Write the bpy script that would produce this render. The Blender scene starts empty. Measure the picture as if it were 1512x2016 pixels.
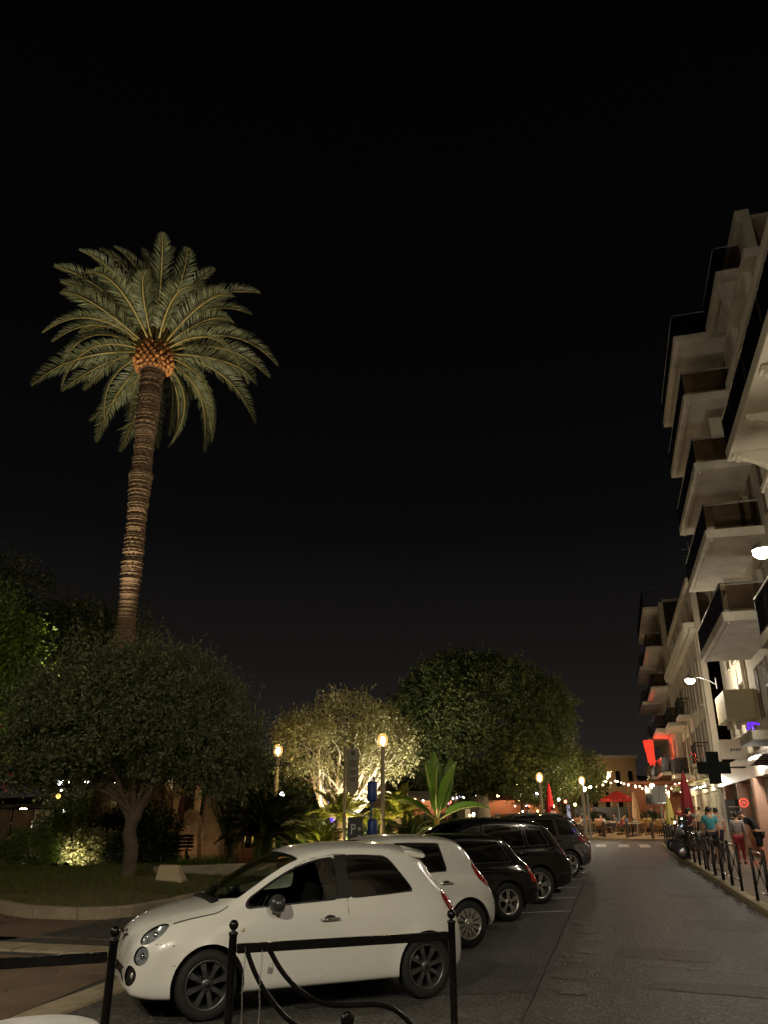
import bpy, bmesh, math, random
import numpy as np
from mathutils import Vector, Matrix

sc = bpy.context.scene
rnd = random.Random(7)
R = math.radians

# ------------------------------------------------------------------ camera
PITCH = math.atan(600.0 / 1514.0)
cam_d = bpy.data.cameras.new('camera')
cam = bpy.data.objects.new('camera', cam_d)
sc.collection.objects.link(cam)
cam.location = (0, 0, 1.75)
cam.rotation_euler = (math.pi / 2 + PITCH, 0, 0)
cam_d.sensor_fit = 'VERTICAL'
cam_d.sensor_height = 36.0
cam_d.lens = 36.0 * 1514.0 / 2016.0
cam_d.clip_start = 0.1
cam_d.clip_end = 3000
sc.camera = cam

# ------------------------------------------------------------------ night sky
world = bpy.data.worlds.new('World')
sc.world = world
world.use_nodes = True
wn, wl = world.node_tree.nodes, world.node_tree.links
wn.clear()
wout = wn.new('ShaderNodeOutputWorld')
sky = wn.new('ShaderNodeTexSky')
sky.sky_type = 'NISHITA'
sky.sun_disc = False
sky.sun_elevation = R(-6)
sky.sun_rotation = R(200)
bg1 = wn.new('ShaderNodeBackground')
wl.new(sky.outputs['Color'], bg1.inputs['Color'])
bg1.inputs['Strength'].default_value = 0.004
# city glow: warm near the horizon all the way round, near black overhead
tc = wn.new('ShaderNodeTexCoord')
sep = wn.new('ShaderNodeSeparateXYZ')
wl.new(tc.outputs['Generated'], sep.inputs['Vector'])
ramp = wn.new('ShaderNodeValToRGB')
cr = ramp.color_ramp
cr.elements[0].position = 0.0; cr.elements[0].color = (0.0205, 0.0178, 0.0160, 1)
cr.elements[1].position = 1.0; cr.elements[1].color = (0.0004, 0.0004, 0.0006, 1)
e = cr.elements.new(0.18); e.color = (0.0088, 0.0078, 0.0072, 1)
e = cr.elements.new(0.34); e.color = (0.0030, 0.0028, 0.0030, 1)
e = cr.elements.new(0.55); e.color = (0.0013, 0.0013, 0.0016, 1)
wl.new(sep.outputs['Z'], ramp.inputs['Fac'])
bg2 = wn.new('ShaderNodeBackground')
wl.new(ramp.outputs['Color'], bg2.inputs['Color'])
bg2.inputs['Strength'].default_value = 1.0
wadd = wn.new('ShaderNodeAddShader')
wl.new(bg1.outputs[0], wadd.inputs[0]); wl.new(bg2.outputs[0], wadd.inputs[1])
wl.new(wadd.outputs[0], wout.inputs['Surface'])

# ------------------------------------------------------------------ exposure / sampling
sc.view_settings.view_transform = 'Standard'
sc.view_settings.look = 'None'
sc.view_settings.exposure = 0.0
sc.view_settings.gamma = 1.0
sc.view_settings.use_curve_mapping = False
sc.render.engine = 'CYCLES'
cy = sc.cycles
cy.use_denoising = True
try:
    cy.denoiser = 'OPENIMAGEDENOISE'
except Exception:
    pass
cy.max_bounces = 5
cy.diffuse_bounces = 2
cy.glossy_bounces = 3
cy.transmission_bounces = 4
cy.transparent_max_bounces = 12
cy.sample_clamp_indirect = 2.0
cy.sample_clamp_direct = 0.0
cy.caustics_reflective = False
cy.caustics_refractive = False
cy.use_light_tree = True

# ------------------------------------------------------------------ street frame (local x = across, local y = along)
AL = R(15.64)
DV = Vector((math.sin(AL), math.cos(AL), 0)); NV = Vector((math.cos(AL), -math.sin(AL), 0))
def W(s, n, z=0.0):
    return Vector((s * DV.x + n * NV.x, s * DV.y + n * NV.y, z))

def ZG(s):
    """the street climbs gently beyond the first parked cars"""
    x = s - 16.0
    return .0145 * 0.5 * (x + math.sqrt(x * x + 16.)) - .0145 * 0.5 * (-16 + math.sqrt(272.))
def KN(s):
    """right kerb line"""
    return 2.80 - .0176 * min(s, 46.0)
def gz(x, y):
    return ZG(x * DV.x + y * DV.y)

# ------------------------------------------------------------------ materials
MATS = {}
def srgb(r, g, b):
    f = lambda c: (c / 255.0 / 12.92) if c <= 10 else ((c / 255.0 + 0.055) / 1.055) ** 2.4
    return (f(r), f(g), f(b))
def mat(name, col, rough=0.6, metal=0.0, var=0.0, scale=8.0, bump=0.0, bscale=None, col2=None, coat=0.0, spec=None, dirt=None, trans=0.0):
    """Principled with noise-driven colour variation and fine relief."""
    if name in MATS: return MATS[name]
    m = bpy.data.materials.new(name); m.use_nodes = True
    nt = m.node_tree; N = nt.nodes; L = nt.links
    b = N['Principled BSDF']
    b.inputs['Base Color'].default_value = (*col, 1)
    b.inputs['Roughness'].default_value = rough
    b.inputs['Metallic'].default_value = metal
    if coat: b.inputs['Coat Weight'].default_value = coat; b.inputs['Coat Roughness'].default_value = 0.04
    if spec is not None: b.inputs['Specular IOR Level'].default_value = spec
    co = N.new('ShaderNodeTexCoord')
    if var > 0 or col2 is not None:
        nz = N.new('ShaderNodeTexNoise'); nz.inputs['Scale'].default_value = scale; nz.inputs['Detail'].default_value = 6
        nz.inputs['Roughness'].default_value = 0.65
        L.new(co.outputs['Object'], nz.inputs['Vector'])
        rp = N.new('ShaderNodeValToRGB')
        rp.color_ramp.elements[0].position = 0.3; rp.color_ramp.elements[1].position = 0.72
        if col2 is None:
            rp.color_ramp.elements[0].color = (*[c * (1 - var) for c in col], 1)
            rp.color_ramp.elements[1].color = (*[min(1, c * (1 + var)) for c in col], 1)
        else:
            rp.color_ramp.elements[0].color = (*col, 1); rp.color_ramp.elements[1].color = (*col2, 1)
        L.new(nz.outputs['Fac'], rp.inputs['Fac'])
        L.new(rp.outputs['Color'], b.inputs['Base Color'])
        mr = N.new('ShaderNodeMapRange'); mr.inputs['To Min'].default_value = max(0.02, rough - 0.12 * (var > 0)); mr.inputs['To Max'].default_value = min(1, rough + 0.12)
        L.new(nz.outputs['Fac'], mr.inputs['Value']); L.new(mr.outputs['Result'], b.inputs['Roughness'])
    if bump > 0:
        n2 = N.new('ShaderNodeTexNoise'); n2.inputs['Scale'].default_value = bscale or scale * 6; n2.inputs['Detail'].default_value = 5
        L.new(co.outputs['Object'], n2.inputs['Vector'])
        bp = N.new('ShaderNodeBump'); bp.inputs['Strength'].default_value = bump; bp.inputs['Distance'].default_value = 0.02
        L.new(n2.outputs['Fac'], bp.inputs['Height']); L.new(bp.outputs['Normal'], b.inputs['Normal'])
    MATS[name] = m
    return m
def emat(name, col, strength):
    if name in MATS: return MATS[name]
    m = bpy.data.materials.new(name); m.use_nodes = True
    N = m.node_tree.nodes; L = m.node_tree.links
    N.remove(N['Principled BSDF'])
    e = N.new('ShaderNodeEmission'); e.inputs['Color'].default_value = (*col, 1); e.inputs['Strength'].default_value = strength
    L.new(e.outputs[0], N['Material Output'].inputs['Surface'])
    MATS[name] = m
    return m
def glassmat(name, tint, rough=0.02, refl=1.0):
    """thin pane: tinted see-through plus fresnel reflection"""
    if name in MATS: return MATS[name]
    m = bpy.data.materials.new(name); m.use_nodes = True
    N = m.node_tree.nodes; L = m.node_tree.links
    N.remove(N['Principled BSDF'])
    t = N.new('ShaderNodeBsdfTransparent'); t.inputs['Color'].default_value = (*tint, 1)
    g = N.new('ShaderNodeBsdfGlossy'); g.inputs['Roughness'].default_value = rough; g.inputs['Color'].default_value = (refl, refl, refl, 1)
    f = N.new('ShaderNodeFresnel'); f.inputs['IOR'].default_value = 1.5
    mx = N.new('ShaderNodeMixShader')
    L.new(f.outputs[0], mx.inputs['Fac']); L.new(t.outputs[0], mx.inputs[1]); L.new(g.outputs[0], mx.inputs[2])
    L.new(mx.outputs[0], N['Material Output'].inputs['Surface'])
    MATS[name] = m
    return m
def frostmat(name, col, S):
    """frosted lamp glass: lets the bulb shine through and glows softly itself"""
    if name in MATS: return MATS[name]
    m = bpy.data.materials.new(name); m.use_nodes = True
    N = m.node_tree.nodes; L = m.node_tree.links
    N.remove(N['Principled BSDF'])
    t = N.new('ShaderNodeBsdfTransparent'); t.inputs['Color'].default_value = (.8, .8, .8, 1)
    e = N.new('ShaderNodeEmission'); e.inputs['Color'].default_value = (*col, 1); e.inputs['Strength'].default_value = S
    a = N.new('ShaderNodeAddShader'); L.new(t.outputs[0], a.inputs[0]); L.new(e.outputs[0], a.inputs[1]); L.new(a.outputs[0], N['Material Output'].inputs['Surface'])
    MATS[name] = m
    return m
def leafmat(name, c1, c2, rough=0.5, transl=0.25):
    """leaf: colour differs leaf to leaf, a little light passes through"""
    if name in MATS: return MATS[name]
    m = bpy.data.materials.new(name); m.use_nodes = True
    N = m.node_tree.nodes; L = m.node_tree.links
    b = N['Principled BSDF']; b.inputs['Roughness'].default_value = rough
    b.inputs['Specular IOR Level'].default_value = 0.35
    ge = N.new('ShaderNodeNewGeometry')
    rp = N.new('ShaderNodeValToRGB')
    rp.color_ramp.elements[0].color = (*c1, 1); rp.color_ramp.elements[1].color = (*c2, 1)
    L.new(ge.outputs['Random Per Island'], rp.inputs['Fac'])
    L.new(rp.outputs['Color'], b.inputs['Base Color'])
    tr = N.new('ShaderNodeBsdfTranslucent'); L.new(rp.outputs['Color'], tr.inputs['Color'])
    mx = N.new('ShaderNodeMixShader'); mx.inputs['Fac'].default_value = transl
    L.new(b.outputs[0], mx.inputs[1]); L.new(tr.outputs[0], mx.inputs[2])
    L.new(mx.outputs[0], N['Material Output'].inputs['Surface'])
    MATS[name] = m
    return m

# ------------------------------------------------------------------ object helpers
COL = sc.collection
def tag(o, label=None, cat=None, group=None, kind=None):
    if label: o['label'] = label
    if cat: o['category'] = cat
    if group: o['group'] = group
    if kind: o['kind'] = kind
    return o
def empty(name, loc=(0, 0, 0), rz=0.0, label=None, cat=None, group=None):
    o = bpy.data.objects.new(name, None); COL.objects.link(o)
    o.empty_display_size = 0.2
    o.location = loc; o.rotation_euler = (0, 0, rz)
    return tag(o, label, cat, group)
def link(name, me, parent=None, loc=None, rot=None, scale=None):
    o = bpy.data.objects.new(name, me); COL.objects.link(o)
    if parent is not None: o.parent = parent
    if loc is not None: o.location = loc
    if rot is not None: o.rotation_euler = rot
    if scale is not None: o.scale = scale
    return o
def copy_tree(o, parent=None):
    c = o.copy(); COL.objects.link(c)
    if parent is not None: c.parent = parent
    for ch in list(o.children): copy_tree(ch, c)
    return c
def np_mesh(name, V, F, mats=None, smooth=False, mi=None):
    """V (n,3) array, F (m,k) array (all same k) or list of lists"""
    me = bpy.data.meshes.new(name)
    V = np.asarray(V, dtype=np.float32)
    if isinstance(F, np.ndarray):
        m, k = F.shape
        me.vertices.add(len(V)); me.vertices.foreach_set('co', V.ravel())
        me.loops.add(m * k); me.loops.foreach_set('vertex_index', F.astype(np.int32).ravel())
        me.polygons.add(m)
        me.polygons.foreach_set('loop_start', np.arange(0, m * k, k, dtype=np.int32))
        try: me.polygons.foreach_set('loop_total', np.full(m, k, dtype=np.int32))
        except Exception: pass
        me.update(calc_edges=True); me.validate()
    else:
        me.from_pydata([tuple(v) for v in V], [], F); me.update()
    if mats is not None:
        for mm in (mats if isinstance(mats, (list, tuple)) else [mats]): me.materials.append(mm)
    if mi is not None: me.polygons.foreach_set('material_index', np.asarray(mi, dtype=np.int32))
    if smooth: me.polygons.foreach_set('use_smooth', np.ones(len(me.polygons), dtype=bool))
    return me

class MB:
    """collects simple shapes into one mesh"""
    def __init__(self): self.v = []; self.f = []; self.sm = []; self.mi = []; self.cur = 0
    def add(self, vs, fs, smooth=False):
        o = len(self.v); self.v.extend([tuple(p) for p in vs])
        for q in fs: self.f.append([i + o for i in q]); self.sm.append(smooth); self.mi.append(self.cur)
        return self
    def box(self, x0, x1, y0, y1, z0, z1, taper=0.0, M=None):
        t = taper
        vs = [(x0, y0, z0), (x1, y0, z0), (x1, y1, z0), (x0, y1, z0), (x0 + t, y0 + t, z1), (x1 - t, y0 + t, z1), (x1 - t, y1 - t, z1), (x0 + t, y1 - t, z1)]
        if M is not None: vs = [tuple(M @ Vector(p)) for p in vs]
        return self.add(vs, [(0, 3, 2, 1), (4, 5, 6, 7), (0, 1, 5, 4), (1, 2, 6, 5), (2, 3, 7, 6), (3, 0, 4, 7)])
    def bev(self, x0, x1, y0, y1, z0, z1, b=0.02, M=None):
        """box with chamfered vertical and top edges"""
        def ring(ix, z):
            return [(x0 + ix + b, y0 + ix, z), (x1 - ix - b, y0 + ix, z), (x1 - ix, y0 + ix + b, z), (x1 - ix, y1 - ix - b, z), (x1 - ix - b, y1 - ix, z), (x0 + ix + b, y1 - ix, z), (x0 + ix, y1 - ix - b, z), (x0 + ix, y0 + ix + b, z)]
        rings = [ring(b * .6, z0), ring(0, z0 + b), ring(0, z1 - b), ring(b, z1)]
        vs = [p for r in rings for p in r]
        fs = [tuple(range(7, -1, -1)), tuple(range(24, 32))]
        for k in range(3):
            for i in range(8):
                j = (i + 1) % 8
                fs.append((k * 8 + i, k * 8 + j, k * 8 + 8 + j, k * 8 + 8 + i))
        if M is not None: vs = [tuple(M @ Vector(p)) for p in vs]
        return self.add(vs, fs)
    def prism(self, poly, axis='z', a=0.0, b=1.0, M=None):
        n = len(poly)
        def P(p, h):
            if axis == 'z': return (p[0], p[1], h)
            if axis == 'y': return (p[0], h, p[1])
            return (h, p[0], p[1])
        vs = [P(p, a) for p in poly] + [P(p, b) for p in poly]
        fs = [tuple(range(n - 1, -1, -1)), tuple(range(n, 2 * n))] + [(i, (i + 1) % n, n + (i + 1) % n, n + i) for i in range(n)]
        if M is not None: vs = [tuple(M @ Vector(p)) for p in vs]
        return self.add(vs, fs)
    def tube(self, pts, rad, seg=8, cap=True, smooth=True):
        pts = [Vector(p) for p in pts]
        rads = list(rad) if hasattr(rad, '__len__') else [rad] * len(pts)
        vs = []; up = None
        for i, p in enumerate(pts):
            t = (pts[min(i + 1, len(pts) - 1)] - pts[max(i - 1, 0)])
            t = t.normalized() if t.length > 1e-9 else Vector((0, 0, 1))
            if up is None:
                up = t.orthogonal().normalized()
            else:
                up = (up - t * up.dot(t)); up = up.normalized() if up.length > 1e-6 else t.orthogonal().normalized()
            bi = t.cross(up)
            for k in range(seg):
                a = 2 * math.pi * k / seg
                vs.append(p + (up * math.cos(a) + bi * math.sin(a)) * rads[i])
        fs = []
        for i in range(len(pts) - 1):
            for k in range(seg):
                fs.append((i * seg + k, i * seg + (k + 1) % seg, (i + 1) * seg + (k + 1) % seg, (i + 1) * seg + k))
        self.add(vs, fs, smooth)
        if cap:
            n = len(pts)
            self.add(vs[:seg], [tuple(range(seg - 1, -1, -1))]); self.add(vs[-seg:], [tuple(range(seg))])
        return self
    def lathe(self, prof, seg=20, M=None, smooth=True, a0=0.0, a1=2 * math.pi):
        """prof: list of (r, z), turned about local z"""
        full = abs(a1 - a0 - 2 * math.pi) < 1e-6
        ns = seg if full else seg + 1
        vs = []
        for r, z in prof:
            for k in range(ns):
                a = a0 + (a1 - a0) * k / seg
                vs.append(Vector((r * math.cos(a), r * math.sin(a), z)))
        fs = []
        for i in range(len(prof) - 1):
            for k in range(seg):
                k2 = (k + 1) % ns
                fs.append((i * ns + k, i * ns + k2, (i + 1) * ns + k2, (i + 1) * ns + k))
        if M is not None: vs = [M @ p for p in vs]
        return self.add(vs, fs, smooth)
    def sphere(self, c, r, seg=12, rings=8, sz=1.0):
        pr = [(max(1e-4, r * math.sin(math.pi * i / rings)), -r * sz * math.cos(math.pi * i / rings)) for i in range(rings + 1)]
        return self.lathe(pr, seg, Matrix.Translation(Vector(c)))
    def mesh(self, name, mats, merge=False):
        me = bpy.data.meshes.new(name)
        me.from_pydata(self.v, [], self.f)
        for m in (mats if isinstance(mats, (list, tuple)) else [mats]): me.materials.append(m)
        me.polygons.foreach_set('use_smooth', self.sm)
        me.polygons.foreach_set('material_index', self.mi)
        me.update()
        return me
    def build(self, name, mats, parent=None, loc=None, rot=None):
        return link(name, self.mesh(name, mats), parent, loc, rot)

def pchip(xs, ys):
    xs = np.asarray(xs, float); ys = np.asarray(ys, float)
    h = np.diff(xs); d = np.diff(ys) / h
    m = np.zeros_like(xs)
    m[1:-1] = np.where(d[:-1] * d[1:] > 0, 2 * d[:-1] * d[1:] / (d[:-1] + d[1:] + 1e-12), 0)
    m[0] = d[0]; m[-1] = d[-1]
    def f(x):
        x = np.clip(np.asarray(x, float), xs[0], xs[-1])
        i = np.clip(np.searchsorted(xs, x) - 1, 0, len(xs) - 2)
        t = (x - xs[i]) / h[i]
        return ((2 * t**3 - 3 * t**2 + 1) * ys[i] + (t**3 - 2 * t**2 + t) * h[i] * m[i] + (-2 * t**3 + 3 * t**2) * ys[i + 1] + (t**3 - t**2) * h[i] * m[i + 1])
    return f
def lamp(name, loc, power, col, parent=None, radius=0.08, spot=None, aim=None, blend=0.5):
    d = bpy.data.lights.new(name, 'SPOT' if spot else 'POINT')
    d.energy = power; d.color = col; d.shadow_soft_size = radius
    if spot: d.spot_size = R(spot); d.spot_blend = blend
    o = bpy.data.objects.new(name, d); COL.objects.link(o)
    o.location = loc
    if aim is not None:
        o.rotation_euler = (Vector(aim)).to_track_quat('-Z', 'Y').to_euler()
    if parent is not None: o.parent = parent
    return o
WARM = (1.0, 0.875, 0.645)
AMBER = (1.0, 0.62, 0.26)
COOLW = (1.0, 0.93, 0.80)
# ================================================================== ground, road, pavements
def asphalt(name, base, patch, spark, tint=(1.0, 0.96, 0.88)):
    m = bpy.data.materials.new(name); m.use_nodes = True
    nt = m.node_tree; N = nt.nodes; L = nt.links; b = N['Principled BSDF']
    co = N.new('ShaderNodeTexCoord')
    big = N.new('ShaderNodeTexNoise'); big.inputs['Scale'].default_value = 0.8; big.inputs['Detail'].default_value = 10; big.inputs['Roughness'].default_value = 0.78
    mp = N.new('ShaderNodeMapping'); mp.inputs['Scale'].default_value = (1.0, 0.35, 1.0)
    L.new(co.outputs['Object'], mp.inputs['Vector']); L.new(mp.outputs['Vector'], big.inputs['Vector'])
    fine = N.new('ShaderNodeTexVoronoi'); fine.inputs['Scale'].default_value = 34.0
    L.new(co.outputs['Object'], fine.inputs['Vector'])
    mid = N.new('ShaderNodeTexNoise'); mid.inputs['Scale'].default_value = 9.0; mid.inputs['Detail'].default_value = 6; mid.inputs['Roughness'].default_value = 0.8
    L.new(co.outputs['Object'], mid.inputs['Vector'])
    r1 = N.new('ShaderNodeValToRGB')
    r1.color_ramp.elements[0].position = 0.32; r1.color_ramp.elements[1].position = 0.70
    r1.color_ramp.elements[0].color = (*[base * t for t in tint], 1); r1.color_ramp.elements[1].color = (*[patch * t for t in tint], 1)
    L.new(big.outputs['Fac'], r1.inputs['Fac'])
    # pale aggregate chips: some voronoi cells are light stone
    r2 = N.new('ShaderNodeValToRGB'); r2.color_ramp.elements[0].position = 0.70; r2.color_ramp.elements[1].position = 0.95
    sp = N.new('ShaderNodeSeparateColor'); L.new(fine.outputs['Color'], sp.inputs['Color'])
    L.new(sp.outputs['Red'], r2.inputs['Fac'])
    mx = N.new('ShaderNodeMix'); mx.data_type = 'RGBA'
    L.new(r1.outputs['Color'], mx.inputs['A']); mx.inputs['B'].default_value = (*[spark * t for t in tint], 1)
    ma = N.new('ShaderNodeMath'); ma.operation = 'MULTIPLY'; L.new(r2.outputs['Color'], ma.inputs[0]); L.new(mid.outputs['Fac'], ma.inputs[1])
    L.new(ma.outputs[0], mx.inputs['Factor'])
    L.new(mx.outputs['Result'], b.inputs['Base Color'])
    # wheel tracks polished darker along the lane (real wear, broken up by noise)
    sx = N.new('ShaderNodeSeparateXYZ'); L.new(co.outputs['Object'], sx.inputs['Vector'])
    tr = None
    for cx in (-.05, 1.55):
        m1 = N.new('ShaderNodeMath'); m1.operation = 'SUBTRACT'; L.new(sx.outputs['X'], m1.inputs[0]); m1.inputs[1].default_value = cx
        m2 = N.new('ShaderNodeMath'); m2.operation = 'ABSOLUTE'; L.new(m1.outputs[0], m2.inputs[0])
        m3 = N.new('ShaderNodeMapRange'); m3.interpolation_type = 'SMOOTHSTEP'; m3.inputs['From Min'].default_value = .55; m3.inputs['From Max'].default_value = .05; L.new(m2.outputs[0], m3.inputs['Value'])
        if tr is None: tr = m3.outputs[0]
        else:
            m4 = N.new('ShaderNodeMath'); m4.operation = 'MAXIMUM'; L.new(tr, m4.inputs[0]); L.new(m3.outputs[0], m4.inputs[1]); tr = m4.outputs[0]
    m5 = N.new('ShaderNodeMath'); m5.operation = 'MULTIPLY'; L.new(tr, m5.inputs[0]); L.new(big.outputs['Fac'], m5.inputs[1])
    dk = N.new('ShaderNodeMix'); dk.data_type = 'RGBA'; dk.blend_type = 'MULTIPLY'; L.new(m5.outputs[0], dk.inputs['Factor']); L.new(mx.outputs['Result'], dk.inputs['A']); dk.inputs['B'].default_value = (.42, .42, .42, 1)
    L.new(dk.outputs['Result'], b.inputs['Base Color'])
    rr = N.new('ShaderNodeMapRange'); rr.inputs['To Min'].default_value = 0.42; rr.inputs['To Max'].default_value = 0.85
    L.new(mid.outputs['Fac'], rr.inputs['Value']); L.new(rr.outputs['Result'], b.inputs['Roughness'])
    bp = N.new('ShaderNodeBump'); bp.inputs['Strength'].default_value = 0.8; bp.inputs['Distance'].default_value = 0.012
    ad = N.new('ShaderNodeMath'); ad.operation = 'ADD'; L.new(fine.outputs['Distance'], ad.inputs[0]); L.new(mid.outputs['Fac'], ad.inputs[1])
    L.new(ad.outputs[0], bp.inputs['Height']); L.new(bp.outputs['Normal'], b.inputs['Normal'])
    MATS[name] = m
    return m
M_road = asphalt('worn street asphalt', 0.032, 0.088, 0.22)
M_bay = asphalt('parking bay asphalt', 0.028, 0.064, 0.15)
M_patch = asphalt('dark repair asphalt', 0.030, 0.042, 0.10)
M_pave = mat('tan pavement asphalt', srgb(128, 112, 92), 0.8, var=0.16, scale=1.2, bump=0.35, bscale=60)
M_kerb = mat('granite kerb', srgb(176, 160, 128), 0.75, var=0.28, scale=5, bump=0.5, bscale=30)
M_kerb2 = mat('pale concrete kerb', srgb(142, 130, 108), 0.85, var=0.28, scale=3, bump=0.4, bscale=25)
M_brown = mat('brown resin paving', srgb(100, 82, 66), 0.85, var=0.26, scale=1.4, bump=0.3, bscale=80)
M_red = mat('red earth path', srgb(166, 98, 60), 0.85, var=0.15, scale=1.5, bump=0.3, bscale=40)
M_soil = mat('garden soil', srgb(78, 62, 42), 0.95, var=0.3, scale=6, bump=0.8, bscale=20)
M_turf = mat('turf base', srgb(74, 74, 36), 0.95, scale=2.5, bump=0.8, bscale=30, col2=srgb(112, 94, 54))
M_earth = mat('dark ground', srgb(70, 62, 52), 0.95, var=0.2, scale=0.3)
M_plaza = mat('plaza paving', srgb(170, 140, 108), 0.75, var=0.15, scale=1.0, bump=0.2, bscale=30)
M_line = mat('worn white road paint', srgb(150, 146, 136), 0.6, scale=9, col2=srgb(222, 218, 208), bump=0.4, bscale=60)
M_tar = mat('tar seam', (0.012, 0.012, 0.012), 0.5, var=0.2, scale=20)

def sheet(name, poly, z, m, kind='structure', street=True, slope=None):
    """flat polygon laid on the ground at height z; street=True: poly in (n, s)"""
    bm = bmesh.new()
    f = bm.faces.new([bm.verts.new((p[0], p[1], 0)) for p in poly]); bm.normal_update()
    if f.normal.z < 0: f.normal_flip()
    slope = street if slope is None else slope
    if slope:
        nrm = Vector((0, 1, 0)) if street else DV
        for s in [6, 9, 11, 12.5, 14, 15, 16, 17, 18, 19.5, 21, 23, 26, 30, 36, 44, 52, 60, 75, 95]:
            bmesh.ops.bisect_plane(bm, geom=bm.verts[:] + bm.edges[:] + bm.faces[:], plane_co=nrm * s, plane_no=nrm)
        for v in bm.verts: v.co.z = ZG(v.co.y if street else v.co.to_2d().dot(DV.to_2d()))
    me = bpy.data.meshes.new(name); bm.to_mesh(me); bm.free()
    me.materials.append(m)
    o = link(name, me, None, (0, 0, z), (0, 0, -AL) if street else None)
    if kind: o['kind'] = kind
    return o
sheet('ground', [(-900, -300), (900, -300), (900, 1500), (-900, 1500)], -0.05, M_earth, street=False)
ROAD = sheet('road', [(-9.1, -10), (2.96, -10), (2.03, 44), (3.0, 45.5), (5.2, 46), (5.2, 60), (-60, 60), (-60, 44), (-9.1, 43)], 0.0, M_road)
sheet('parking_bay', [(-9.0, 6.0), (-1.05, 9.6), (-1.05, 33.0), (-9.0, 30.5)], 0.004, M_bay)
SS = [-10, 6, 12, 14, 16, 18, 20, 23, 27, 32, 38, 43.5]
def pave_slab(name, rows, m, th=.13):
    """slab between two edges: rows of (s, n0, n1)"""
    mb = MB(); vs = []
    for s, n0, n1 in rows:
        z = ZG(s); vs += [(n0, s, z - .1), (n0, s, z + th), (n1, s, z + th), (n1, s, z - .1)]
    fs = []
    for i in range(len(rows) - 1):
        for k in range(3): fs.append((i * 4 + k, i * 4 + k + 1, i * 4 + 5 + k, i * 4 + 4 + k)[::-1])
    fs += [(0, 1, 2, 3), tuple(4 * (len(rows) - 1) + k for k in (3, 2, 1, 0))]
    mb.add(vs, fs); o = mb.build(name, m, None, (0, 0, 0), (0, 0, -AL)); o['kind'] = 'structure'
    return o
pave_slab('pavement', [(s, KN(s) + .19, 5.2) for s in SS] + [(44.6, 3.0, 5.2), (45.2, 4.2, 5.2)], M_pave)
# kerb on the right: single granite stones
def kerb_stone_mesh(name, L, w, h, m, seed):
    r = random.Random(seed); mb = MB()
    mb.bev(0, w, 0.006, L - 0.006, -0.08, h, 0.018)
    me = mb.mesh(name, m)
    for v in me.vertices:
        v.co.x += r.uniform(-.006, .006); v.co.z += r.uniform(-.006, .006)
    return me
kerb = empty('kerb', (0, 0, 0), -AL); kerb['kind'] = 'structure'
ks = [kerb_stone_mesh('kerb_stone', 1.0, 0.2, 0.128, M_kerb, i) for i in range(5)]
for i in range(-6, 44):
    link('kerb_stone', ks[(i * 7) % 5], kerb, (KN(i) + rnd.uniform(-.008, .008), i * 1.0, ZG(i + .5) + rnd.uniform(-.006, .004)), (0, 0, .0176))
# garden kerb on the left, curved, from its centre line
def curve_pts(ctrl, n):
    xs = np.arange(len(ctrl)); fx = pchip(xs, [c[0] for c in ctrl]); fy = pchip(xs, [c[1] for c in ctrl])
    # resample by length
    t = np.linspace(0, len(ctrl) - 1, 400); P = np.stack([fx(t), fy(t)], 1)
    d = np.concatenate([[0], np.cumsum(np.linalg.norm(np.diff(P, axis=0), axis=1))])
    tt = np.linspace(0, d[-1], n)
    return np.stack([np.interp(tt, d, P[:, 0]), np.interp(tt, d, P[:, 1])], 1)
def curved_kerb(name, ctrl, w, z0, z1, m, stone=0.9, kind='structure'):
    P = curve_pts(ctrl, 200); tot = np.linalg.norm(np.diff(P, axis=0), axis=1).sum()
    n = max(2, int(tot / stone)); Q = curve_pts(ctrl, n * 4 + 1)
    root = empty(name, (Q[0][0], Q[0][1], 0)); root['kind'] = kind
    T = np.gradient(Q, axis=0); T /= np.linalg.norm(T, axis=1)[:, None]; Nn = np.stack([-T[:, 1], T[:, 0]], 1)
    for k in range(n):
        idx = range(4 * k, 4 * k + 5); mb = MB(); vs = []; j = rnd.uniform(-.006, .006)
        for q, i in enumerate(idx):
            c = Q[i] - Q[0] + T[i] * (0.006 if q == 0 else (-0.006 if q == 4 else 0))
            for (a, z) in ((-w / 2, z0), (-w / 2, z1 - .02), (-w / 2 + .025, z1), (w / 2 - .025, z1), (w / 2, z1 - .02), (w / 2, z0)):
                vs.append((c[0] + Nn[i][0] * a, c[1] + Nn[i][1] * a, z + j * (z > z0)))
        fs = []
        for q in range(4):
            for a in range(5): fs.append((q * 6 + a, q * 6 + a + 1, q * 6 + 7 + a, q * 6 + 6 + a)[::-1])
        fs += [(0, 1, 2, 3, 4, 5), (29, 28, 27, 26, 25, 24)]
        mb.add(vs, fs); mb.build('kerb_stone', m, root)
    return root
G_CTRL = [(-15.5, 22.0), (-11.0, 19.2), (-8.0, 17.35), (-6.6, 16.15), (-5.6, 15.85), (-4.9, 16.05), (-4.45, 17.2), (-4.0, 19.0), (-2.6, 24.0), (-1.2, 29.0), (0.5, 35.0), (3.0, 44.0)]
curved_kerb('garden_kerb', G_CTRL, 0.24, -0.05, 0.2, M_kerb2)
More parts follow.
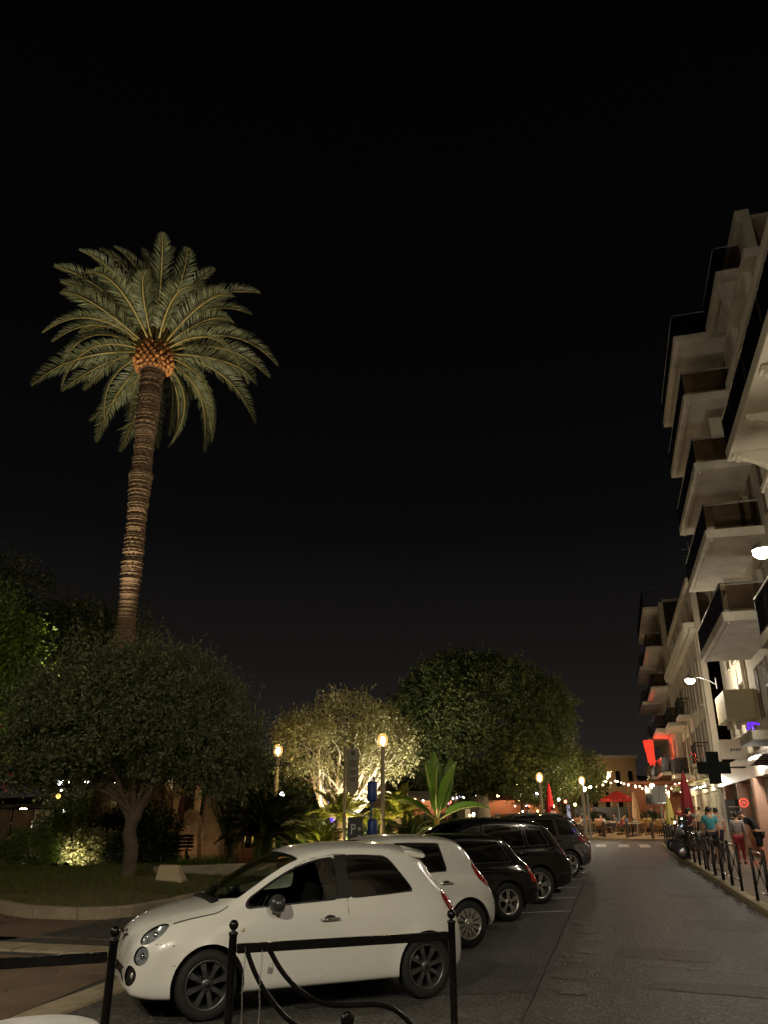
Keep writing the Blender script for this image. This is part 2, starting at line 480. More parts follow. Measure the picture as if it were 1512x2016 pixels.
# left pavement: brown resin panel with pale stone edging
sheet('footpath', [(-14, 4), (-3.72, 4), (-3.5, 8.4), (-3.36, 9.3), (-3.22, 10.4), (-3.62, 11.5), (-5.2, 11.95), (-14, 14.2)], 0.012, M_brown, street=False)
sheet('footpath', [(-3.0, 12.6), (-4.2, 13.2), (-5.5, 13.5), (-16, 16.4), (-16, 21.8), (-11, 19.0), (-8, 17.15), (-6.6, 15.95), (-5.6, 15.65), (-4.8, 15.8), (-4.3, 16.6)], 0.012, M_brown, street=False)
curved_kerb('path_edging', [(-14.0, 14.75), (-9.5, 13.4), (-5.5, 12.55), (-3.75, 12.1), (-3.0, 11.6)], 0.62, -0.05, 0.035, M_kerb2, stone=1.1)
curved_kerb('path_edging', [(-3.42, 4.2), (-3.25, 8.3), (-3.05, 9.3), (-2.85, 10.5), (-3.0, 11.2)], 0.42, -0.05, 0.03, M_kerb2, stone=1.0)

# garden: soil sheet, lawn, red path
GARD = [(-60, 45), (-15.5, 22.0), (-11.0, 19.2), (-8.0, 17.35), (-6.6, 16.2), (-5.6, 15.9), (-4.95, 16.1), (-4.5, 17.2), (-4.05, 19.0), (-2.65, 24.0), (-1.25, 29.0), (0.45, 35.0), (3.0, 44.0), (6, 62), (-60, 80)]
sheet('flower_bed', GARD, 0.10, M_soil, street=False)
sheet('garden_path', [(-9.5, 33.2), (-7.2, 31.6), (-4.4, 33.8), (-3.5, 38), (-3.0, 47), (-9, 52), (-30, 52), (-30, 46), (-13, 44)], 0.112, M_red, street=False)
sheet('side_path', [(-30, 28.5), (-14.4, 28.8), (-12.9, 30.0), (-12.6, 33.0), (-30, 39)], 0.112, M_plaza, street=False)
# lawn: gently mounded sheet + blades of grass
LAWN = np.array([(-15.3, 22.2), (-11.0, 19.4), (-8.0, 17.55), (-6.6, 16.4), (-5.6, 16.1), (-5.1, 16.3), (-4.7, 17.3), (-4.25, 19.0), (-2.9, 24.0), (-2.0, 27.0), (-4.0, 28.5), (-5.6, 30.6), (-9.5, 28.2), (-15.0, 27.5)])
def inside(P, poly):
    x, y = P[:, 0], P[:, 1]; c = np.zeros(len(P), bool); n = len(poly)
    for i in range(n):
        x1, y1 = poly[i]; x2, y2 = poly[(i + 1) % n]
        k = ((y1 > y) != (y2 > y)) & (x < (x2 - x1) * (y - y1) / (y2 - y1 + 1e-12) + x1)
        c ^= k
    return c
def edge_dist(P, poly):
    d = np.full(len(P), 1e9); n = len(poly)
    for i in range(n):
        a = poly[i]; b = poly[(i + 1) % n]; ab = b - a
        t = np.clip(((P - a) @ ab) / (ab @ ab), 0, 1)
        d = np.minimum(d, np.linalg.norm(P - (a + t[:, None] * ab), axis=1))
    return d
def lawn_z(P):
    d = np.clip(edge_dist(P, LAWN) / 3.0, 0, 1)
    return 0.15 + 0.22 * d * d * (3 - 2 * d) + 0.02 * np.sin(P[:, 0] * 2.1) * np.cos(P[:, 1] * 1.7)
gx, gy = np.meshgrid(np.arange(-15.6, -1.8, 0.25), np.arange(15.9, 31, 0.25), indexing='ij')
Pg = np.stack([gx.ravel(), gy.ravel()], 1); ins = inside(Pg, LAWN)
Vg = np.concatenate([Pg, lawn_z(Pg)[:, None]], 1)
ny = gx.shape[1]
Fg = []
for i in range(gx.shape[0] - 1):
    for j in range(ny - 1):
        q = (i * ny + j, (i + 1) * ny + j, (i + 1) * ny + j + 1, i * ny + j + 1)
        if sum(ins[k] for k in q) >= 3: Fg.append(q)
lawn = link('lawn', np_mesh('lawn', Vg, np.array(Fg), M_turf, True)); lawn['kind'] = 'structure'
def blades(name, P, Z, h0, h1, w, m, seed, lean=0.5):
    r = np.random.default_rng(seed); n = len(P)
    a = r.uniform(0, 2 * np.pi, n); h = r.uniform(h0, h1, n); ln = r.uniform(0.1, lean, n) * h; b = r.uniform(0, 2 * np.pi, n)
    base = np.stack([P[:, 0], P[:, 1], Z], 1); dx = np.stack([np.cos(a), np.sin(a), 0 * a], 1) * w
    tip = base + np.stack([np.cos(b) * ln, np.sin(b) * ln, h], 1)
    V = np.stack([base - dx, base + dx, tip], 1).reshape(-1, 3)
    return np_mesh(name, V, np.arange(3 * n).reshape(-1, 3), m)
r_ = np.random.default_rng(3)
Pb = np.stack([r_.uniform(-15, -2, 150000), 15.9 + 15 * r_.random(150000) ** 1.4], 1)
Pb = Pb[inside(Pb, LAWN)]
# bare patches: thin the grass by a slow wave pattern
wv = np.sin(Pb[:, 0] * 1.3 + 0.8 * np.sin(Pb[:, 1] * 0.9)) + np.sin(Pb[:, 1] * 1.9 + Pb[:, 0] * 0.7)
Pb = Pb[r_.random(len(Pb)) < np.clip(0.9 + 0.4 * wv - 0.8 * (Pb[:, 1] < 18.5), 0.16, 1)]
M_grass = leafmat('grass blades', srgb(48, 62, 20), srgb(104, 104, 44), 0.6)
gr = link('grass', blades('grass', Pb, lawn_z(Pb) - .005, 0.03, 0.085, 0.007, M_grass, 5)); tag(gr, 'short patchy grass on the lawn round the olive tree', 'grass', kind='stuff')

# far plaza beyond the junction
pave_slab('plaza', [(49.4, 1.9, 5.2), (49.7, -1.4, 5.2), (50.5, -3.0, 5.2), (54, -14, 5.2), (60, -60, 5.2), (75, -60, 5.2), (110, -60, 5.2)], M_plaza, .11)
# painted bay lines, zebra crossing
for i, s in enumerate((17.2, 19.7, 22.07, 24.42, 26.75, 29.05)):
    p = W(s, -1.02); dr = Vector((.956, .292, 0)); q = p - dr * 4.6; d = Vector((-.292, .956, 0)) * .045
    sheet('parking_line', [(p + d)[:2], (p - d)[:2], (q - d)[:2], (q + d)[:2]], 0.009, M_line, street=False, slope=True)
for i, n0 in enumerate((-3.3, -2.2, -1.1, 0.0, 1.0)):
    sheet('crossing_stripe', [(n0, 42.2), (n0 + .5, 42.2), (n0 + .5, 45.0), (n0, 45.0)], 0.006, M_line)
# worn band between lane and bays: irregular pale repair blotches, plus dark seams
mb = MB(); y = 9.0
while y < 40:
    L = rnd.uniform(.25, .9); cx = -.62 + rnd.uniform(-.16, .16); n = 9
    if rnd.random() < .75:
        poly = [(cx + rnd.uniform(.13, .28) * math.cos(2 * math.pi * k / n), y + L / 2 + L * rnd.uniform(.32, .5) * math.sin(2 * math.pi * k / n)) for k in range(n)]
        mb.add([(p[0], p[1], ZG(p[1])) for p in poly], [tuple(range(n))])
    y += L * rnd.uniform(.8, 1.2)
M_blotch = asphalt('pale worn asphalt', 0.052, 0.105, 0.24)
o = mb.build('worn_asphalt_band', M_blotch, None, (0, 0, .006), (0, 0, -AL)); o['kind'] = 'stuff'; o['label'] = 'pale worn blotches along the lane edge'
def seam(pts, w, name='tar_seam', z=.0075):
    P = curve_pts(pts, 40); T = np.gradient(P, axis=0); T /= np.linalg.norm(T, axis=1)[:, None]; Nn = np.stack([-T[:, 1], T[:, 0]], 1)
    ww = np.array([w * (rnd.uniform(.5, 1.1)) * min(1, 3 * i / 40, 3 * (39 - i) / 40 + .2) for i in range(40)])[:, None]
    jit = np.array([[rnd.uniform(-.02, .02), rnd.uniform(-.03, .03)] for i in range(40)])
    P = P + jit
    V = np.stack([P - Nn * ww, P + Nn * ww], 1).reshape(-1, 2); V = np.concatenate([V, np.array([[ZG(v[1])] for v in V])], 1)
    F = np.array([[2 * i, 2 * i + 2, 2 * i + 3, 2 * i + 1] for i in range(39)])
    o = link(name, np_mesh(name, V, F, M_tar), None, (0, 0, z), (0, 0, -AL)); o['kind'] = 'structure'
    return o
seam([(-1.0, 5), (-1.02, 12), (-1.0, 20), (-1.04, 30)], .014)
seam([(-.8, 25.2), (0.2, 25.0), (1.2, 25.4), (2.45, 25.2)], .05)
seam([(-.6, 11.3), (.4, 11.6), (1.4, 11.35), (2.5, 11.7)], .018)
seam([(.5, 17.6), (1.4, 17.2), (2.5, 17.5)], .016)
seam([(1.3, 14.6), (1.9, 14.3), (2.2, 14.1)], .02)
seam([(-3.5, 11.2), (-2.4, 11.35), (-1.1, 11.1)], .015)
def patch(poly, name='asphalt_patch'):
    P = []
    for i in range(len(poly)):
        a = poly[i]; b = poly[(i + 1) % len(poly)]
        for k in range(6):
            t = k / 6; P.append((a[0] + (b[0] - a[0]) * t + rnd.uniform(-.03, .03), a[1] + (b[1] - a[1]) * t + rnd.uniform(-.03, .03)))
    return sheet(name, P, .005, M_patch)
patch([(.15, 10.15), (2.5, 9.75), (2.5, 10.45), (1.2, 10.6), (.2, 10.5)])
patch([(1.0, 20.2), (2.2, 20.0), (2.3, 20.8), (.9, 21.0)])
# a wheel-worn stain behind the white hatchback
patch([(-1.75, 10.3), (-1.15, 10.2), (-1.1, 10.9), (-1.7, 11.2)], 'oil_stain')

# more repairs, tyre-darkened stains in the bays, fallen leaves along the kerbs
patch([(-.2, 12.2), (1.0, 12.0), (1.05, 12.9), (-.1, 13.1)]); patch([(.9, 15.4), (2.3, 15.0), (2.35, 16.4), (1.5, 16.6), (.95, 16.2)]); patch([(-.3, 28.5), (1.2, 28.2), (1.1, 29.6), (-.2, 29.4)])
for i in range(14):
    n, s = rnd.uniform(-5.5, -1.3), rnd.uniform(8.5, 24); a = rnd.uniform(.12, .34); k = 10
    o = sheet('oil_stain', [(n + a * rnd.uniform(.6, 1.1) * math.cos(6.283 * q / k), s + a * 1.4 * rnd.uniform(.6, 1.1) * math.sin(6.283 * q / k)) for q in range(k)], .0062 + i * .0001, M_patch)
r_ = np.random.default_rng(17); nl = 900
tt = r_.random(nl); side = r_.integers(0, 3, nl); P = np.zeros((nl, 3))
for i in range(nl):
    if side[i] == 0: s = 6 + 34 * tt[i]; p = W(s, KN(s) - abs(r_.normal()) * .12 - .02, ZG(s) + .008)
    elif side[i] == 1: q = curve_pts(G_CTRL, 60)[int(tt[i] * 40)]; p = Vector((q[0] + .16 + abs(r_.normal()) * .25, q[1] - .16 - abs(r_.normal()) * .3, .02))
    else: p = Vector((r_.uniform(-8, -2), r_.uniform(8.5, 16), .018))
    P[i] = p
P_LEAF = P
# ================================================================== cars
class Surf:
    """triangle surface that can be cut exactly along implicit curves"""
    def __init__(self, V, T):
        self.V = [tuple(p) for p in V]; self.T = [tuple(t) for t in T]; self.G = ['body'] * len(T)
    def cut(self, fn, old, new, delete=False):
        A = np.array(self.V); f = fn(A); f = np.where(np.abs(f) < 1e-7, 1e-7, f).tolist()
        cache = {}; T2 = []; G2 = []
        def mid(i, j):
            k = (i, j) if i < j else (j, i)
            if k not in cache:
                t = f[i] / (f[i] - f[j]); a = self.V[i]; b = self.V[j]
                cache[k] = len(self.V); self.V.append(tuple(a[c] + (b[c] - a[c]) * t for c in range(3)))
            return cache[k]
        olds = old if isinstance(old, (set, tuple, list)) else {old}
        for t, g in zip(self.T, self.G):
            if g not in olds: T2.append(t); G2.append(g); continue
            s = [f[i] < 0 for i in t]; n = sum(s)
            if n == 0: T2.append(t); G2.append(g)
            elif n == 3: T2.append(t); G2.append(new)
            else:
                k = s.index(True) if n == 1 else s.index(False)
                a, b, c = t[k], t[(k + 1) % 3], t[(k + 2) % 3]
                ab = mid(a, b); ca = mid(c, a)
                one = new if n == 1 else g; two = g if n == 1 else new
                T2 += [(a, ab, ca), (ab, b, c), (ab, c, ca)]; G2 += [one, two, two]
        if delete:
            k = [i for i, g in enumerate(G2) if g != new]; T2 = [T2[i] for i in k]; G2 = [G2[i] for i in k]
        self.T = T2; self.G = G2
    def normals(self):
        A = np.array(self.V); T = np.array(self.T); n = np.cross(A[T[:, 1]] - A[T[:, 0]], A[T[:, 2]] - A[T[:, 0]])
        N = np.zeros_like(A)
        for k in range(3): np.add.at(N, T[:, k], n)
        return N / (np.linalg.norm(N, axis=1)[:, None] + 1e-12)
def smax(k, *fs):
    r = fs[0]
    for g in fs[1:]:
        h = np.clip(0.5 + 0.5 * (r - g) / k, 0, 1); r = g * (1 - h) + r * h + k * h * (1 - h)
    return r
def sdf_poly(P, poly, rnd_=0.0):
    poly = np.asarray(poly, float); d = edge_dist(P, poly); ins = inside(P, poly)
    return np.where(ins, -d, d) - rnd_
def bspline(C, ppseg):
    """C: (K, nx, 2) control points incl. ghosts -> samples between C[1] and C[-2]"""
    out = []
    K = len(C)
    for i in range(1, K - 2):
        n = ppseg[i - 1] if hasattr(ppseg, '__len__') else ppseg
        for t in np.linspace(0, 1, n, endpoint=(i == K - 3)):
            b0 = (1 - t) ** 3 / 6; b1 = (3 * t**3 - 6 * t**2 + 4) / 6; b2 = (-3 * t**3 + 3 * t**2 + 3 * t + 1) / 6; b3 = t**3 / 6
            out.append(b0 * C[i - 1] + b1 * C[i] + b2 * C[i + 1] + b3 * C[i + 2])
    return np.stack(out)
M_tyre = mat('tyre rubber', (0.012, 0.012, 0.012), 0.75, var=0.2, scale=12, bump=0.3, bscale=60)
M_well = mat('wheel well black', (0.004, 0.004, 0.004), 0.95, var=0.2, scale=8)
M_trim = mat('black plastic trim', (0.012, 0.012, 0.013), 0.38, var=0.15, scale=20)
M_inter = mat('dark upholstery', (0.016, 0.015, 0.014), 0.85, var=0.25, scale=30, bump=0.3, bscale=120)
M_seam = mat('panel gap', (0.004, 0.004, 0.004), 0.9, var=0.1, scale=30)
M_chrome = mat('chrome', (0.72, 0.72, 0.72), 0.12, 1.0, var=0.06, scale=14)
M_silver = mat('silver wheel', (0.55, 0.54, 0.52), 0.32, 0.85, var=0.1, scale=10)
M_gunmetal = mat('gunmetal wheel', (0.13, 0.13, 0.135), 0.36, 0.8, var=0.12, scale=10)
M_darkalloy = mat('satin black wheel', (0.05, 0.05, 0.052), 0.35, 0.8, var=0.12, scale=10)
M_redlens = mat('red lens', (0.30, 0.010, 0.012), 0.12, var=0.15, scale=30, coat=0.6)
M_lens = glassmat('clear lens', (0.86, 0.88, 0.9), 0.02)
M_bowl = mat('lamp reflector', (0.55, 0.56, 0.58), 0.3, 0.45, var=0.5, scale=30)
M_glass = glassmat('car glass', (0.62, 0.68, 0.62), 0.01)
M_priv = mat('privacy glass', (0.004, 0.004, 0.004), 0.06, var=0.1, scale=3, coat=0.5)
M_plate = mat('number plate', (0.7, 0.7, 0.68), 0.4, var=0.1, scale=20)

def wheel(parent, x, y, z, Rt, Rr, w, style, m_rim):
    """left side has y<0; outer face looks to -y"""
    sg = -1 if y < 0 else 1
    MX = Matrix.Translation((x, y, z)) @ Matrix.Rotation(R(90) * (1 if sg < 0 else -1), 4, 'X')   # local +z -> outward
    h = w / 2; mb = MB()
    pr = [(Rr - .004, -h * .8), (Rr + .01, -h), (Rt - .035, -h), (Rt - .008, -h * .82), (Rt, -h * .55)]
    for k in (-.3, 0, .3):
        pr += [(Rt, h * (k - .13)), (Rt - .007, h * (k - .05)), (Rt - .007, h * (k + .05)), (Rt, h * (k + .13))]
    pr += [(Rt, h * .55), (Rt - .008, h * .82), (Rt - .03, h * .97), (Rr + .028, h), (Rr + .012, h * .98), (Rr - .002, h * .86)]
    mb.lathe(pr, 48, MX)
    t = mb.build('wheel', M_tyre, parent)
    mb = MB()
    mb.lathe([(Rr - .001, h * .85), (Rr + .006, h * .9), (Rr - .002, h * .94), (Rr - .016, h * .9), (Rr - .024, h * .6), (Rr - .035, h * .1), (Rr - .04, -h * .7)], 48, MX)
    zf = h * .72
    def spoke(a, r0, r1, w0, w1, th=.02, zf0=None):
        c, s_ = math.cos(a), math.sin(a); zz = zf if zf0 is None else zf0
        def q(r, ww, z): return MX @ Vector((r * c - ww * s_, r * s_ + ww * c, z))
        rm = (r0 + r1) / 2; wm = (w0 + w1) / 2 * .82
        vs = []
        for (r, ww, zt) in ((r0, w0, zz - .004), (rm, wm, zz + .004), (r1, w1, zz + .002)):
            vs += [q(r, -ww, zt - th), q(r, -ww * .8, zt), q(r, ww * .8, zt), q(r, ww, zt - th)]
        fs = []
        for k in (0, 4):
            for i in range(3): fs.append((k + i, k + i + 1, k + i + 5, k + i + 4))
        fs += [(0, 1, 2, 3), (11, 10, 9, 8)]
        mb.add(vs, fs)
    if style == 'eight':
        for k in range(8):
            spoke(2 * math.pi * (k + .35) / 8, .045, Rr - .012, .020, .036)
    elif style == 'multi':
        for k in range(12):
            spoke(2 * math.pi * k / 12 + .1, .05, Rr - .012, .012, .044, .012, h * .8)
        mb.lathe([(.0, h * .86), (.05, h * .86), (.075, h * .8), (.08, h * .74)], 24, MX)
    elif style == 'five':
        for k in range(5):
            a = 2 * math.pi * (k + .25) / 5
            for d in (-.13, .13): spoke(a + d, .05, Rr - .012, .016, .022, .02)
            spoke(a, .03, .10, .04, .03, .02)
    else:
        for k in range(5):
            a = 2 * math.pi * (k + .1) / 5
            spoke(a - .20, .04, Rr - .012, .02, .016, .02); spoke(a + .20, .04, Rr - .012, .02, .016, .02); spoke(a, .04, Rr - .012, .014, .012, .02)
    mb.lathe([(0.0005, zf + .012), (.03, zf + .012), (.05, zf + .008), (.058, zf - .006), (.058, zf - .03)], 24, MX)
    rim = mb.build('rim', m_rim, t)
    mb = MB(); mb.lathe([(.02, -h * .2), (Rr * .72, -h * .2), (Rr * .72, -h * .35)], 32, MX)
    mb.build('brake_disc', M_darkalloy, t)
    mb = MB(); mb.lathe([(.0005, -h * .55), (Rr - .03, -h * .55)], 32, MX); mb.build('wheel_back', M_well, t)
    mb = MB(); mb.lathe([(0.0005, zf + .0155), (.026, zf + .015), (.029, zf + .011)], 20, MX); mb.build('hubcap', M_trim if style != 'multi' else M_silver, t)
    return t

def car(name, spec, loc, rz, label, paint, group='cars parked in the angled bays'):
    S = spec; L = S['L']; root = empty(name, loc, rz, label, 'car', group)
    F = {k: pchip(*zip(*S[k])) for k in ('zt', 'zb', 'wb', 'wm', 'zs', 'zr', 'wr')}
    nx = S.get('nx', 150)
    u = np.linspace(0, 1, nx); xs = L * (0.72 * u + 0.28 * (0.5 - 0.5 * np.cos(np.pi * u)))
    xs = xs + 0.0
    zt, zb, wb, wm, zs, zr, wr = [F[k](xs) for k in ('zt', 'zb', 'wb', 'wm', 'zs', 'zr', 'wr')]
    zm = zs + (zb - zs) * S.get('zmf', .55)
    sh = S.get('shoulder', .012)
    P = lambda y, z: np.stack([y, z], 1)
    C = [P(-.5 * wm, zs), P(0 * wm, zs), P(.6 * wm, zs), P(wm - .09, zs), P(wm - .035, zs + .005), P(wm - .012, zs + .07), P(wm - .002, zs + (zm - zs) * .6), P(wm, zm),
         P(wm - .01, zm + (zb - zm) * .55), P(wb + sh, zb - .035), P(wb, zb), P(wb - (wb - wr) * .28, zb + (zr - zb) * .40), P(wb - (wb - wr) * .70, zb + (zr - zb) * .80), P(wr, zr), P(wr - .05, zr + (zt - zr) * .35),
         P(wr * .6, zt - (zt - zr) * .22), P(wr * .28, zt - (zt - zr) * .04), P(0 * wr, zt), P(-wr * .28, zt - (zt - zr) * .04)]
    C = [np.maximum(c, -10) for c in C]
    G = bspline(C, [3, 3, 2, 3, 3, 6, 6, 6, 5, 4, 7, 7, 6, 4, 5, 5, 4])       # (nv, nx, 2)
    nv = G.shape[0]
    X = np.broadcast_to(xs, (nv, nx)).copy(); Y = -np.maximum(G[:, :, 0], 0); Z = G[:, :, 1]
    Y[0] = 0; Y[-1] = 0
    axf, axr, Rt = S['axf'], S['axr'], S['Rt']; Ra = Rt + S.get('archgap', .055)
    for ax in (axf, axr):                                                           # wheel-arch flare
        d = np.hypot(X - ax, Z - Rt)
        Y -= S.get('flare', .018) * np.clip(1 - np.abs(d - Ra) / .13, 0, 1) ** 2 * (np.abs(Y) > .5 * wm) * (Z < zb)
    V = np.stack([X, Y, Z], 2).reshape(-1, 3).tolist()
    T = []
    for i in range(nv - 1):
        for j in range(nx - 1):
            a, b, c, d = i * nx + j, i * nx + j + 1, (i + 1) * nx + j + 1, (i + 1) * nx + j
            T += [(a, b, c), (a, c, d)] if (i + j) % 2 else [(a, b, d), (b, c, d)]
    for j, fl in ((0, False), (nx - 1, True)):                                       # end caps
        c = len(V); V.append((xs[j], 0, float((zs[j] + zt[j]) / 2)))
        for i in range(nv - 1):
            t = (i * nx + j, (i + 1) * nx + j, c); T.append(t[::-1] if fl else t)
    sf = Surf(V, T)
    for ax in (axf, axr):
        sf.cut(lambda A: np.maximum(np.hypot(A[:, 0] - ax, A[:, 2] - Rt) - Ra, .38 + A[:, 1]), 'body', 'hole', delete=True)
    wins = []
    for wi, (x0b, x0t, x1b, x1t, kind) in enumerate(S['wins']):
        def fw(A, x0b=x0b, x0t=x0t, x1b=x1b, x1t=x1t):
            x, z = A[:, 0], A[:, 2]; b = F['zb'](x); r = F['zr'](x)
            h = np.clip((z - .9) / .45, 0, 1)
            f = smax(S.get('wk', .035), (x0b + (x0t - x0b) * h) - x, x - (x1b + (x1t - x1b) * h), b + S.get('wb_off', .018) - z, z - (r - S.get('wt_off', .035)))
            return np.where(A[:, 1] < -.3, f, 1.0)
        sf.cut(fw, 'body', 'trim'); sf.cut(lambda A: fw(A) + S.get('rubber', .016), 'trim', 'win%d' % wi)
        wins.append(('win%d' % wi, kind))
    if S.get('pillar'):                                                               # black B pillar between the windows
        p0, p1 = S['pillar']
        sf.cut(lambda A: np.where(A[:, 1] < -.3, np.maximum.reduce([p0 - A[:, 0], A[:, 0] - p1, F['zb'](A[:, 0]) + .02 - A[:, 2], A[:, 2] - F['zr'](A[:, 0]) + .037]), 1.0), 'body', 'trim')
    c0, c1, h0, h1 = S['screen']
    def fs_(A):
        x, y, z = A[:, 0], np.abs(A[:, 1]), A[:, 2]; q = (y / .6) ** 2
        return np.where(z > F['zr'](x) - .012, smax(.03, (c0 + c1 * q) - x, x - (h0 + h1 * q), y - (F['wr'](x) - .02)), 1.0)
    sf.cut(fs_, 'body', 'strim'); sf.cut(lambda A: fs_(A) + .014, 'strim', 'screen')
    if S.get('rear'):
        r0, r1 = S['rear']
        fr = lambda A: np.where(A[:, 2] > F['zr'](A[:, 0]) - .03, smax(.04, r0 - A[:, 0], A[:, 0] - r1, np.abs(A[:, 1]) - (F['wr'](A[:, 0]) - .03)), 1.0)
        sf.cut(fr, 'body', 'rearglass')
    for nm, fn in S.get('cuts', []): sf.cut(lambda A, fn=fn: fn(A, F), 'body', nm)
    seams = S.get('seams', [])
    for fn in seams: sf.cut(lambda A, fn=fn: np.abs(fn(A, F)) - S.get('gap', .0038), 'body', 'seam')
    for i, poly in enumerate(S['doors']):
        f = lambda A, poly=poly: np.where(A[:, 1] < -.35, sdf_poly(A[:, [0, 2]], poly, .03), 1.0)
        sf.cut(lambda A: np.abs(f(A)) - S.get('gap', .0038), 'body', 'seam'); sf.cut(f, 'body', 'door%d' % i)
    NR = sf.normals(); A = np.array(sf.V); T = np.array(sf.T); Gt = np.array(sf.G)
    midv = np.argmin(np.abs(A[:, 0] - L / 2) + np.abs(A[:, 2] - .6) + 5 * (A[:, 1] > -.3))
    if NR[midv][1] > 0: NR = -NR; T = T[:, ::-1]
    def part(nm, tags, m, off=0.0, sides='both', parent=root, join=False, keep=None):
        k = np.isin(Gt, tags)
        if not k.any(): return []
        t = T[k]; used, inv = np.unique(t, return_inverse=True); t = inv.reshape(-1, 3)
        v = A[used] + NR[used] * off; n = NR[used]
        v2 = v * [1, -1, 1]; n2 = n * [1, -1, 1]; res = []
        def mk(v, n, t):
            me = np_mesh(nm, v, t, m, True)
            me.normals_split_custom_set_from_vertices(n.tolist())
            return link(nm, me, parent)
        if join:
            return [mk(np.concatenate([v, v2]), np.concatenate([n, n2]), np.concatenate([t, t[:, ::-1] + len(v)]))]
        return [mk(v, n, t), mk(v2, n2, t[:, ::-1])]
    body = part('body', ['body'], paint, join=True)[0]
    part('window_trim', ['trim'], M_trim, join=True); part('screen_surround', ['strim'], M_trim, join=True)
    for nm, kind in wins: part('window', [nm], kind, -.006)
    part('windscreen', ['screen'], S.get('screenmat', M_glass), -.005, join=True)
    part('rear_window', ['rearglass'], M_priv, -.003, join=True)
    for o_ in part('panel_gap', ['seam'], M_seam, -.010, join=True): o_['kind'] = 'stuff'
    doors = [part('door', ['door%d' % i], paint) for i in range(len(S['doors']))]
    for nm, fn in S.get('cuts', []):
        m, off, pn = S['cutmat'][nm]; res = part(pn, [nm], m, off)
        if pn in ('headlight', 'running_light'):
            for o_, sgn in zip(res, (1, -1)):
                k = np.isin(Gt, [nm]); t = T[k]; used, inv = np.unique(t, return_inverse=True); c = A[used].mean(0); cn = NR[used].mean(0); cn /= np.linalg.norm(cn)
                v = c + (A[used] - c) * .94 - cn * .012 - cn * np.clip(1 - (np.linalg.norm(A[used] - c, axis=1) / .10) ** 2, 0, 1)[:, None] * .035
                t2 = inv.reshape(-1, 3)
                v = v * [1, sgn, 1]
                link('reflector', np_mesh('reflector', v, t2 if sgn > 0 else t2[:, ::-1], M_bowl, True), o_)
                mb = MB(); cc = (c - cn * .03) * [1, sgn, 1]; mb.sphere(cc, .032, 14, 10); mb.build('bulb', M_chrome, o_)
    # lining behind the shell, so the cabin is dark inside
    k = np.isin(Gt, ['body', 'seam', 'trim', 'strim'] + ['door%d' % i for i in range(len(S['doors']))])
    t = T[k]; used, inv = np.unique(t, return_inverse=True); v = A[used] - NR[used] * .022; t = inv.reshape(-1, 3)
    v2 = v * [1, -1, 1]
    link('cabin_lining', np_mesh('cabin_lining', np.concatenate([v, v2]), np.concatenate([t[:, ::-1], t + len(v)]), M_inter, True), root)
    for ax in (axf, axr):
        for sg in (-1, 1):
            yw = sg * (float(F['wm'](ax)) - .03 - S['tw'] / 2 + S.get('poke', 0.005))
            wheel(root, ax, yw, Rt, Rt, S['Rr'], S['tw'], S['style'], S['rimmat'])
            mb = MB(); MX = Matrix.Translation((ax, sg * .36, Rt)) @ Matrix.Rotation(R(90) * (1 if sg < 0 else -1), 4, 'X')
            wd = float(F['wm'](ax)) - .36 - .035
            mb.lathe([(.001, 0), (Ra + .012, 0), (Ra + .004, wd)], 40, MX, a0=0 if sg < 0 else -math.pi, a1=math.pi if sg < 0 else 0)
            mb.build('wheel_well', M_well, root)
    mb = MB(); mb.box(.25, L - .25, -.55, .55, .17, .24); mb.build('underside', M_well, root)
    # cabin: dashboard, seats, steering wheel
    if S.get('cabin'):
        cx = S['cabin']
        mb = MB(); mb.bev(c0 + .10, c0 + .5, -.58, .58, .55, float(F['zb'](c0 + .4)) + .0, .06); mb.build('dashboard', M_inter, root)
        for sy in (-1, 1):
            mb = MB(); mb.bev(cx - .25, cx + .25, sy * .35 - .24, sy * .35 + .24, .38, .58, .05)
            mb.bev(0, .13, -.23, .23, 0, .58, .05, Matrix.Translation((cx + .22, sy * .35, .52)) @ Matrix.Rotation(R(14), 4, 'Y'))
            mb.bev(0, .10, -.13, .13, 0, .2, .04, Matrix.Translation((cx + .375, sy * .35, 1.10)) @ Matrix.Rotation(R(10), 4, 'Y'))
            mb.build('seat', M_inter, root)
        mb = MB(); mb.bev(cx + .75, cx + 1.2, -.6, .6, .4, .62, .05); mb.bev(cx + 1.1, cx + 1.25, -.6, .6, .55, 1.02, .05)
        for sy in (-1, 1): mb.bev(cx + 1.13, cx + 1.22, sy * .3 - .12, sy * .3 + .12, 1.02, 1.16, .03)
        mb.build('rear_seat', M_inter, root)
        MX = Matrix.Translation((cx - .42, -.35, .84)) @ Matrix.Rotation(R(-62), 4, 'Y')
        mb = MB(); ring = [MX @ Vector((.17 * math.cos(a * math.pi / 12), .17 * math.sin(a * math.pi / 12), 0)) for a in range(25)]
        mb.tube(ring, .014, 6, False); mb.lathe([(.0005, .01), (.06, .01), (.07, -.03)], 14, MX)
        mb.tube([MX @ Vector((-.17, 0, 0)), MX @ Vector((.17, 0, 0))], .012, 6)
        mb.build('steering_wheel', M_trim, root)
    for (x, y, z, sc_) in S.get('mirrors', []):
        for sg in (-1, 1):
            mb = MB(); MX = Matrix.Translation((x, sg * (y + .075), z)) @ Matrix.Diagonal((.8, 1.0, .72, 1))
            mb.sphere((0, 0, 0), .105 * sc_, 16, 10); mb.v = [tuple(MX @ Vector(p)) for p in mb.v]
            mb.v = [(min(p[0], x + .045), p[1], p[2]) for p in mb.v]
            mb.tube([(x - .01, sg * (y - .04), z - .10), (x, sg * (y + .03), z - .05)], .035, 8)
            mo = mb.build('wing_mirror', S.get('mirrormat', M_trim), root)
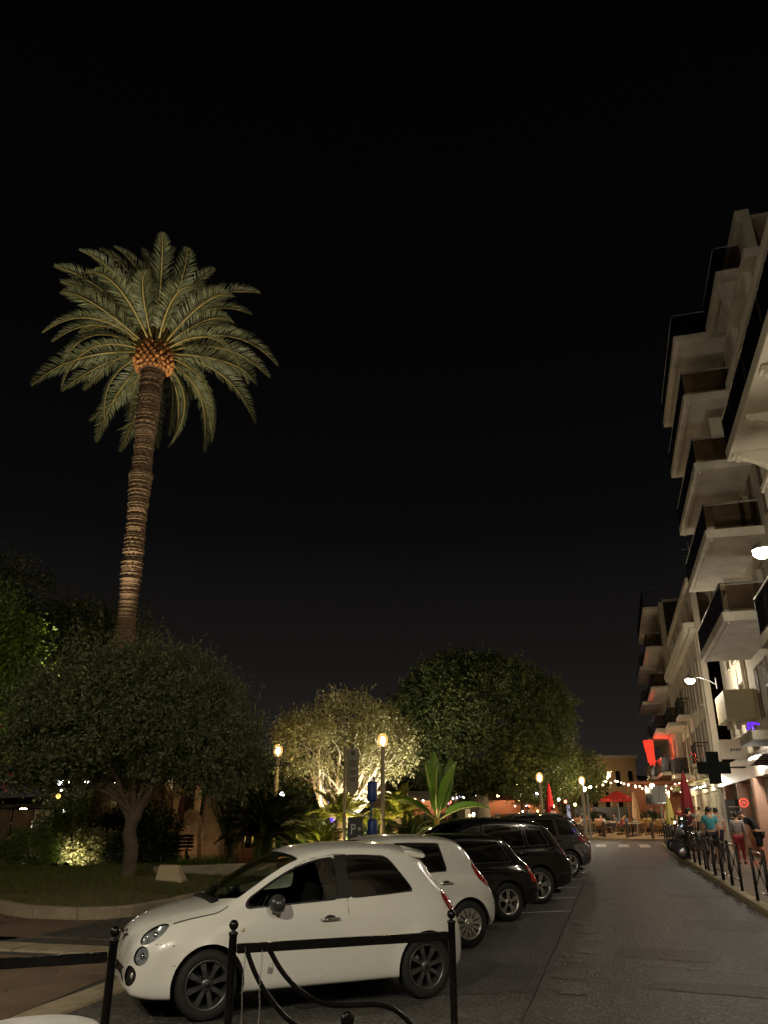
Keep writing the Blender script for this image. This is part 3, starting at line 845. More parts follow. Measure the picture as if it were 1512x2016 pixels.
    for (x, z) in S.get('handles', []):
        for di, sg in ((0, -1), (1, 1)):
            yy = -float(np.interp(z, [p for p in Z[:, np.argmin(np.abs(xs - x))][20:60]], [p for p in Y[:, np.argmin(np.abs(xs - x))][20:60]]))
            mb = MB(); mb.tube([(x - .10, sg * (yy - .004), z), (x - .085, sg * (yy + .026), z), (x + .085, sg * (yy + .028), z + .006), (x + .10, sg * (yy - .004), z + .006)], [.010, .012, .012, .010], 8)
            mb.build('door_handle', S.get('handlemat', M_chrome), doors[-1][di] if doors else root)
            mb = MB(); mb.lathe([(.0005, 0), (.032, 0), (.044, -.004)], 16, Matrix.Translation((x, sg * (yy + .002), z)) @ Matrix.Rotation(R(90) * (1 if sg < 0 else -1), 4, 'X') @ Matrix.Diagonal((1.5, .9, 1, 1)))
            mb.build('handle_recess', M_seam if paint.name.startswith('black') else M_trim, doors[-1][di] if doors else root)
    return root, F, (sf, A, NR)

def ell(c, ax, sizes, up=(0, 0, 1)):
    ax = Vector(ax).normalized(); b = Vector(up).cross(ax).normalized(); n = ax.cross(b)
    Mx = np.array([ax, b, n]); c = np.array(c)
    return lambda A, F: np.linalg.norm(((A - c) @ Mx.T) / np.array(sizes), axis=1) - 1

def paintmat(name, col, flake=0.0, rough=.25, metal=0.0):
    m = mat(name, col, rough, metal, var=0.035, scale=1.3, coat=1.0, spec=0.1 if max(col) < .02 else None)
    return m
P_white = paintmat('white car paint', (0.74, 0.735, 0.70))
P_white2 = paintmat('off white car paint', (0.68, 0.675, 0.64))
P_black = paintmat('black car paint', (0.006, 0.006, 0.007), rough=.2)
P_black2 = paintmat('black metallic car paint', (0.008, 0.008, 0.009), rough=.2)
P_grey = paintmat('black grey metallic car paint', (0.055, 0.055, 0.06), rough=.28, metal=.6)

def boxline(x0, x1, zf):
    return lambda A, F: np.where((A[:, 0] > x0) & (A[:, 0] < x1) & (A[:, 1] < -.2), A[:, 2] - zf(A[:, 0], F), 1.0)
FIAT = dict(L=3.57, nx=190, axf=.70, axr=3.00, Rt=.292, Rr=.205, tw=.19, style='eight', rimmat=M_gunmetal, archgap=.048, flare=.022, cabin=1.72, poke=.012,
  zt=[(0, .52), (.012, .61), (.04, .70), (.10, .765), (.2, .815), (.4, .875), (.6, .92), (.75, .95), (.84, .975), (.95, 1.04), (1.1, 1.135), (1.3, 1.26), (1.5, 1.365), (1.75, 1.445), (2.05, 1.48), (2.35, 1.49), (2.7, 1.478), (2.95, 1.448), (3.08, 1.42), (3.14, 1.375), (3.22, 1.24), (3.33, 1.07), (3.43, .93), (3.51, .80), (3.555, .66), (3.57, .50)],
  zb=[(0, .47), (.04, .60), (.12, .685), (.35, .775), (.6, .83), (1.0, .885), (1.5, .915), (2.0, .94), (2.5, .965), (2.9, .985), (3.2, .97), (3.4, .87), (3.5, .72), (3.57, .48)],
  wb=[(0, .25), (.03, .42), (.1, .54), (.25, .64), (.5, .70), (.9, .735), (1.5, .755), (2.2, .755), (2.8, .735), (3.1, .70), (3.3, .64), (3.45, .55), (3.54, .42), (3.57, .30)],
  wm=[(0, .38), (.015, .48), (.05, .575), (.13, .67), (.27, .74), (.45, .783), (.8, .806), (1.5, .812), (2.4, .813), (2.9, .81), (3.15, .79), (3.35, .74), (3.47, .665), (3.54, .56), (3.57, .43)],
  zs=[(0, .27), (.06, .21), (.3, .185), (1.0, .20), (2.6, .205), (3.3, .22), (3.48, .27), (3.57, .34)],
  zr=[(0, .49), (.04, .65), (.1, .72), (.35, .825), (.6, .88), (.8, .918), (.95, .97), (1.12, 1.075), (1.32, 1.195), (1.55, 1.305), (1.85, 1.385), (2.2, 1.415), (2.55, 1.40), (2.82, 1.36), (3.02, 1.275), (3.18, 1.14), (3.33, .99), (3.45, .85), (3.57, .49)],
  wr=[(0, .15), (.1, .36), (.35, .50), (.6, .56), (.95, .635), (1.1, .64), (1.4, .615), (1.8, .59), (2.3, .575), (2.7, .56), (3.0, .54), (3.2, .53), (3.35, .51), (3.5, .42), (3.57, .2)],
  wins=[(1.02, 1.05, 2.02, 2.0, M_glass), (2.13, 2.10, 2.98, 2.62, M_priv)], pillar=(1.99, 2.14), wb_off=.012, wt_off=.045, screen=(.80, .16, 1.56, .05), wk=.07,
  doors=[[(1.06, .90), (1.085, .30), (1.78, .30), (1.95, .40), (2.05, .58), (2.075, .9), (2.055, 1.35), (1.7, 1.30), (1.4, 1.15), (1.2, 1.03)]],
  handles=[(1.90, .785)], mirrors=[(1.33, .765, .95, 1.12)], mirrormat=mat('dark grey mirror shell', (0.035, 0.035, 0.036), 0.3, var=0.1, scale=12),
  seams=[boxline(.36, .90, lambda x, F: F['zb'](x) + .02 + .05 * np.clip((x - .72) / .18, 0, 1) ** 2),
         boxline(.19, .40, lambda x, F: .645 - .10 * (x - .2)), boxline(.30, .43, lambda x, F: .475 - .05 * (x - .3)), boxline(2.0, 2.7, lambda x, F: .345 + .02 * (x - 2.0)), boxline(3.30, 3.47, lambda x, F: .62 + 0 * x)],
  cuts=[('head', ell((.205, -.59, .735), (.66, -.24, .56), (.15, .09, .085))), ('drl', ell((.11, -.60, .545), (.55, -.45, .1), (.088, .14, .078))),
        ('fog', ell((.035, -.50, .375), (.2, -.5, .1), (.115, .10, .085))),
        ('tail', ell((3.37, -.69, .885), (.42, .12, -.78), (.155, .18, .085))), ('grille', lambda A, F: np.maximum.reduce([A[:, 0] - .10, np.abs(A[:, 2] - .36) - .06, np.abs(A[:, 1]) - .36])),
        ('badge', ell((.03, 0, .66), (1, 0, 0), (.09, .055, .05)))],
  cutmat={'head': (M_lens, .004, 'headlight'), 'drl': (M_lens, .004, 'running_light'), 'fog': (M_trim, -.02, 'fog_light'), 'tail': (M_redlens, .008, 'tail_light'), 'grille': (M_trim, -.015, 'grille'), 'badge': (mat('dark red badge', (.12, .01, .012), .25, var=.1, scale=30, coat=.5), .006, 'badge')})
fiat, FF, FS = car('small_hatchback', FIAT, (-2.60, 8.66, 0.004), R(24.8), 'white rounded two-door hatchback with dark grey eight-spoke wheels behind the black barrier', P_white)
# extra details of the white hatchback
mb = MB()
for i in range(13):
    pass
prof = [(2.98, 1.438), (3.10, 1.424), (3.22, 1.398), (3.235, 1.386), (3.20, 1.37), (3.08, 1.385)]
for i, y in enumerate(np.linspace(-.52, .52, 15)):
    dx = -.10 * (abs(y) / .52) ** 3; dz = -.055 * (abs(y) / .52) ** 2
    mb.v += [(p[0] + dx, y, p[1] + dz) for p in prof]
for i in range(14):
    for k in range(6): mb.f.append([i * 6 + k, i * 6 + (k + 1) % 6, i * 6 + 6 + (k + 1) % 6, i * 6 + 6 + k]); mb.sm.append(True); mb.mi.append(0)
mb.f += [[5, 4, 3, 2, 1, 0], [84, 85, 86, 87, 88, 89]]; mb.sm += [False, False]; mb.mi += [0, 0]
mb.build('roof_spoiler', P_white, fiat)
mb = MB()   # wipers at the foot of the windscreen
mb.tube([(.84, -.30, 1.0), (.93, -.02, 1.06), (.98, .22, 1.08)], .009, 6); mb.tube([(.85, .1, 1.01), (.96, .36, 1.06)], .009, 6)
mb.bev(.76, .86, -.42, .42, .92, .975, .02)
mb.build('wiper', M_trim, fiat)
for sg in (-1, 1):
    mb = MB(); mb.lathe([(.0005, .006), (.016, .005), (.02, 0)], 14, Matrix.Translation((1.0, sg * .80, .735)) @ Matrix.Rotation(R(90) * (1 if sg < 0 else -1), 4, 'X'))
    mb.build('side_repeater', mat('pale indicator', (.6, .55, .4), .2, var=.1, scale=30, coat=.4), fiat)
    mb = MB(); mb.sphere((.07, sg * .51, .375), .035, 12, 8); mb.build('fog_lamp_bulb', M_bowl, fiat)
mb = MB(); mb.tube([(.0, -.16, .695), (-.012, 0, .70), (.0, .16, .695)], .012, 8); mb.build('chrome_bar', M_chrome, fiat)

def sdfcut(poly, r=.02): return lambda A, F: np.where(A[:, 1] < -.3, sdf_poly(A[:, [0, 2]], poly, r), 1.0)
CLIO = dict(L=3.81, nx=130, axf=.80, axr=3.22, Rt=.305, Rr=.20, tw=.185, style='multi', rimmat=M_silver, archgap=.045, flare=.012, cabin=1.75,
  zt=[(0, .5), (.03, .62), (.12, .72), (.4, .86), (.8, .97), (1.0, 1.02), (1.3, 1.20), (1.6, 1.38), (1.85, 1.45), (2.2, 1.49), (2.6, 1.49), (3.0, 1.465), (3.22, 1.43), (3.34, 1.36), (3.46, 1.18), (3.58, 1.0), (3.70, .86), (3.78, .7), (3.81, .5)],
  zb=[(0, .46), (.1, .64), (.4, .78), (.9, .88), (1.5, .91), (2.2, .94), (2.9, .975), (3.3, .98), (3.55, .90), (3.72, .74), (3.81, .48)],
  wb=[(0, .3), (.05, .48), (.2, .62), (.6, .72), (1.2, .75), (2.4, .75), (3.0, .73), (3.4, .68), (3.65, .60), (3.77, .48), (3.81, .35)],
  wm=[(0, .42), (.03, .54), (.12, .66), (.35, .76), (.7, .81), (1.4, .82), (2.6, .82), (3.1, .815), (3.4, .79), (3.62, .73), (3.74, .64), (3.79, .54), (3.81, .44)],
  zs=[(0, .26), (.1, .2), (1, .21), (3.2, .22), (3.65, .27), (3.81, .34)],
  zr=[(0, .48), (.4, .82), (.9, .93), (1.1, .99), (1.35, 1.15), (1.6, 1.29), (1.9, 1.385), (2.3, 1.415), (2.7, 1.41), (3.0, 1.385), (3.2, 1.33), (3.36, 1.20), (3.5, 1.04), (3.65, .86), (3.81, .49)],
  wr=[(0, .15), (.4, .5), (.9, .62), (1.3, .62), (1.8, .59), (2.6, .575), (3.1, .56), (3.4, .53), (3.65, .46), (3.81, .2)],
  wins=[(1.05, 1.05, 2.05, 2.0, M_glass), (2.12, 2.08, 2.93, 2.84, M_priv)], pillar=(2.0, 2.13), screen=(1.0, .15, 1.72, .05), wt_off=.03,
  doors=[[(2.10, 1.35), (2.12, .34), (2.55, .34), (2.80, .50), (2.98, .70), (3.06, .98), (2.98, 1.33)]],
  handles=[(2.86, .84)], mirrors=[(1.3, .76, .98, 1.0)],
  cuts=[('tail', sdfcut([(3.38, 1.06), (3.45, .90), (3.58, .81), (3.73, .77), (3.74, .88), (3.60, 1.04), (3.47, 1.14)], .02))],
  cutmat={'tail': (M_redlens, .006, 'tail_light')}, seams=[boxline(3.3, 3.72, lambda x, F: .62 + 0 * x)])
def put(spec, contact, rz):
    """origin so that the rear-left tyre stands at contact"""
    a = R(rz); lx, ly = spec['axr'], -(spec['wm'][len(spec['wm']) // 2][1] - .02)
    return (contact[0] - (lx * math.cos(a) - ly * math.sin(a)), contact[1] - (lx * math.sin(a) + ly * math.cos(a)), gz(*contact) * .85 + .004)
clio, _, _ = car('five_door_hatchback', CLIO, put(CLIO, (1.24, 12.45), 24), R(24), 'off white five-door hatchback with silver wheel covers, second from the black barrier', P_white2)
GOLF = dict(L=4.15, nx=130, axf=.87, axr=3.38, Rt=.315, Rr=.205, tw=.195, style='five', rimmat=M_silver, archgap=.045, flare=.012,
  zt=[(0, .5), (.03, .62), (.12, .72), (.5, .86), (1.0, .95), (1.2, .99), (1.5, 1.16), (1.8, 1.34), (2.05, 1.41), (2.5, 1.445), (3.0, 1.44), (3.4, 1.41), (3.58, 1.36), (3.72, 1.20), (3.88, 1.02), (4.02, .92), (4.10, .80), (4.15, .5)],
  zb=[(0, .46), (.1, .64), (.5, .78), (1.0, .86), (1.6, .89), (2.4, .91), (3.2, .93), (3.6, .93), (3.9, .88), (4.07, .74), (4.15, .48)],
  wb=[(0, .35), (.05, .52), (.2, .65), (.6, .74), (1.2, .78), (2.6, .78), (3.3, .76), (3.7, .71), (3.95, .65), (4.1, .56), (4.15, .45)],
  wm=[(0, .48), (.03, .58), (.12, .70), (.35, .80), (.7, .85), (1.4, .865), (2.8, .865), (3.4, .86), (3.8, .83), (4.0, .78), (4.1, .70), (4.13, .62), (4.15, .5)],
  zs=[(0, .26), (.1, .2), (1, .21), (3.5, .22), (4.0, .28), (4.15, .34)],
  zr=[(0, .48), (.5, .82), (1.05, .90), (1.3, .97), (1.55, 1.12), (1.85, 1.27), (2.15, 1.345), (2.6, 1.375), (3.1, 1.365), (3.4, 1.33), (3.58, 1.24), (3.75, 1.08), (3.9, .96), (4.05, .82), (4.15, .49)],
  wr=[(0, .15), (.5, .5), (1.0, .64), (1.5, .64), (2.0, .61), (3.0, .60), (3.5, .58), (3.8, .55), (4.0, .50), (4.15, .2)],
  wins=[(1.25, 1.3, 2.3, 2.28, M_priv), (2.38, 2.36, 3.58, 3.3, M_priv)], pillar=(2.28, 2.4), screen=(1.18, .15, 1.9, .05),
  doors=[[(1.3, .92), (1.32, .3), (2.3, .3), (2.37, .5), (2.38, 1.3), (2.1, 1.28), (1.7, 1.14)]], handles=[(2.2, .80)], handlemat=P_black, mirrors=[(1.55, .8, .98, .9)],
  cuts=[('tail', sdfcut([(3.86, .95), (3.90, .64), (4.12, .62), (4.135, .78), (4.05, .95)], .014))], cutmat={'tail': (M_redlens, .006, 'tail_light')},
  seams=[boxline(3.75, 4.14, lambda x, F: .55 + 0 * x)])
golf, _, _ = car('hatchback', GOLF, put(GOLF, (2.24, 15.3), 23.5), R(23.5), 'black square-backed hatchback with silver five-spoke wheels and upright red tail light', P_black)
SUV = dict(L=4.75, nx=130, axf=.92, axr=3.75, Rt=.36, Rr=.25, tw=.235, style='y', rimmat=M_silver, archgap=.05, flare=.015,
  zt=[(0, .55), (.03, .72), (.12, .86), (.5, 1.02), (1.0, 1.10), (1.25, 1.15), (1.6, 1.36), (1.95, 1.56), (2.3, 1.66), (2.8, 1.70), (3.4, 1.69), (3.9, 1.65), (4.15, 1.60), (4.32, 1.44), (4.48, 1.22), (4.60, 1.06), (4.70, .9), (4.75, .6)],
  zb=[(0, .5), (.1, .74), (.5, .92), (1.0, 1.0), (1.8, 1.04), (2.8, 1.07), (3.6, 1.10), (4.2, 1.12), (4.5, 1.02), (4.67, .84), (4.75, .56)],
  wb=[(0, .4), (.05, .58), (.2, .72), (.6, .82), (1.2, .86), (3.0, .86), (3.8, .84), (4.2, .79), (4.5, .72), (4.68, .62), (4.75, .5)],
  wm=[(0, .55), (.03, .66), (.12, .78), (.4, .89), (.8, .935), (1.6, .945), (3.2, .945), (3.9, .94), (4.3, .91), (4.58, .84), (4.7, .74), (4.73, .66), (4.75, .55)],
  zs=[(0, .3), (.1, .24), (1, .25), (3.9, .26), (4.5, .34), (4.75, .42)],
  zr=[(0, .52), (.5, .97), (1.1, 1.05), (1.35, 1.12), (1.65, 1.29), (2.0, 1.46), (2.4, 1.56), (2.9, 1.60), (3.5, 1.595), (3.95, 1.55), (4.2, 1.46), (4.38, 1.30), (4.52, 1.13), (4.66, .95), (4.75, .58)],
  wr=[(0, .2), (.5, .6), (1.1, .73), (1.6, .72), (2.2, .68), (3.2, .665), (3.9, .64), (4.3, .60), (4.55, .55), (4.75, .25)],
  wins=[(1.35, 1.4, 2.45, 2.42, M_priv), (2.54, 2.5, 3.50, 3.46, M_priv), (3.56, 3.52, 4.30, 4.0, M_priv)], screen=(1.22, .15, 2.05, .05), screenmat=M_glass,
  doors=[[(2.48, 1.5), (2.5, .42), (3.1, .42), (3.3, .62), (3.48, .9), (3.52, 1.5)]], handles=[(3.3, .98)], handlemat=P_black, mirrors=[(1.62, .9, 1.14, 1.1)], mirrormat=P_black,
  cuts=[('tail', sdfcut([(4.42, 1.06), (4.46, .90), (4.66, .88), (4.66, .98), (4.56, 1.10)], .015))], cutmat={'tail': (mat('dark red lens', (.10, .006, .008), .12, var=.15, scale=30, coat=.6), .006, 'tail_light')},
  seams=[boxline(4.3, 4.74, lambda x, F: .68 + 0 * x)])
suv, _, _ = car('estate_car', SUV, put(SUV, (3.32, 18.0), 23.5), R(23.5), 'large glossy black sport utility car with dark tail light, beside the black hatchback', P_black2)
KUGA = dict(SUV); KUGA.update(L=4.55, style='y', rimmat=M_silver, flare=.02, wins=[(1.35, 1.4, 2.35, 2.32, M_priv), (2.42, 2.4, 3.30, 3.26, M_priv), (3.36, 3.34, 4.08, 3.85, M_priv)], axr=3.62,
  cuts=[('tail', sdfcut([(4.0, 1.06), (4.14, .92), (4.50, .90), (4.50, 1.02), (4.30, 1.10)], .015))], cutmat={'tail': (mat('wine red lens', (.20, .008, .012), .12, var=.15, scale=30, coat=.6), .006, 'tail_light')})
for k in ('zt', 'zb', 'wb', 'wm', 'zs', 'zr', 'wr'): KUGA[k] = [(x * 4.55 / 4.75, v) for x, v in SUV[k]]
KUGA['doors'] = [[(2.36, 1.5), (2.38, .42), (2.98, .42), (3.18, .62), (3.34, .9), (3.38, 1.5)]]
KUGA['seams'] = [boxline(4.1, 4.54, lambda x, F: .68 + 0 * x)]
kuga, _, _ = car('sport_utility_car', KUGA, put(KUGA, (5.42, 24.5), 22), R(22), 'dark grey metallic sport utility car with open-spoke wheels and wine red tail light', P_grey)
far1, _, _ = car('sport_utility_car', KUGA, put(KUGA, (6.15, 27.4), 22), R(22), 'black sport utility car with roof rails behind the dark grey one', P_black2)
for rt in (far1, kuga):
    mb = MB()
    for sg in (-1, 1): mb.tube([(1.9, sg * .62, 1.60), (2.0, sg * .63, 1.655), (2.8, sg * .63, 1.70), (3.6, sg * .61, 1.685), (3.8, sg * .60, 1.61)], .016, 8)
    mb.build('roof_rail', M_chrome, rt)
mb = MB(); mb.prism([(3.45, 1.665), (3.55, 1.67), (3.66, 1.745), (3.68, 1.745), (3.66, 1.66)], 'y', -.02, .02); mb.build('roof_antenna', M_trim, suv)
mb = MB(); mb.tube([(2.95, 0, 1.46), (3.25, 0, 1.60)], .006, 6); mb.build('roof_antenna', M_trim, clio)
# ================================================================== barriers, lamps, street furniture
M_iron = mat('black gloss iron', (0.004, 0.004, 0.004), 0.24, var=0.3, scale=14, bump=0.08, bscale=50, spec=0.28)
M_post = mat('beige lamp post', srgb(186, 168, 130), 0.5, var=0.1, scale=6)
M_steel = mat('galvanised steel', (0.38, 0.37, 0.35), 0.45, 0.7, var=0.15, scale=10)
def barrier(p0, p1, label, scroll=True, h=1.03):
    p0 = Vector((*p0, 0)); p1 = Vector((*p1, 0)); L = (p1 - p0).length; a = math.atan2((p1 - p0).y, (p1 - p0).x)
    root = empty('railing', p0, a, label, 'railing', 'black barriers at the end of the parking bays')
    for x in (0, L):
        mb = MB(); mb.lathe([(.05, 0), (.05, .012), (.026, .02), (.026, h + .0), (.031, h + .004), (.031, h + .018), (.014, h + .024), (.014, h + .034)], 16, Matrix.Translation((x, 0, 0)))
        po = mb.build('post', M_iron, root)
        mb = MB(); mb.sphere((x, 0, h + .060), .031, 16, 12); mb.build('finial', M_iron, po)
    mb = MB(); mb.bev(.03, L - .03, -.021, .021, h - .105, h - .05, .006); mb.build('top_rail', M_iron, root)
    mb = MB(); mb.bev(.03, L - .03, -.015, .015, .10, .14, .005); mb.build('bottom_rail', M_iron, root)
    if scroll:
        k = L / 1.59
        for pts in ([(.25, .93), (.31, .84), (.37, .77), (.46, .69), (.56, .63), (.70, .585), (.85, .575), (.98, .57), (1.10, .545), (1.22, .47), (1.32, .37), (1.42, .24), (1.47, .14)],
                    [(.10, .93), (.14, .84), (.20, .74), (.29, .63), (.38, .54), (.50, .465), (.62, .43), (.76, .42), (.90, .415), (1.01, .38), (1.12, .30), (1.20, .20), (1.24, .14)]):
            xs = np.linspace(0, len(pts) - 1, 46); fx = pchip(range(len(pts)), [q[0] * k for q in pts]); fz = pchip(range(len(pts)), [q[1] for q in pts])
            mb = MB(); mb.tube([(float(fx(t)), 0, float(fz(t))) for t in xs], .0165, 10); mb.build('scroll_bar', M_iron, root)
        mb = MB(); mb.lathe([(.0005, .018), (.03, .018), (.045, .008), (.048, 0), (.045, -.008), (.03, -.018), (.0005, -.018)], 20, Matrix.Translation((.80 * k, 0, .497)) @ Matrix.Rotation(R(90), 4, 'X')); mb.build('boss', M_iron, root)
    return root
barrier((-.985, 5.69), (.49, 6.29), 'black scroll railing with ball finials in front of the white hatchback')
barrier((-3.15, 4.76), (-1.665, 5.385), 'black railing with plain panel beside the brown paved path', True)
# chain and padlock hanging from the railing
def chain(name, top, n, label, sway):
    mb = MB(); p = Vector(top)
    for i in range(n):
        c = p + Vector((sway * math.sin(i * .35), .004 * math.cos(i), -i * .0165))
        ring = [c + (Vector((.0045 * math.cos(q), 0, .0105 * math.sin(q))) if i % 2 else Vector((0, .0045 * math.cos(q), .0105 * math.sin(q)))) for q in [2 * math.pi * k / 8 for k in range(9)]]
        mb.tube(ring, .0014, 4, False)
    o = mb.build(name, M_steel, None); tag(o, label, 'chain', 'chains hung on the railing'); return o
chain('chain', (-.905, 5.70, .955), 29, 'thin steel chain hanging from the railing beside its post', .003)
chain('chain', (-.80, 5.745, .96), 44, 'longer thin steel chain with loose end hanging from the railing', .004)
mb = MB(); mb.bev(-.018, .018, -.007, .007, 0, .036, .004)
mb.tube([(-.011, 0, .035), (-.011, 0, .055), (0, 0, .064), (.011, 0, .055), (.011, 0, .035)], .0025, 6)
o = mb.build('padlock', M_steel, None, (-.745, 5.76, .80), (0, .2, .4)); tag(o, 'small steel padlock hanging on the railing chain', 'padlock')

# cafe table behind the camera-side railing
t = empty('cafe_table', (-1.79, 4.62, 0), 0.2, 'white round cafe table beside the black railing', 'table')
M_wtab = mat('white table top', (0.62, 0.61, 0.60), 0.35, var=0.06, scale=5)
mb = MB(); mb.lathe([(.0005, .745), (.30, .745), (.322, .738), (.33, .725), (.32, .712), (.0005, .705)], 48); mb.build('table_top', M_wtab, t)
mb = MB(); mb.lathe([(.03, .71), (.028, .06), (.05, .05)], 14); mb.build('column', M_iron, t)
mb = MB(); mb.lathe([(.0005, .055), (.1, .05), (.22, .015), (.22, 0)], 28); mb.build('base', M_iron, t)
# pavement guard frames on the right
def guard(s, L=1.35):
    root = empty('guard_rail', W(s, KN(s) + .13, ZG(s) + .128), -AL + .0176)
    for y in (0, L):
        mb = MB(); mb.lathe([(.032, 0), (.032, .985), (.028, .995), (.0005, 1.0)], 12, Matrix.Translation((0, y, 0))); mb.build('post', M_iron, root)
    mb = MB(); mb.tube([(0, 0, .93), (0, L, .93)], .018, 8); mb.build('top_rail', M_iron, root)
    mb = MB(); mb.tube([(0, 0, .2), (0, L, .2)], .014, 8); mb.build('bottom_rail', M_iron, root)
    for sg in (1, -1):
        mb = MB(); mb.tube([(.004 * sg, 0, .56 - sg * .36), (.004 * sg, L / 2, .56), (.004 * sg, L, .56 + sg * .36)], .010, 6); mb.build('brace', M_iron, root)
    mb = MB(); mb.lathe([(.0005, .02), (.05, .016), (.062, 0), (.05, -.016), (.0005, -.02)], 16, Matrix.Translation((0, L / 2, .56)) @ Matrix.Rotation(R(90), 4, 'Y')); mb.build('boss', M_iron, root)
    return tag(root, 'black cross-braced guard rail along the kerb of the right pavement', 'guard rail', 'guard rails along the right kerb')
for s in (17.35, 20.55, 22.0, 23.5, 25.0, 27.0, 28.5, 30.0, 31.7, 33.2, 34.7, 36.3, 37.9, 39.5, 41.1): guard(s)

# lantern posts of the garden
def lantern(x, y, z0, h, label, S, col=(1.0, .70, .34), r=.20, group='lantern posts'):
    root = empty('lantern_post', (x, y, z0), 0, label, 'street lamp', group)
    mb = MB(); mb.lathe([(.16, 0), (.16, .05), (.105, .10), (.095, .5), (.078, h - .62), (.09, h - .60), (.09, h - .55)], 16); mb.build('post', M_post, root)
    mb = MB(); mb.lathe([(.06, h - .56), (.13, h - .52), (.14, h - .49), (.10, h - .485)], 16); mb.build('collar', M_steel, root)
    mb = MB(); mb.lathe([(.09, h - .485), (r * .85, h - .42), (r, h - .28), (r * .92, h - .14), (r * .6, h - .03), (r * .3, h)], 14)
    mb.build('lamp_globe', frostmat('frosted lantern %.2f' % col[2], (1.0, .55, .16), .55), root)
    mb = MB(); mb.sphere((0, 0, h - .27), .085, 12, 8, 1.7); mb.build('bulb', emat('lantern glow %.0f %.2f' % (S, col[2]), col, S * 3.4), root)
    mb = MB(); mb.lathe([(r * .34, h - .005), (r * .3, h + .03), (.0005, h + .05)], 14); mb.build('cap', M_steel, root)
    return root
lantern(-.05, 30.3, .1, 4.6, 'beige lantern post beside the parking meter', 80)
lantern(-4.55, 34.5, .1, 4.55, 'beige lantern post by the cactus and cycads', 80)
lantern(-12.4, 35.6, .1, 4.4, 'added beige lantern post hidden behind the olive crown to brighten the dark trees', 90)  # added unseen behind the crown, brightens the dark trees at the back
lantern(8.3, 43.4, .3, 3.65, 'lantern post behind the parked cars under the round tree', 75)
lantern(12.0, 49.4, .55, 3.5, 'lantern post at the plaza kerb beside the grey twin poles', 380, WARM, .2)
lantern(16.6, 60.0, .6, 4.3, 'lantern post on the terrace before the far buildings', 220, WARM, .18)

# street lights on arms from the facades
def arm_light(s, n, z, label, P, S=60):
    root = empty('street_light', W(s, 5.0, z), -AL, label, 'street light', 'street lights on the facades')
    dn = n - 5.0
    mb = MB(); mb.box(-.03, .0, -.09, .09, -.35, .15); mb.build('wall_plate', M_steel, root)
    mb = MB(); mb.tube([(0, 0, -.2), (dn * .25, 0, .02), (dn * .6, 0, .18), (dn * .82, 0, .20)], .026, 8); mb.build('arm', M_steel, root)
    mb = MB(); mb.lathe([(.0005, .16), (.10, .15), (.2, .08), (.22, .0), (.215, -.01)], 18, Matrix.Translation((dn, 0, .12))); mb.build('lamp_head', M_steel, root)
    mb = MB(); mb.lathe([(.20, -.0), (.20, -.08), (.15, -.16), (.07, -.2), (.0005, -.21)], 18, Matrix.Translation((dn, 0, .115))); mb.build('lens', emat('street light glow %.0f' % S, (1.0, .84, .56), S), root)
    lamp('street_light_bulb', (dn, 0, -.26), P, (1.0, .90, .73), root, .14)
    return root
arm_light(18.75, 3.9, 7.42, 'bright street light on the ornate near building', 500, 90)
arm_light(38.0, 3.9, 7.48, 'bright street light on a curved arm above the wall box', 500, 90)
arm_light(-1.2, 3.9, 7.42, 'street light on the facade beside the start of the street', 950, 90)
# the tall lamp of the same square behind the viewpoint, left of the street: it lights the white cars
t = empty('street_light', (-4.3, -2.6, 0), 0, 'tall lamp post on the brown paving at the start of the bays', 'street light')
mb = MB(); mb.lathe([(.14, 0), (.14, .06), (.08, .12), (.06, 6.6)], 14); mb.build('post', M_post, t)
mb = MB(); mb.tube([(0, 0, 6.55), (.1, .25, 6.8), (.2, .5, 6.85)], .04, 8); mb.build('arm', M_post, t)
mb = MB(); mb.lathe([(.0005, .1), (.12, .08), (.2, 0)], 16, Matrix.Translation((.22, .58, 6.82))); mb.build('lamp_head', M_steel, t)
mb = MB(); mb.lathe([(.18, 0), (.15, -.07), (.0005, -.12)], 16, Matrix.Translation((.22, .58, 6.815))); mb.build('lens', emat('street light glow 60', (1.0, .84, .56), 60), t)
lamp('street_light_bulb', (.22, .58, 6.6), 2150, WARM, t, .14)

t = empty('street_light', (-9.6, 7.6, 0), 0, 'added lamp post out of view on the left that brightens lawn and brown paving', 'street light')  # added outside the view to brighten lawn, brown paving and kerb
mb = MB(); mb.lathe([(.14, 0), (.14, .06), (.08, .12), (.06, 6.2)], 14); mb.build('post', M_post, t)
mb = MB(); mb.lathe([(.0005, .1), (.12, .08), (.2, 0)], 16, Matrix.Translation((0, 0, 6.42))); mb.build('lamp_head', M_steel, t)
mb = MB(); mb.tube([(-.15, 0, 6.2), (-.15, 0, 6.43)], .012, 6); mb.tube([(.15, 0, 6.2), (.15, 0, 6.43)], .012, 6); mb.tube([(-.15, 0, 6.2), (.15, 0, 6.2)], .02, 6); mb.build('bracket', M_steel, t)
lamp('street_light_bulb', (0, 0, 6.32), 1100, WARM, t, .14)

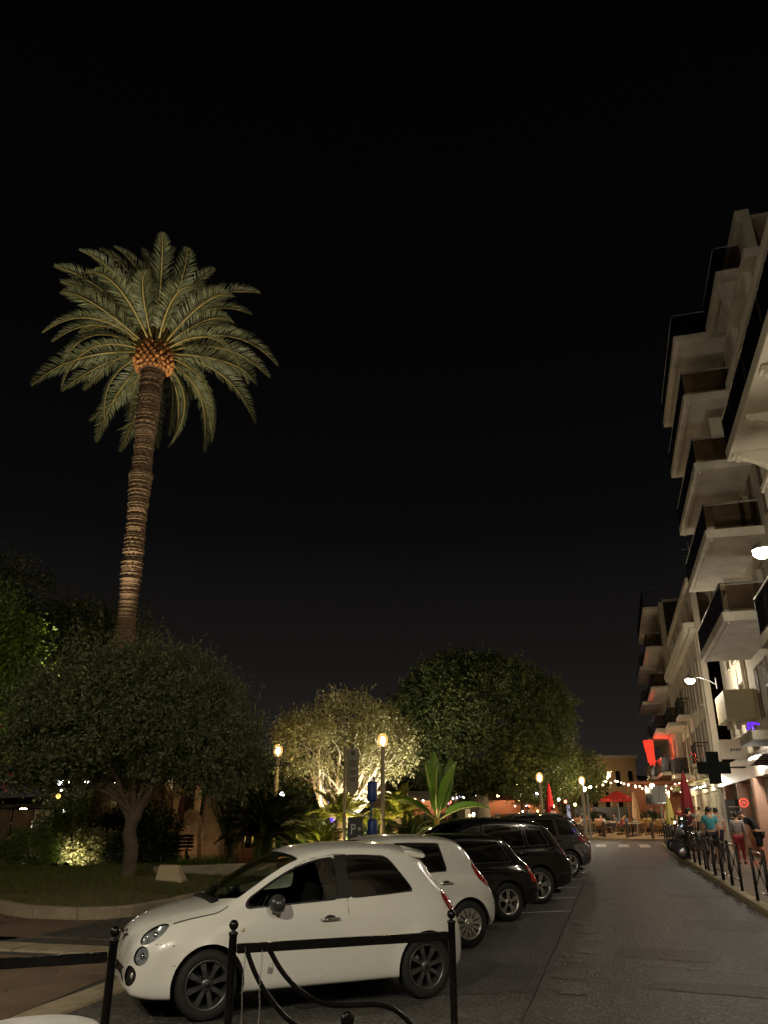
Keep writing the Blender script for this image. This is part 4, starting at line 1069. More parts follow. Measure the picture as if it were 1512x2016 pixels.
# twin grey poles at the plaza kerb, bollards
M_pole = mat('grey pole', srgb(150, 148, 140), 0.5, var=0.1, scale=8)
for i, (x, y) in enumerate(((11.5, 47.6), (11.85, 47.8))):
    mb = MB(); mb.lathe([(.07, 0), (.06, 2.55), (.062, 2.6), (.0005, 2.62)], 12); o = mb.build('pole', M_pole, None, (x, y, gz(x, y) + .0)); tag(o, 'plain grey pole standing at the plaza kerb', 'pole', 'twin grey poles')
M_boll = mat('brown bollard', srgb(86, 72, 60), 0.5, var=0.15, scale=10)
for i, (s, n) in enumerate(((51.8, -.75), (50.6, .57), (49.9, 1.93))):
    root = empty('bollard', W(s, n, ZG(s) + .11), 0, 'dark brown bollard on the plaza kerb before the terrace', 'bollard', 'bollards on the plaza kerb')
    mb = MB(); mb.lathe([(.085, 0), (.085, .78), (.09, .785), (.09, .8)], 14); mb.build('post', M_boll, root)
    mb = MB(); mb.lathe([(.09, .80), (.085, .84), (.05, .87), (.0005, .88)], 14); mb.build('cap', M_boll, root)

# parking meter with P, info sign on pole, blue post
M_black = mat('black meter case', (0.010, 0.010, 0.012), 0.35, var=0.2, scale=9)
M_wpaint = mat('white sign paint', (0.75, 0.75, 0.73), 0.5, var=0.05, scale=10)
t = empty('parking_meter', (-.98, 28.4, .12), R(-4), 'black parking meter with white P and white slanted top', 'parking meter')
mb = MB(); mb.bev(-.24, .24, -.2, .2, 0, 1.62, .02); mb.build('case', M_black, t)
mb = MB(); mb.prism([(-.3, 1.80), (.42, 1.62), (.42, 1.66), (-.3, 1.84)], 'y', -.26, .26); mb.build('roof', M_wpaint, t)
mb = MB(); mb.box(-.13, -.085, -.21, -.203, 1.08, 1.40); mb.box(-.085, 0, -.21, -.203, 1.355, 1.40); mb.box(-.085, 0, -.21, -.203, 1.225, 1.27); mb.box(-.005, .035, -.2095, -.2035, 1.24, 1.385); mb.build('letter', M_wpaint, t)
mb = MB(); mb.box(.1, .2, -.206, -.202, .9, 1.05); mb.box(.12, .2, -.206, -.202, 1.2, 1.3); mb.build('panel', M_steel, t)
t = empty('sign_post', (-1.42, 29.5, .12), 0, 'narrow beige info sign with pointed foot on a beige pole', 'sign')
mb = MB(); mb.lathe([(.06, 0), (.05, 4.05), (.0005, 4.07)], 12); mb.build('pole', M_post, t)
mb = MB(); mb.prism([(.06, 3.95), (.06, 2.55), (.28, 2.32), (.5, 2.55), (.5, 3.95)], 'y', -.03, .03); mb.build('sign_panel', mat('taupe sign', srgb(150, 138, 112), .5, var=.08, scale=6), t)
mb = MB()
for k, (w, z) in enumerate(((.14, 3.72), (.28, 3.5), (.28, 3.42), (.24, 3.34), (.28, 3.15), (.22, 3.07), (.26, 2.9), (.2, 2.82))): mb.box(.28 - w / 2, .28 + w / 2, -.034, -.0305, z, z + (.045 if k else .14))
mb.tube([(.11, -.033, 3.88), (.45, -.033, 3.88), (.45, -.033, 2.62), (.11, -.033, 2.62), (.11, -.033, 3.88)], .006, 4, False)
mb.build('lettering', mat('brown lettering', srgb(86, 76, 60), .6, var=.1, scale=10), t)
t = empty('blue_post', (-.40, 24.5, .12), 0, 'dark blue leaning post with two blue drums', 'post')
M_blue = mat('blue paint', srgb(22, 52, 120), .4, var=.15, scale=8)
mb = MB(); mb.tube([(-.13, 0, 0), (.10, 0, 2.75)], .03, 10); mb.build('pole', M_blue, t)
for z, x in ((2.05, .045), (1.0, .06)):
    mb = MB(); mb.lathe([(.02, 0), (.14, .02), (.15, .06), (.15, .5), (.13, .56), (.02, .58)], 18, Matrix.Translation((x, 0, z))); mb.build('drum', M_blue, t)
# pay sign on the street by the blue drum is hidden; scrap of paper on the asphalt
mb = MB(); mb.add([(-.05, -.03, .01), (.0, -.035, .025), (.055, -.02, .012), (.05, .03, .02), (.0, .035, .03), (-.05, .03, .012)], [(0, 1, 4, 5), (1, 2, 3, 4)])
o = mb.build('paper_scrap', M_wpaint, None, (2.35, 7.95, .0), (0, 0, .3)); tag(o, 'crumpled white paper scrap lying on the asphalt', 'litter')
# ================================================================== buildings on the right
M_stA = mat('ornate cream stone', srgb(204, 194, 174), 0.8, var=0.12, scale=1.2, bump=0.25, bscale=18)
M_stB = mat('beige stucco', srgb(198, 188, 170), 0.85, var=0.10, scale=0.9, bump=0.2, bscale=30)
M_stB2 = mat('balcony concrete', srgb(206, 196, 178), 0.8, var=0.24, scale=1.1, bump=0.2, bscale=25)
M_stC = mat('grey beige stucco', srgb(184, 172, 152), 0.85, var=0.12, scale=0.8, bump=0.2, bscale=25)
M_stD = mat('far cream stucco', srgb(186, 170, 146), 0.85, var=0.12, scale=0.6)
M_smoke = glassmat('smoked balcony glass', (.55, .50, .44), .12, .8)
M_panel = mat('dark balcony panel', srgb(46, 42, 38), 0.35, var=0.2, scale=4)
M_shut = mat('grey brown shutter', srgb(120, 104, 84), 0.6, var=0.15, scale=8)
M_wframe = mat('white window frame', srgb(196, 186, 164), 0.5, var=0.1, scale=8)
M_pane = mat('dark window pane', (0.012, 0.012, 0.013), 0.08, var=0.2, scale=3, coat=0.4)
M_litwin = emat('lit room', (1.0, .70, .36), 0.35)
M_pipe = mat('drain pipe', srgb(172, 152, 120), 0.55, var=0.12, scale=8)

class Bld:
    def __init__(self, name, s0, n0, label, cat='building', group='buildings along the right pavement'):
        self.s0, self.n0 = s0, n0
        self.root = empty(name, W(s0, n0, 0), -AL, label, cat, group)
    def box(self, name, s0, s1, n0, n1, z0, z1, m, parent=None, bev=0.0):
        mb = MB()
        a = (n0 - self.n0, n1 - self.n0, s0 - self.s0, s1 - self.s0, z0, z1)
        mb.bev(*a, bev) if bev else mb.box(*a)
        return mb.build(name, m, parent or self.root)
    def facade(self, s0, s1, z0, z1, openings, m, th=.3, name='wall', x=0.0):
        """front wall with real openings (s0,s1,z0,z1)"""
        ss = sorted({s0, s1, *[o[0] for o in openings], *[o[1] for o in openings]}); zs = sorted({z0, z1, *[o[2] for o in openings], *[o[3] for o in openings]})
        mb = MB()
        for i in range(len(ss) - 1):
            run = None
            for j in range(len(zs) - 1):
                cs, cz = (ss[i] + ss[i + 1]) / 2, (zs[j] + zs[j + 1]) / 2
                op = any(o[0] < cs < o[1] and o[2] < cz < o[3] for o in openings)
                if not op and run is None: run = zs[j]
                if (op or j == len(zs) - 2) and run is not None:
                    zt = zs[j] if op else zs[j + 1]
                    mb.box(x, x + th, ss[i] - self.s0, ss[i + 1] - self.s0, run, zt); run = None
        # weld the touching blocks into one shell
        me = mb.mesh(name, m); bm = bmesh.new(); bm.from_mesh(me); bmesh.ops.remove_doubles(bm, verts=bm.verts, dist=1e-4); bm.to_mesh(me); bm.free()
        return link(name, me, self.root)
    def window(self, s0, s1, z0, z1, lit=None, shutters='open', sill=True, x=0.0):
        y0, y1 = s0 - self.s0, s1 - self.s0; w = y1 - y0
        mb = MB(); f = .06
        for (a, b, c, d) in ((y0, y0 + f, z0, z1), (y1 - f, y1, z0, z1), (y0 + f, y1 - f, z0, z0 + f), (y0 + f, y1 - f, z1 - f, z1), ((y0 + y1) / 2 - .03, (y0 + y1) / 2 + .03, z0 + f, z1 - f)): mb.box(x + .16, x + .22, a, b, c, d)
        fr = mb.build('window', M_wframe, self.root)
        for (a, b) in ((y0 + f, (y0 + y1) / 2 - .03), ((y0 + y1) / 2 + .03, y1 - f)):
            mb = MB(); mb.box(x + .185, x + .195, a, b, z0 + f, z1 - f); mb.build('pane', lit or M_pane, fr)
        if sill:
            mb = MB(); mb.box(x - .08, x + .16, y0 - .06, y1 + .06, z0 - .09, z0 - .002); mb.build('sill', M_stA, fr)
        if shutters == 'open':
            for a in (y0 - w / 2 - .02, y1 + .02): self.shutter(a, a + w / 2, z0, z1, x - .05, fr)
        elif shutters == 'closed':
            for a in (y0 + .01, (y0 + y1) / 2 + .005): self.shutter(a, a + w / 2 - .015, z0 + .01, z1 - .01, x + .06, fr)
        return fr
    SH = {}
    def shutter(self, y0, y1, z0, z1, x, fr, m=None):
        key = (round(y1 - y0, 2), round(z1 - z0, 2), m)
        if key not in Bld.SH:
            w, h = y1 - y0, z1 - z0; mb = MB()
            mb.box(0, .035, 0, .05, 0, h); mb.box(0, .035, w - .05, w, 0, h); mb.box(0, .035, .05, w - .05, 0, .07); mb.box(0, .035, .05, w - .05, h - .07, h); mb.box(0, .035, .05, w - .05, h / 2 - .03, h / 2 + .03)
            n = max(5, int(h / .085)); 
            for k in range(n):
                z = .07 + (h - .14) * (k + .1) / n
                mb.add([(.0, .05, z), (.0, w - .05, z), (.032, w - .05, z + .05), (.032, .05, z + .05), (.006, .05, z - .008), (.006, w - .05, z - .008)], [(0, 3, 2, 1), (0, 1, 5, 4)])
            Bld.SH[key] = mb.mesh('shutter', m or M_shut)
        return link('shutter', Bld.SH[key], fr, (x, y0, z0))
    def balcony(self, s0, s1, n0, z, th=.28, depth_n=None, rail='panel', h=.95, m=None, gutter=True, name='balcony'):
        m = m or M_stB2; n1 = depth_n or self.n0
        b = self.box(name, s0, s1, n0, n1 - .003, z, z + th, m, bev=.02)
        if gutter:
            self.box('drip_edge', s0 + .12, s1 - .12, n0 + .14, n0 + .22, z - .07, z - .002, m, b)
        L0, L1 = s0 - self.s0, s1 - self.s0; x0 = n0 - self.n0; x1 = n1 - self.n0
        zr = z + th
        if rail == 'panel':
            np_ = max(2, int((s1 - s0) / 1.15)); d = (L1 - L0 - .1) / np_
            for k in range(np_):
                mb = MB(); mb.box(x0 + .05, x0 + .065, L0 + .05 + k * d + .02, L0 + .05 + (k + 1) * d - .02, zr + .08, zr + h - .06); mb.build('rail_panel', M_smoke, b)
            for y in (L0 + .05, L1 - .05):
                mb = MB(); mb.box(x0 + .07, x1 - .06, y - .008, y + .008, zr + .08, zr + h - .06); mb.build('rail_panel', M_smoke, b)
        else:
            n = int((L1 - L0) / .13); mb = MB()
            for k in range(n + 1):
                y = L0 + .05 + (L1 - L0 - .1) * k / n; mb.box(x0 + .045, x0 + .062, y - .008, y + .008, zr, zr + h - .03)
            for y in (L0 + .05, L1 - .05):
                for k in range(int((x1 - x0) / .13)): mb.box(x0 + .08 + k * .13, x0 + .096 + k * .13, y - .008, y + .008, zr, zr + h - .03)
            o = mb.build('balusters', M_iron, b); o['kind'] = 'stuff'
        mb = MB(); mb.tube([(x1 - .05, L0 + .05, zr + h), (x0 + .055, L0 + .05, zr + h), (x0 + .055, L1 - .05, zr + h), (x1 - .05, L1 - .05, zr + h)], .024, 6); mb.build('handrail', M_iron if rail != 'panel' else M_steel, b)
        for y in np.linspace(L0 + .05, L1 - .05, max(2, int((s1 - s0) / 2.3) + 1)):
            mb = MB(); mb.box(x0 + .04, x0 + .075, float(y) - .0175, float(y) + .0175, zr - .02, zr + h); mb.build('rail_post', M_iron, b)
        return b
    def console(self, s, n0, z, m, w=.28):
        """scrolled stone bracket under a balcony"""
        d = self.n0 - n0; P = [(0, 0), (0, -.85)]
        for k in range(9):
            a = k / 8; P.append((-d * .92 * a ** 1.6 - .02, -.85 + .75 * a ** .55))
        P.append((-d * .92, 0))
        mb = MB(); y = s - self.s0; mb.prism([(p[0], z + p[1]) for p in P], 'y', y - w / 2, y + w / 2)
        o = mb.build('console', m, self.root)
        mb = MB(); MX = Matrix.Translation((-d * .78, y - w / 2 - .012, z - .12)) @ Matrix.Rotation(R(-90), 4, 'X')
        mb.lathe([(.0005, 0), (.07, 0), (.09, .03), (.09, w), (.07, w + .024), (.0005, w + .024)], 14, MX)
        mb.build('scroll', m, o)

# ---- building A: ornate, closest
A = Bld('stone_apartment_house', 4.0, 5.0, 'ornate cream stone apartment house with long balconies on carved brackets')
oA = []
for fz in (4.0, 7.0, 11.5):
    for s in (6.5, 9.7, 12.9, 16.1, 19.3): oA.append((s, s + 1.2, fz, fz + 2.1))
A.facade(4.0, 22.3, 0, 13.7, oA, M_stA)
for o in oA: A.window(*o, shutters='open' if o[2] not in (11.5,) else 'closed')
A.box('side_wall', 22.0, 22.297, 5.305, 14, 0, 13.6, M_stA); A.box('side_wall', 4.003, 4.3, 5.305, 14, 0, 13.6, M_stA); A.box('roof', 4.0, 22.3, 5.305, 14, 13.703, 13.85, M_stC)
A.box('eave', 4.0, 22.3, 4.5, 5.297, 13.703, 13.98, M_stA, bev=.04); A.box('eave_mould', 4.0, 22.3, 4.72, 4.997, 13.45, 13.69, M_stA, bev=.04)
A.box('attic_wall', 18.9, 22.2, 5.75, 5.95, 13.99, 15.89, M_stB); A.box('attic_slab', 18.9, 22.8, 4.9, 5.95, 15.9, 16.2, M_stB2, bev=.03); A.box('attic_post', 22.3, 22.55, 4.95, 5.15, 13.99, 15.89, M_stB2); A.box('attic_post', 19.6, 19.85, 4.95, 5.15, 13.99, 15.89, M_stB2); A.box('attic_parapet', 18.9, 22.25, 4.95, 5.05, 13.99, 14.5, M_stB2)
A.balcony(5.0, 21.4, 4.0, 11.0, .34, m=M_stA, h=.95, gutter=False)
A.balcony(5.0, 21.5, 4.0, 5.75, .3, m=M_stA, h=1.0, gutter=False)
for s in (6.2, 8.6, 11.2, 13.8, 16.4, 18.7, 20.9): A.console(s, 4.0, 10.99, M_stA); A.console(s, 4.0, 5.74, M_stA)
A.box('string_course', 4.0, 22.3, 4.9, 4.997, 10.3, 10.5, M_stA, bev=.03); A.box('string_course', 4.0, 22.3, 4.9, 4.997, 3.4, 3.65, M_stA, bev=.03)
for s in (5.6, 8.7, 11.9, 15.1, 18.3, 21.8):
    A.box('pilaster', s - .25, s + .25, 4.93, 4.997, 6.2, 10.28, M_stA, bev=.02)
    for k in range(5):   # rusticated corner blocks of the ground floor
        A.box('stone_block', s - .5, s + .5, 4.92, 4.997, .3 + k * .6, .86 + k * .6, M_stA, bev=.03)

# ---- building B: plain, stacked balconies
B = Bld('balcony_apartment_block', 22.3, 5.0, 'plain beige apartment block with a stack of concrete balconies and dark rail panels')
oB = []
for fz in (5.25, 8.25, 11.2, 13.9, 16.7):
    for s in (24.6, 28.6, 31.6, 36.6, 39.6): oB.append((s, s + 1.35, fz, fz + 2.0))
shopB = [(24.0, 26.6, .35, 2.95), (27.3, 30.0, .35, 2.95), (30.7, 33.6, .35, 2.95), (34.4, 37.6, .35, 2.95), (38.4, 41.6, .35, 2.95)]
UB = .9   # upper storeys stand back from the shop fronts
B.facade(22.303, 42.6, 0, 3.7, shopB, M_stB, name='shop_wall'); B.facade(22.303, 42.6, 3.9, 19.9, oB, M_stB, x=UB); B.box('shop_roof', 22.303, 42.6, 4.95, 5.9, 3.703, 3.9, M_stB2)
for i, o in enumerate(oB):
    first = o[0] == 24.6 and o[2] == 5.25
    B.window(*o, shutters='closed' if (i % 4 == 1 or first) else ('open' if i % 3 else None), lit=M_litwin if first else None, x=UB)
B.box('side_wall', 42.3, 42.597, 6.205, 16, 0, 19.8, M_stB); B.box('roof', 22.303, 42.6, 6.205, 16, 19.903, 20.05, M_stC); B.box('parapet', 22.303, 42.6, 5.75, 6.2, 19.903, 20.35, M_stB2, bev=.03)
for k, z in enumerate((7.65, 10.75, 13.35, 16.15, 18.75)):
    B.balcony(27.3 - (.7 if k == 0 else 0), 34.5 - (.6 if k == 0 else 0), 4.0, z, .32, depth_n=5.9)
    B.box('partition', 30.8, 30.9, 4.9, 5.89, z + .33, z + 2.6, M_stB2) if k < 4 else None
B.box('screen', 27.36, 27.42, 4.75, 5.88, 14.0, 15.4, M_wframe)
mb = MB(); mb.prism([(.0, 18.3), (.89, 18.3), (.89, 15.0)], 'y', 1.0, 1.3); mb.build('raking_wall', M_stB2, B.root)
B.balcony(23.0, 26.3, 5.0, 18.3, .3, depth_n=5.9)
b = B.box('parapet_balcony', 34.6, 37.4, 4.75, 5.89, 5.45, 6.6, mat('pale parapet', srgb(176, 162, 128), .7, var=.08, scale=2, bump=.15, bscale=20), bev=.02)
for n in (4.4, 4.75): B.box('bracket', 36.0 - .1, 36.0 + .1, n + .5, n + .7, 5.15, 5.44, M_stB2, b)
mb = MB(); mb.tube([(UB - .09, 2.2, 7.5), (UB - .09, 2.2, 5.7), (UB - .09, 2.9, 5.2), (UB - .09, 2.9, 3.95)], .05, 10); mb.build('drain_pipe', M_pipe, B.root)
mb = MB(); mb.tube([(UB - .08, 13.4, 19.5), (UB - .08, 13.4, 3.95)], .05, 8); mb.build('drain_pipe', M_pipe, B.root)
for s in (35.4, 35.9, 36.3): 
    B.box('conduit', s, s + .05, 5.83, 5.897, 3.95, 10.5, M_pipe)
# shop fronts under B: pink stone pillars, fascia, back walls that glow in place of interior lamps
M_pink = mat('pink stone pillar', srgb(206, 160, 132), .55, var=.12, scale=3)
M_shopin = emat('glowing shop back', (1.0, .78, .58), .9)
M_fascia = mat('shop fascia', srgb(206, 188, 160), .5, var=.06, scale=4)
B.box('fascia', 23.6, 42.2, 4.72, 4.997, 3.0, 3.65, M_fascia, bev=.015)
for s in (26.75, 30.15, 33.8, 37.8):
    B.box('pillar', s, s + .42, 4.62, 4.99, .3, 2.995, M_pink, bev=.03)
for i, (a, b_, z0, z1) in enumerate(shopB):
    fr = B.box('shop_window', a, a + .08, 5.08, 5.2, z0, z1, M_wframe); B.box('mullion', b_ - .08, b_, 5.08, 5.2, z0, z1, M_wframe, fr); B.box('mullion', (a + b_) / 2 - .04, (a + b_) / 2 + .04, 5.08, 5.2, z0, z1, M_wframe, fr)
    B.box('transom', a + .08, (a + b_) / 2 - .04, 5.09, 5.19, 2.25, 2.33, M_wframe, fr)
    B.box('stall_riser', a + .08, (a + b_) / 2 - .04, 5.085, 5.195, z0, z0 + .35, M_wframe, fr)
    mb = MB(); mb.box(.13, .14, a + .08 - B.s0, b_ - .08 - B.s0, z0 + .36, z1); mb.build('pane', glassmat('shop glass', (.85, .85, .82)), fr)
    B.box('shop_back', a - .3, b_ + .3, 7.2, 7.3, .2, 3.2, M_shopin); B.box('shop_floor', a - .3, b_ + .3, 5.31, 7.19, .2, .34, M_pave)
    for k in range(3): B.box('shelf', a + .1, b_ - .1, 6.7, 7.1, .8 + k * .55, .86 + k * .55, M_shut)
    for k in range(14): B.box('goods', a + .15 + k * .17, a + .27 + k * .17, 6.75, 7.0, .865 + (k % 3) * .55, 1.05 + (k % 3) * .55 + .12 * (k % 2), mat('goods %d' % (k % 5), [(.5, .1, .08), (.6, .5, .3), (.15, .2, .4), (.5, .45, .42), (.2, .35, .2)][k % 5], .5, var=.2, scale=15))
# light tubes under the fascia
def tube_light(name, s0, s1, n, z, label, col, S, P=None, r=.03):
    mb = MB(); mb.tube([(0, 0, 0), (0, s1 - s0, 0)], r, 8); root = empty(name, W(s0, n, z), -AL, label, 'light')
    mb.build('tube', emat('%s glow' % name, col, S), root)
    mb = MB(); mb.box(-.03, .03, -.02, s1 - s0 + .02, r, r + .05); mb.build('housing', M_steel, root)
    if P: lamp('tube_bulb', (0, (s1 - s0) / 2, -.12), P, col, root, .1)
    return root
tube_light('shop_light', 28.0, 29.6, 4.55, 3.55, 'white tube light above the pink pillared shop', (1, .95, .85), 24, 120)
tube_light('shop_light', 38.6, 40.4, 4.5, 3.35, 'white tube light under the canopy beyond the pharmacy cross', (1, .95, .85), 24, 100)
# pharmacy cross on a bracket
t = empty('pharmacy_cross', W(31.8, 5.0, 0), -AL, 'unlit dark pharmacy cross sign sticking out from the beige block', 'sign')
c, zc = -1.36, 3.42; a_, b2 = .56, .21
poly = [(c - b2, zc - a_), (c + b2, zc - a_), (c + b2, zc - b2), (c + a_, zc - b2), (c + a_, zc + b2), (c + b2, zc + b2), (c + b2, zc + a_), (c - b2, zc + a_), (c - b2, zc + b2), (c - a_, zc + b2), (c - a_, zc - b2), (c - b2, zc - b2)]
M_cross = mat('dark cross face', (0.004, 0.005, 0.004), .8, var=.2, scale=10, spec=.08)
mb = MB(); mb.prism(poly, 'y', -.09, .09); mb.build('cross_panel', M_cross, t)
mb = MB(); mb.tube([(-.8, 0, 3.42), (0, 0, 3.42)], .03, 8); mb.build('bracket', M_iron, t)
# flat white sign beside the cross, with small lettering
t = empty('wall_sign', W(32.4, 5.0, 0), -AL, 'cream projecting shop sign with small lettering beside the dark cross', 'sign')
mb = MB(); mb.bev(-.98, -.02, 0, .1, 3.75, 4.45, .01); mb.build('sign_panel', M_fascia, t)
mb = MB()
for k in range(4): mb.box(-.62 + k * .1, -.55 + k * .1, -.012, -.003, 4.02 + .02 * (k % 2), 4.12)
mb.build('lettering', M_trim, t)
# purple neon figure and red neon
def neon(name, pts_list, s, n, z, label, col, S, r=.035, back=None, P=None):
    root = empty(name, W(s, n, z), -AL, label, 'neon sign')
    for pts in pts_list:
        mb = MB(); mb.tube([(p[0], 0, p[1]) for p in pts], r, 8); mb.build('neon_tube', emat('%s glow' % name, col, S), root)
    if back:
        mb = MB(); mb.bev(*back, .01); mb.build('back_panel', M_panel, root)
    if P: lamp('neon_bulb', (0, -.15, .3), P, col, root, .15)
    return root
neon('violet_neon_sign', [[(-.16, .50), (.03, .52), (.2, .47)], [(-.15, .47), (-.10, .37), (-.18, .33)], [(-.03, .48), (.01, .27), (.03, .07), (.1, -.1)]], 26.9, 4.4, 3.95, 'violet blue neon figure sign on the beige block', (.16, .03, 1.0), 1.2, .035, None, 4)
t = empty('canopy', W(23.9, 5.0, 0), -AL, 'pale flat canopy over the shop by the drain pipe', 'canopy')
mb = MB(); mb.bev(-1.15, -.01, 0, 2.3, 3.72, 3.98, .02); mb.build('canopy_slab', M_stB2, t)
mb = MB(); mb.tube([(-1.1, .05, 4.02), (-1.1, 2.25, 4.02)], .02, 6); mb.build('edge_rail', M_steel, t)
t = empty('canopy', W(23.7, 5.0, 0), -AL, 'lower grey slatted canopy under the pale flat canopy', 'canopy')
for k in range(6):
    mb = MB(); mb.box(-1.0, -.01, k * .4, k * .4 + .3, 3.30 - .03 * k, 3.34 - .03 * k); mb.build('slat', M_panel, t)

# ---- building C: lower, with heavy cornice
Cb = Bld('corniced_house', 42.603, 5.0, 'grey beige corniced house with tall shuttered windows beyond the beige block')
oC = []
for fz in (4.2, 7.3, 11.6):
    for s in (44.4, 47.6, 50.8, 54.0, 57.2): oC.append((s, s + 1.1, fz, fz + (2.3 if fz < 11 else 1.4)))
shopC = [(43.6, 46.8, .6, 3.0), (47.6, 50.8, .6, 3.0), (51.6, 55.0, .6, 3.0), (55.8, 59.2, .6, 3.0)]
Cb.facade(42.606, 60.0, 0, 13.4, oC + shopC, M_stC)
for i, o in enumerate(oC): Cb.window(*o, shutters='open' if o[2] < 11 else None, lit=M_litwin if i == 7 else None)
Cb.box('roof', 42.606, 60, 5.305, 14, 13.403, 13.6, M_stC)
Cb.box('cornice', 42.606, 60, 4.4, 4.997, 11.0, 11.3, M_stA, bev=.05); Cb.box('cornice', 42.606, 60, 4.68, 4.997, 10.72, 10.99, M_stA, bev=.03); Cb.box('parapet', 42.606, 60, 4.85, 5.3, 13.403, 13.7, M_stA, bev=.03)
den = MB(); den.box(0, .2, 0, .16, 0, .2); dm = den.mesh('dentil', M_stA)
for k in range(44): link('dentil', dm, Cb.root, (-.55, .2 + k * .39, 10.79))
Cb.balcony(44.0, 46.2, 4.25, 4.15, .2, rail='bars', h=.95, gutter=False); Cb.balcony(50.4, 52.6, 4.25, 7.25, .2, rail='bars', h=.95, gutter=False); Cb.balcony(56.4, 59.4, 4.0, 4.1, .25, rail='panel', h=1.1, gutter=False); Cb.balcony(54.5, 59.6, 3.9, 7.2, .25, rail='panel', h=1.0, gutter=False)
for s in (44.3, 45.9): Cb.console(s, 4.3, 4.14, M_stA, .18)
for s in (43.3, 46.55, 49.75, 52.95, 56.15, 59.4): Cb.box('pilaster', s - .2, s + .2, 4.93, 4.997, 3.7, 10.7, M_stC, bev=.02)
for i, (a, b_, z0, z1) in enumerate(shopC):
    Cb.box('shop_back', a - .3, b_ + .3, 7.2, 7.3, .3, 3.2, emat('glowing cafe back', (1.0, .55, .25), .35)); fr = Cb.box('shop_window', a, a + .1, 5.1, 5.2, z0, z1, M_wframe); Cb.box('mullion', b_ - .1, b_, 5.1, 5.2, z0, z1, M_wframe, fr); Cb.box('mullion', (a + b_) / 2, (a + b_) / 2 + .08, 5.1, 5.2, z0, z1, M_wframe, fr)  # back wall glows by itself in place of cafe lamps
# antenna and chimney on the roofs
mb = MB(); mb.tube([(0, 0, 13.6), (0, 0, 16.0)], .025, 6); mb.tube([(-.4, 0, 15.6), (.4, 0, 15.6)], .012, 6); mb.tube([(-.3, 0, 15.2), (.3, 0, 15.2)], .012, 6); mb.build('antenna', M_steel, Cb.root, (.4, 1.0, 0))
Cb.box('chimney', 53, 53.8, 5.6, 6.4, 13.6, 15.4, M_stC)

# ---- building D: far, balconies catching red light
Db = Bld('far_apartment_block', 60.003, 4.7, 'far cream apartment block with red lit balconies above the terrace')
oD = []
for fz in (5.0, 8.0, 11.0, 14.0):
    for s in (62, 66, 70, 74, 78): oD.append((s, s + 1.4, fz, fz + 2.0))
Db.facade(60.003, 82, 0, 16.8, oD, M_stD)
for i, o in enumerate(oD): Db.window(*o, shutters='open' if i % 2 else None, lit=M_litwin if i in (3, 11, 17) else None)
Db.box('roof', 60.003, 82, 5.005, 14, 16.803, 17.0, M_stD)
Db.box('side_wall', 60.003, 60.3, 5.005, 14, 0, 16.8, M_panel)
for k, z in enumerate((4.5, 7.5, 10.5, 13.5)):
    Db.balcony(61.2, 68.6, 3.5, z, .25, rail='panel', h=1.0, gutter=False); Db.balcony(70.2, 79, 3.15 + .15 * (k % 2), z + .1, .25, rail='panel', h=1.0, gutter=False)
Db.balcony(61.0, 74, 3.6, 16.5, .25, rail='bars', h=1.2, gutter=False)
neon('red_neon_sign', [[(-.42 + .11 * k, 1.5), (-.36 + .10 * k + .04 * (k % 2), 1.0), (-.26 + .08 * k, .45), (-.22 + .08 * k, -.1 - .12 * (k % 3))] for k in range(7)] + [[(-.45, 1.52), (0, 1.56), (.3, 1.5)]], 66.5, 3.15, 5.8, 'red neon figure hanging under the far balconies', (1.0, .05, .025), 1.3, .05, None, 420)
# ================================================================== trees and plants
M_bark = mat('grey brown bark', srgb(84, 70, 54), 0.95, var=0.35, scale=4, bump=1.0, bscale=14)
M_barkpale = mat('pale smooth bark', srgb(196, 180, 150), 0.85, var=0.25, scale=3, bump=0.6, bscale=14)
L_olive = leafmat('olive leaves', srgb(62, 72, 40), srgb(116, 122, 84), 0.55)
L_dark = leafmat('dark evergreen leaves', srgb(34, 46, 24), srgb(70, 80, 40), 0.5)
L_plane = leafmat('plane tree leaves', srgb(62, 76, 36), srgb(112, 118, 64), 0.55)
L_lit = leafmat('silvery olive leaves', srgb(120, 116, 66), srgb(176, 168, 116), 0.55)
L_green = leafmat('bright shrub leaves', srgb(58, 84, 24), srgb(110, 130, 44), 0.5)
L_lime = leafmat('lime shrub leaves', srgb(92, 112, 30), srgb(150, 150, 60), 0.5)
L_rose = leafmat('magenta bracts', srgb(120, 30, 52), srgb(150, 44, 60), 0.6)
L_palm = leafmat('palm leaflets', srgb(86, 92, 62), srgb(138, 140, 106), 0.45)
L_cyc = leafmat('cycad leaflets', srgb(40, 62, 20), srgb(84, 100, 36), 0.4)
L_banana = leafmat('banana leaf', srgb(78, 112, 36), srgb(98, 128, 46), 0.4, .3)
def leaf_quads(C, Dv, Ln, Wd, r, fold=0.25):
    """rhombic leaves: centres C, directions Dv, lengths Ln, widths Wd"""
    n = len(C)
    up = r.normal(size=(n, 3)); side = np.cross(Dv, up); side /= np.linalg.norm(side, axis=1)[:, None] + 1e-9
    nrm = np.cross(side, Dv)
    a = C; b = C + Dv * Ln[:, None]; m = C + Dv * (Ln * .45)[:, None]
    l = m + side * Wd[:, None] + nrm * (Wd * fold)[:, None]; q = m - side * Wd[:, None] + nrm * (Wd * fold)[:, None]
    V = np.stack([a, l, b, q], 1).reshape(-1, 3)
    return V, np.arange(4 * n).reshape(-1, 4)
def noise3(P, seed, f):
    r = np.random.default_rng(seed); o = np.zeros(len(P))
    for k in range(7):
        w = r.normal(size=3); w *= f * (0.6 + .25 * k) / np.linalg.norm(w); o += np.sin(P @ w + r.uniform(0, 6.28)) / (1 + .35 * k)
    return o / 3.2
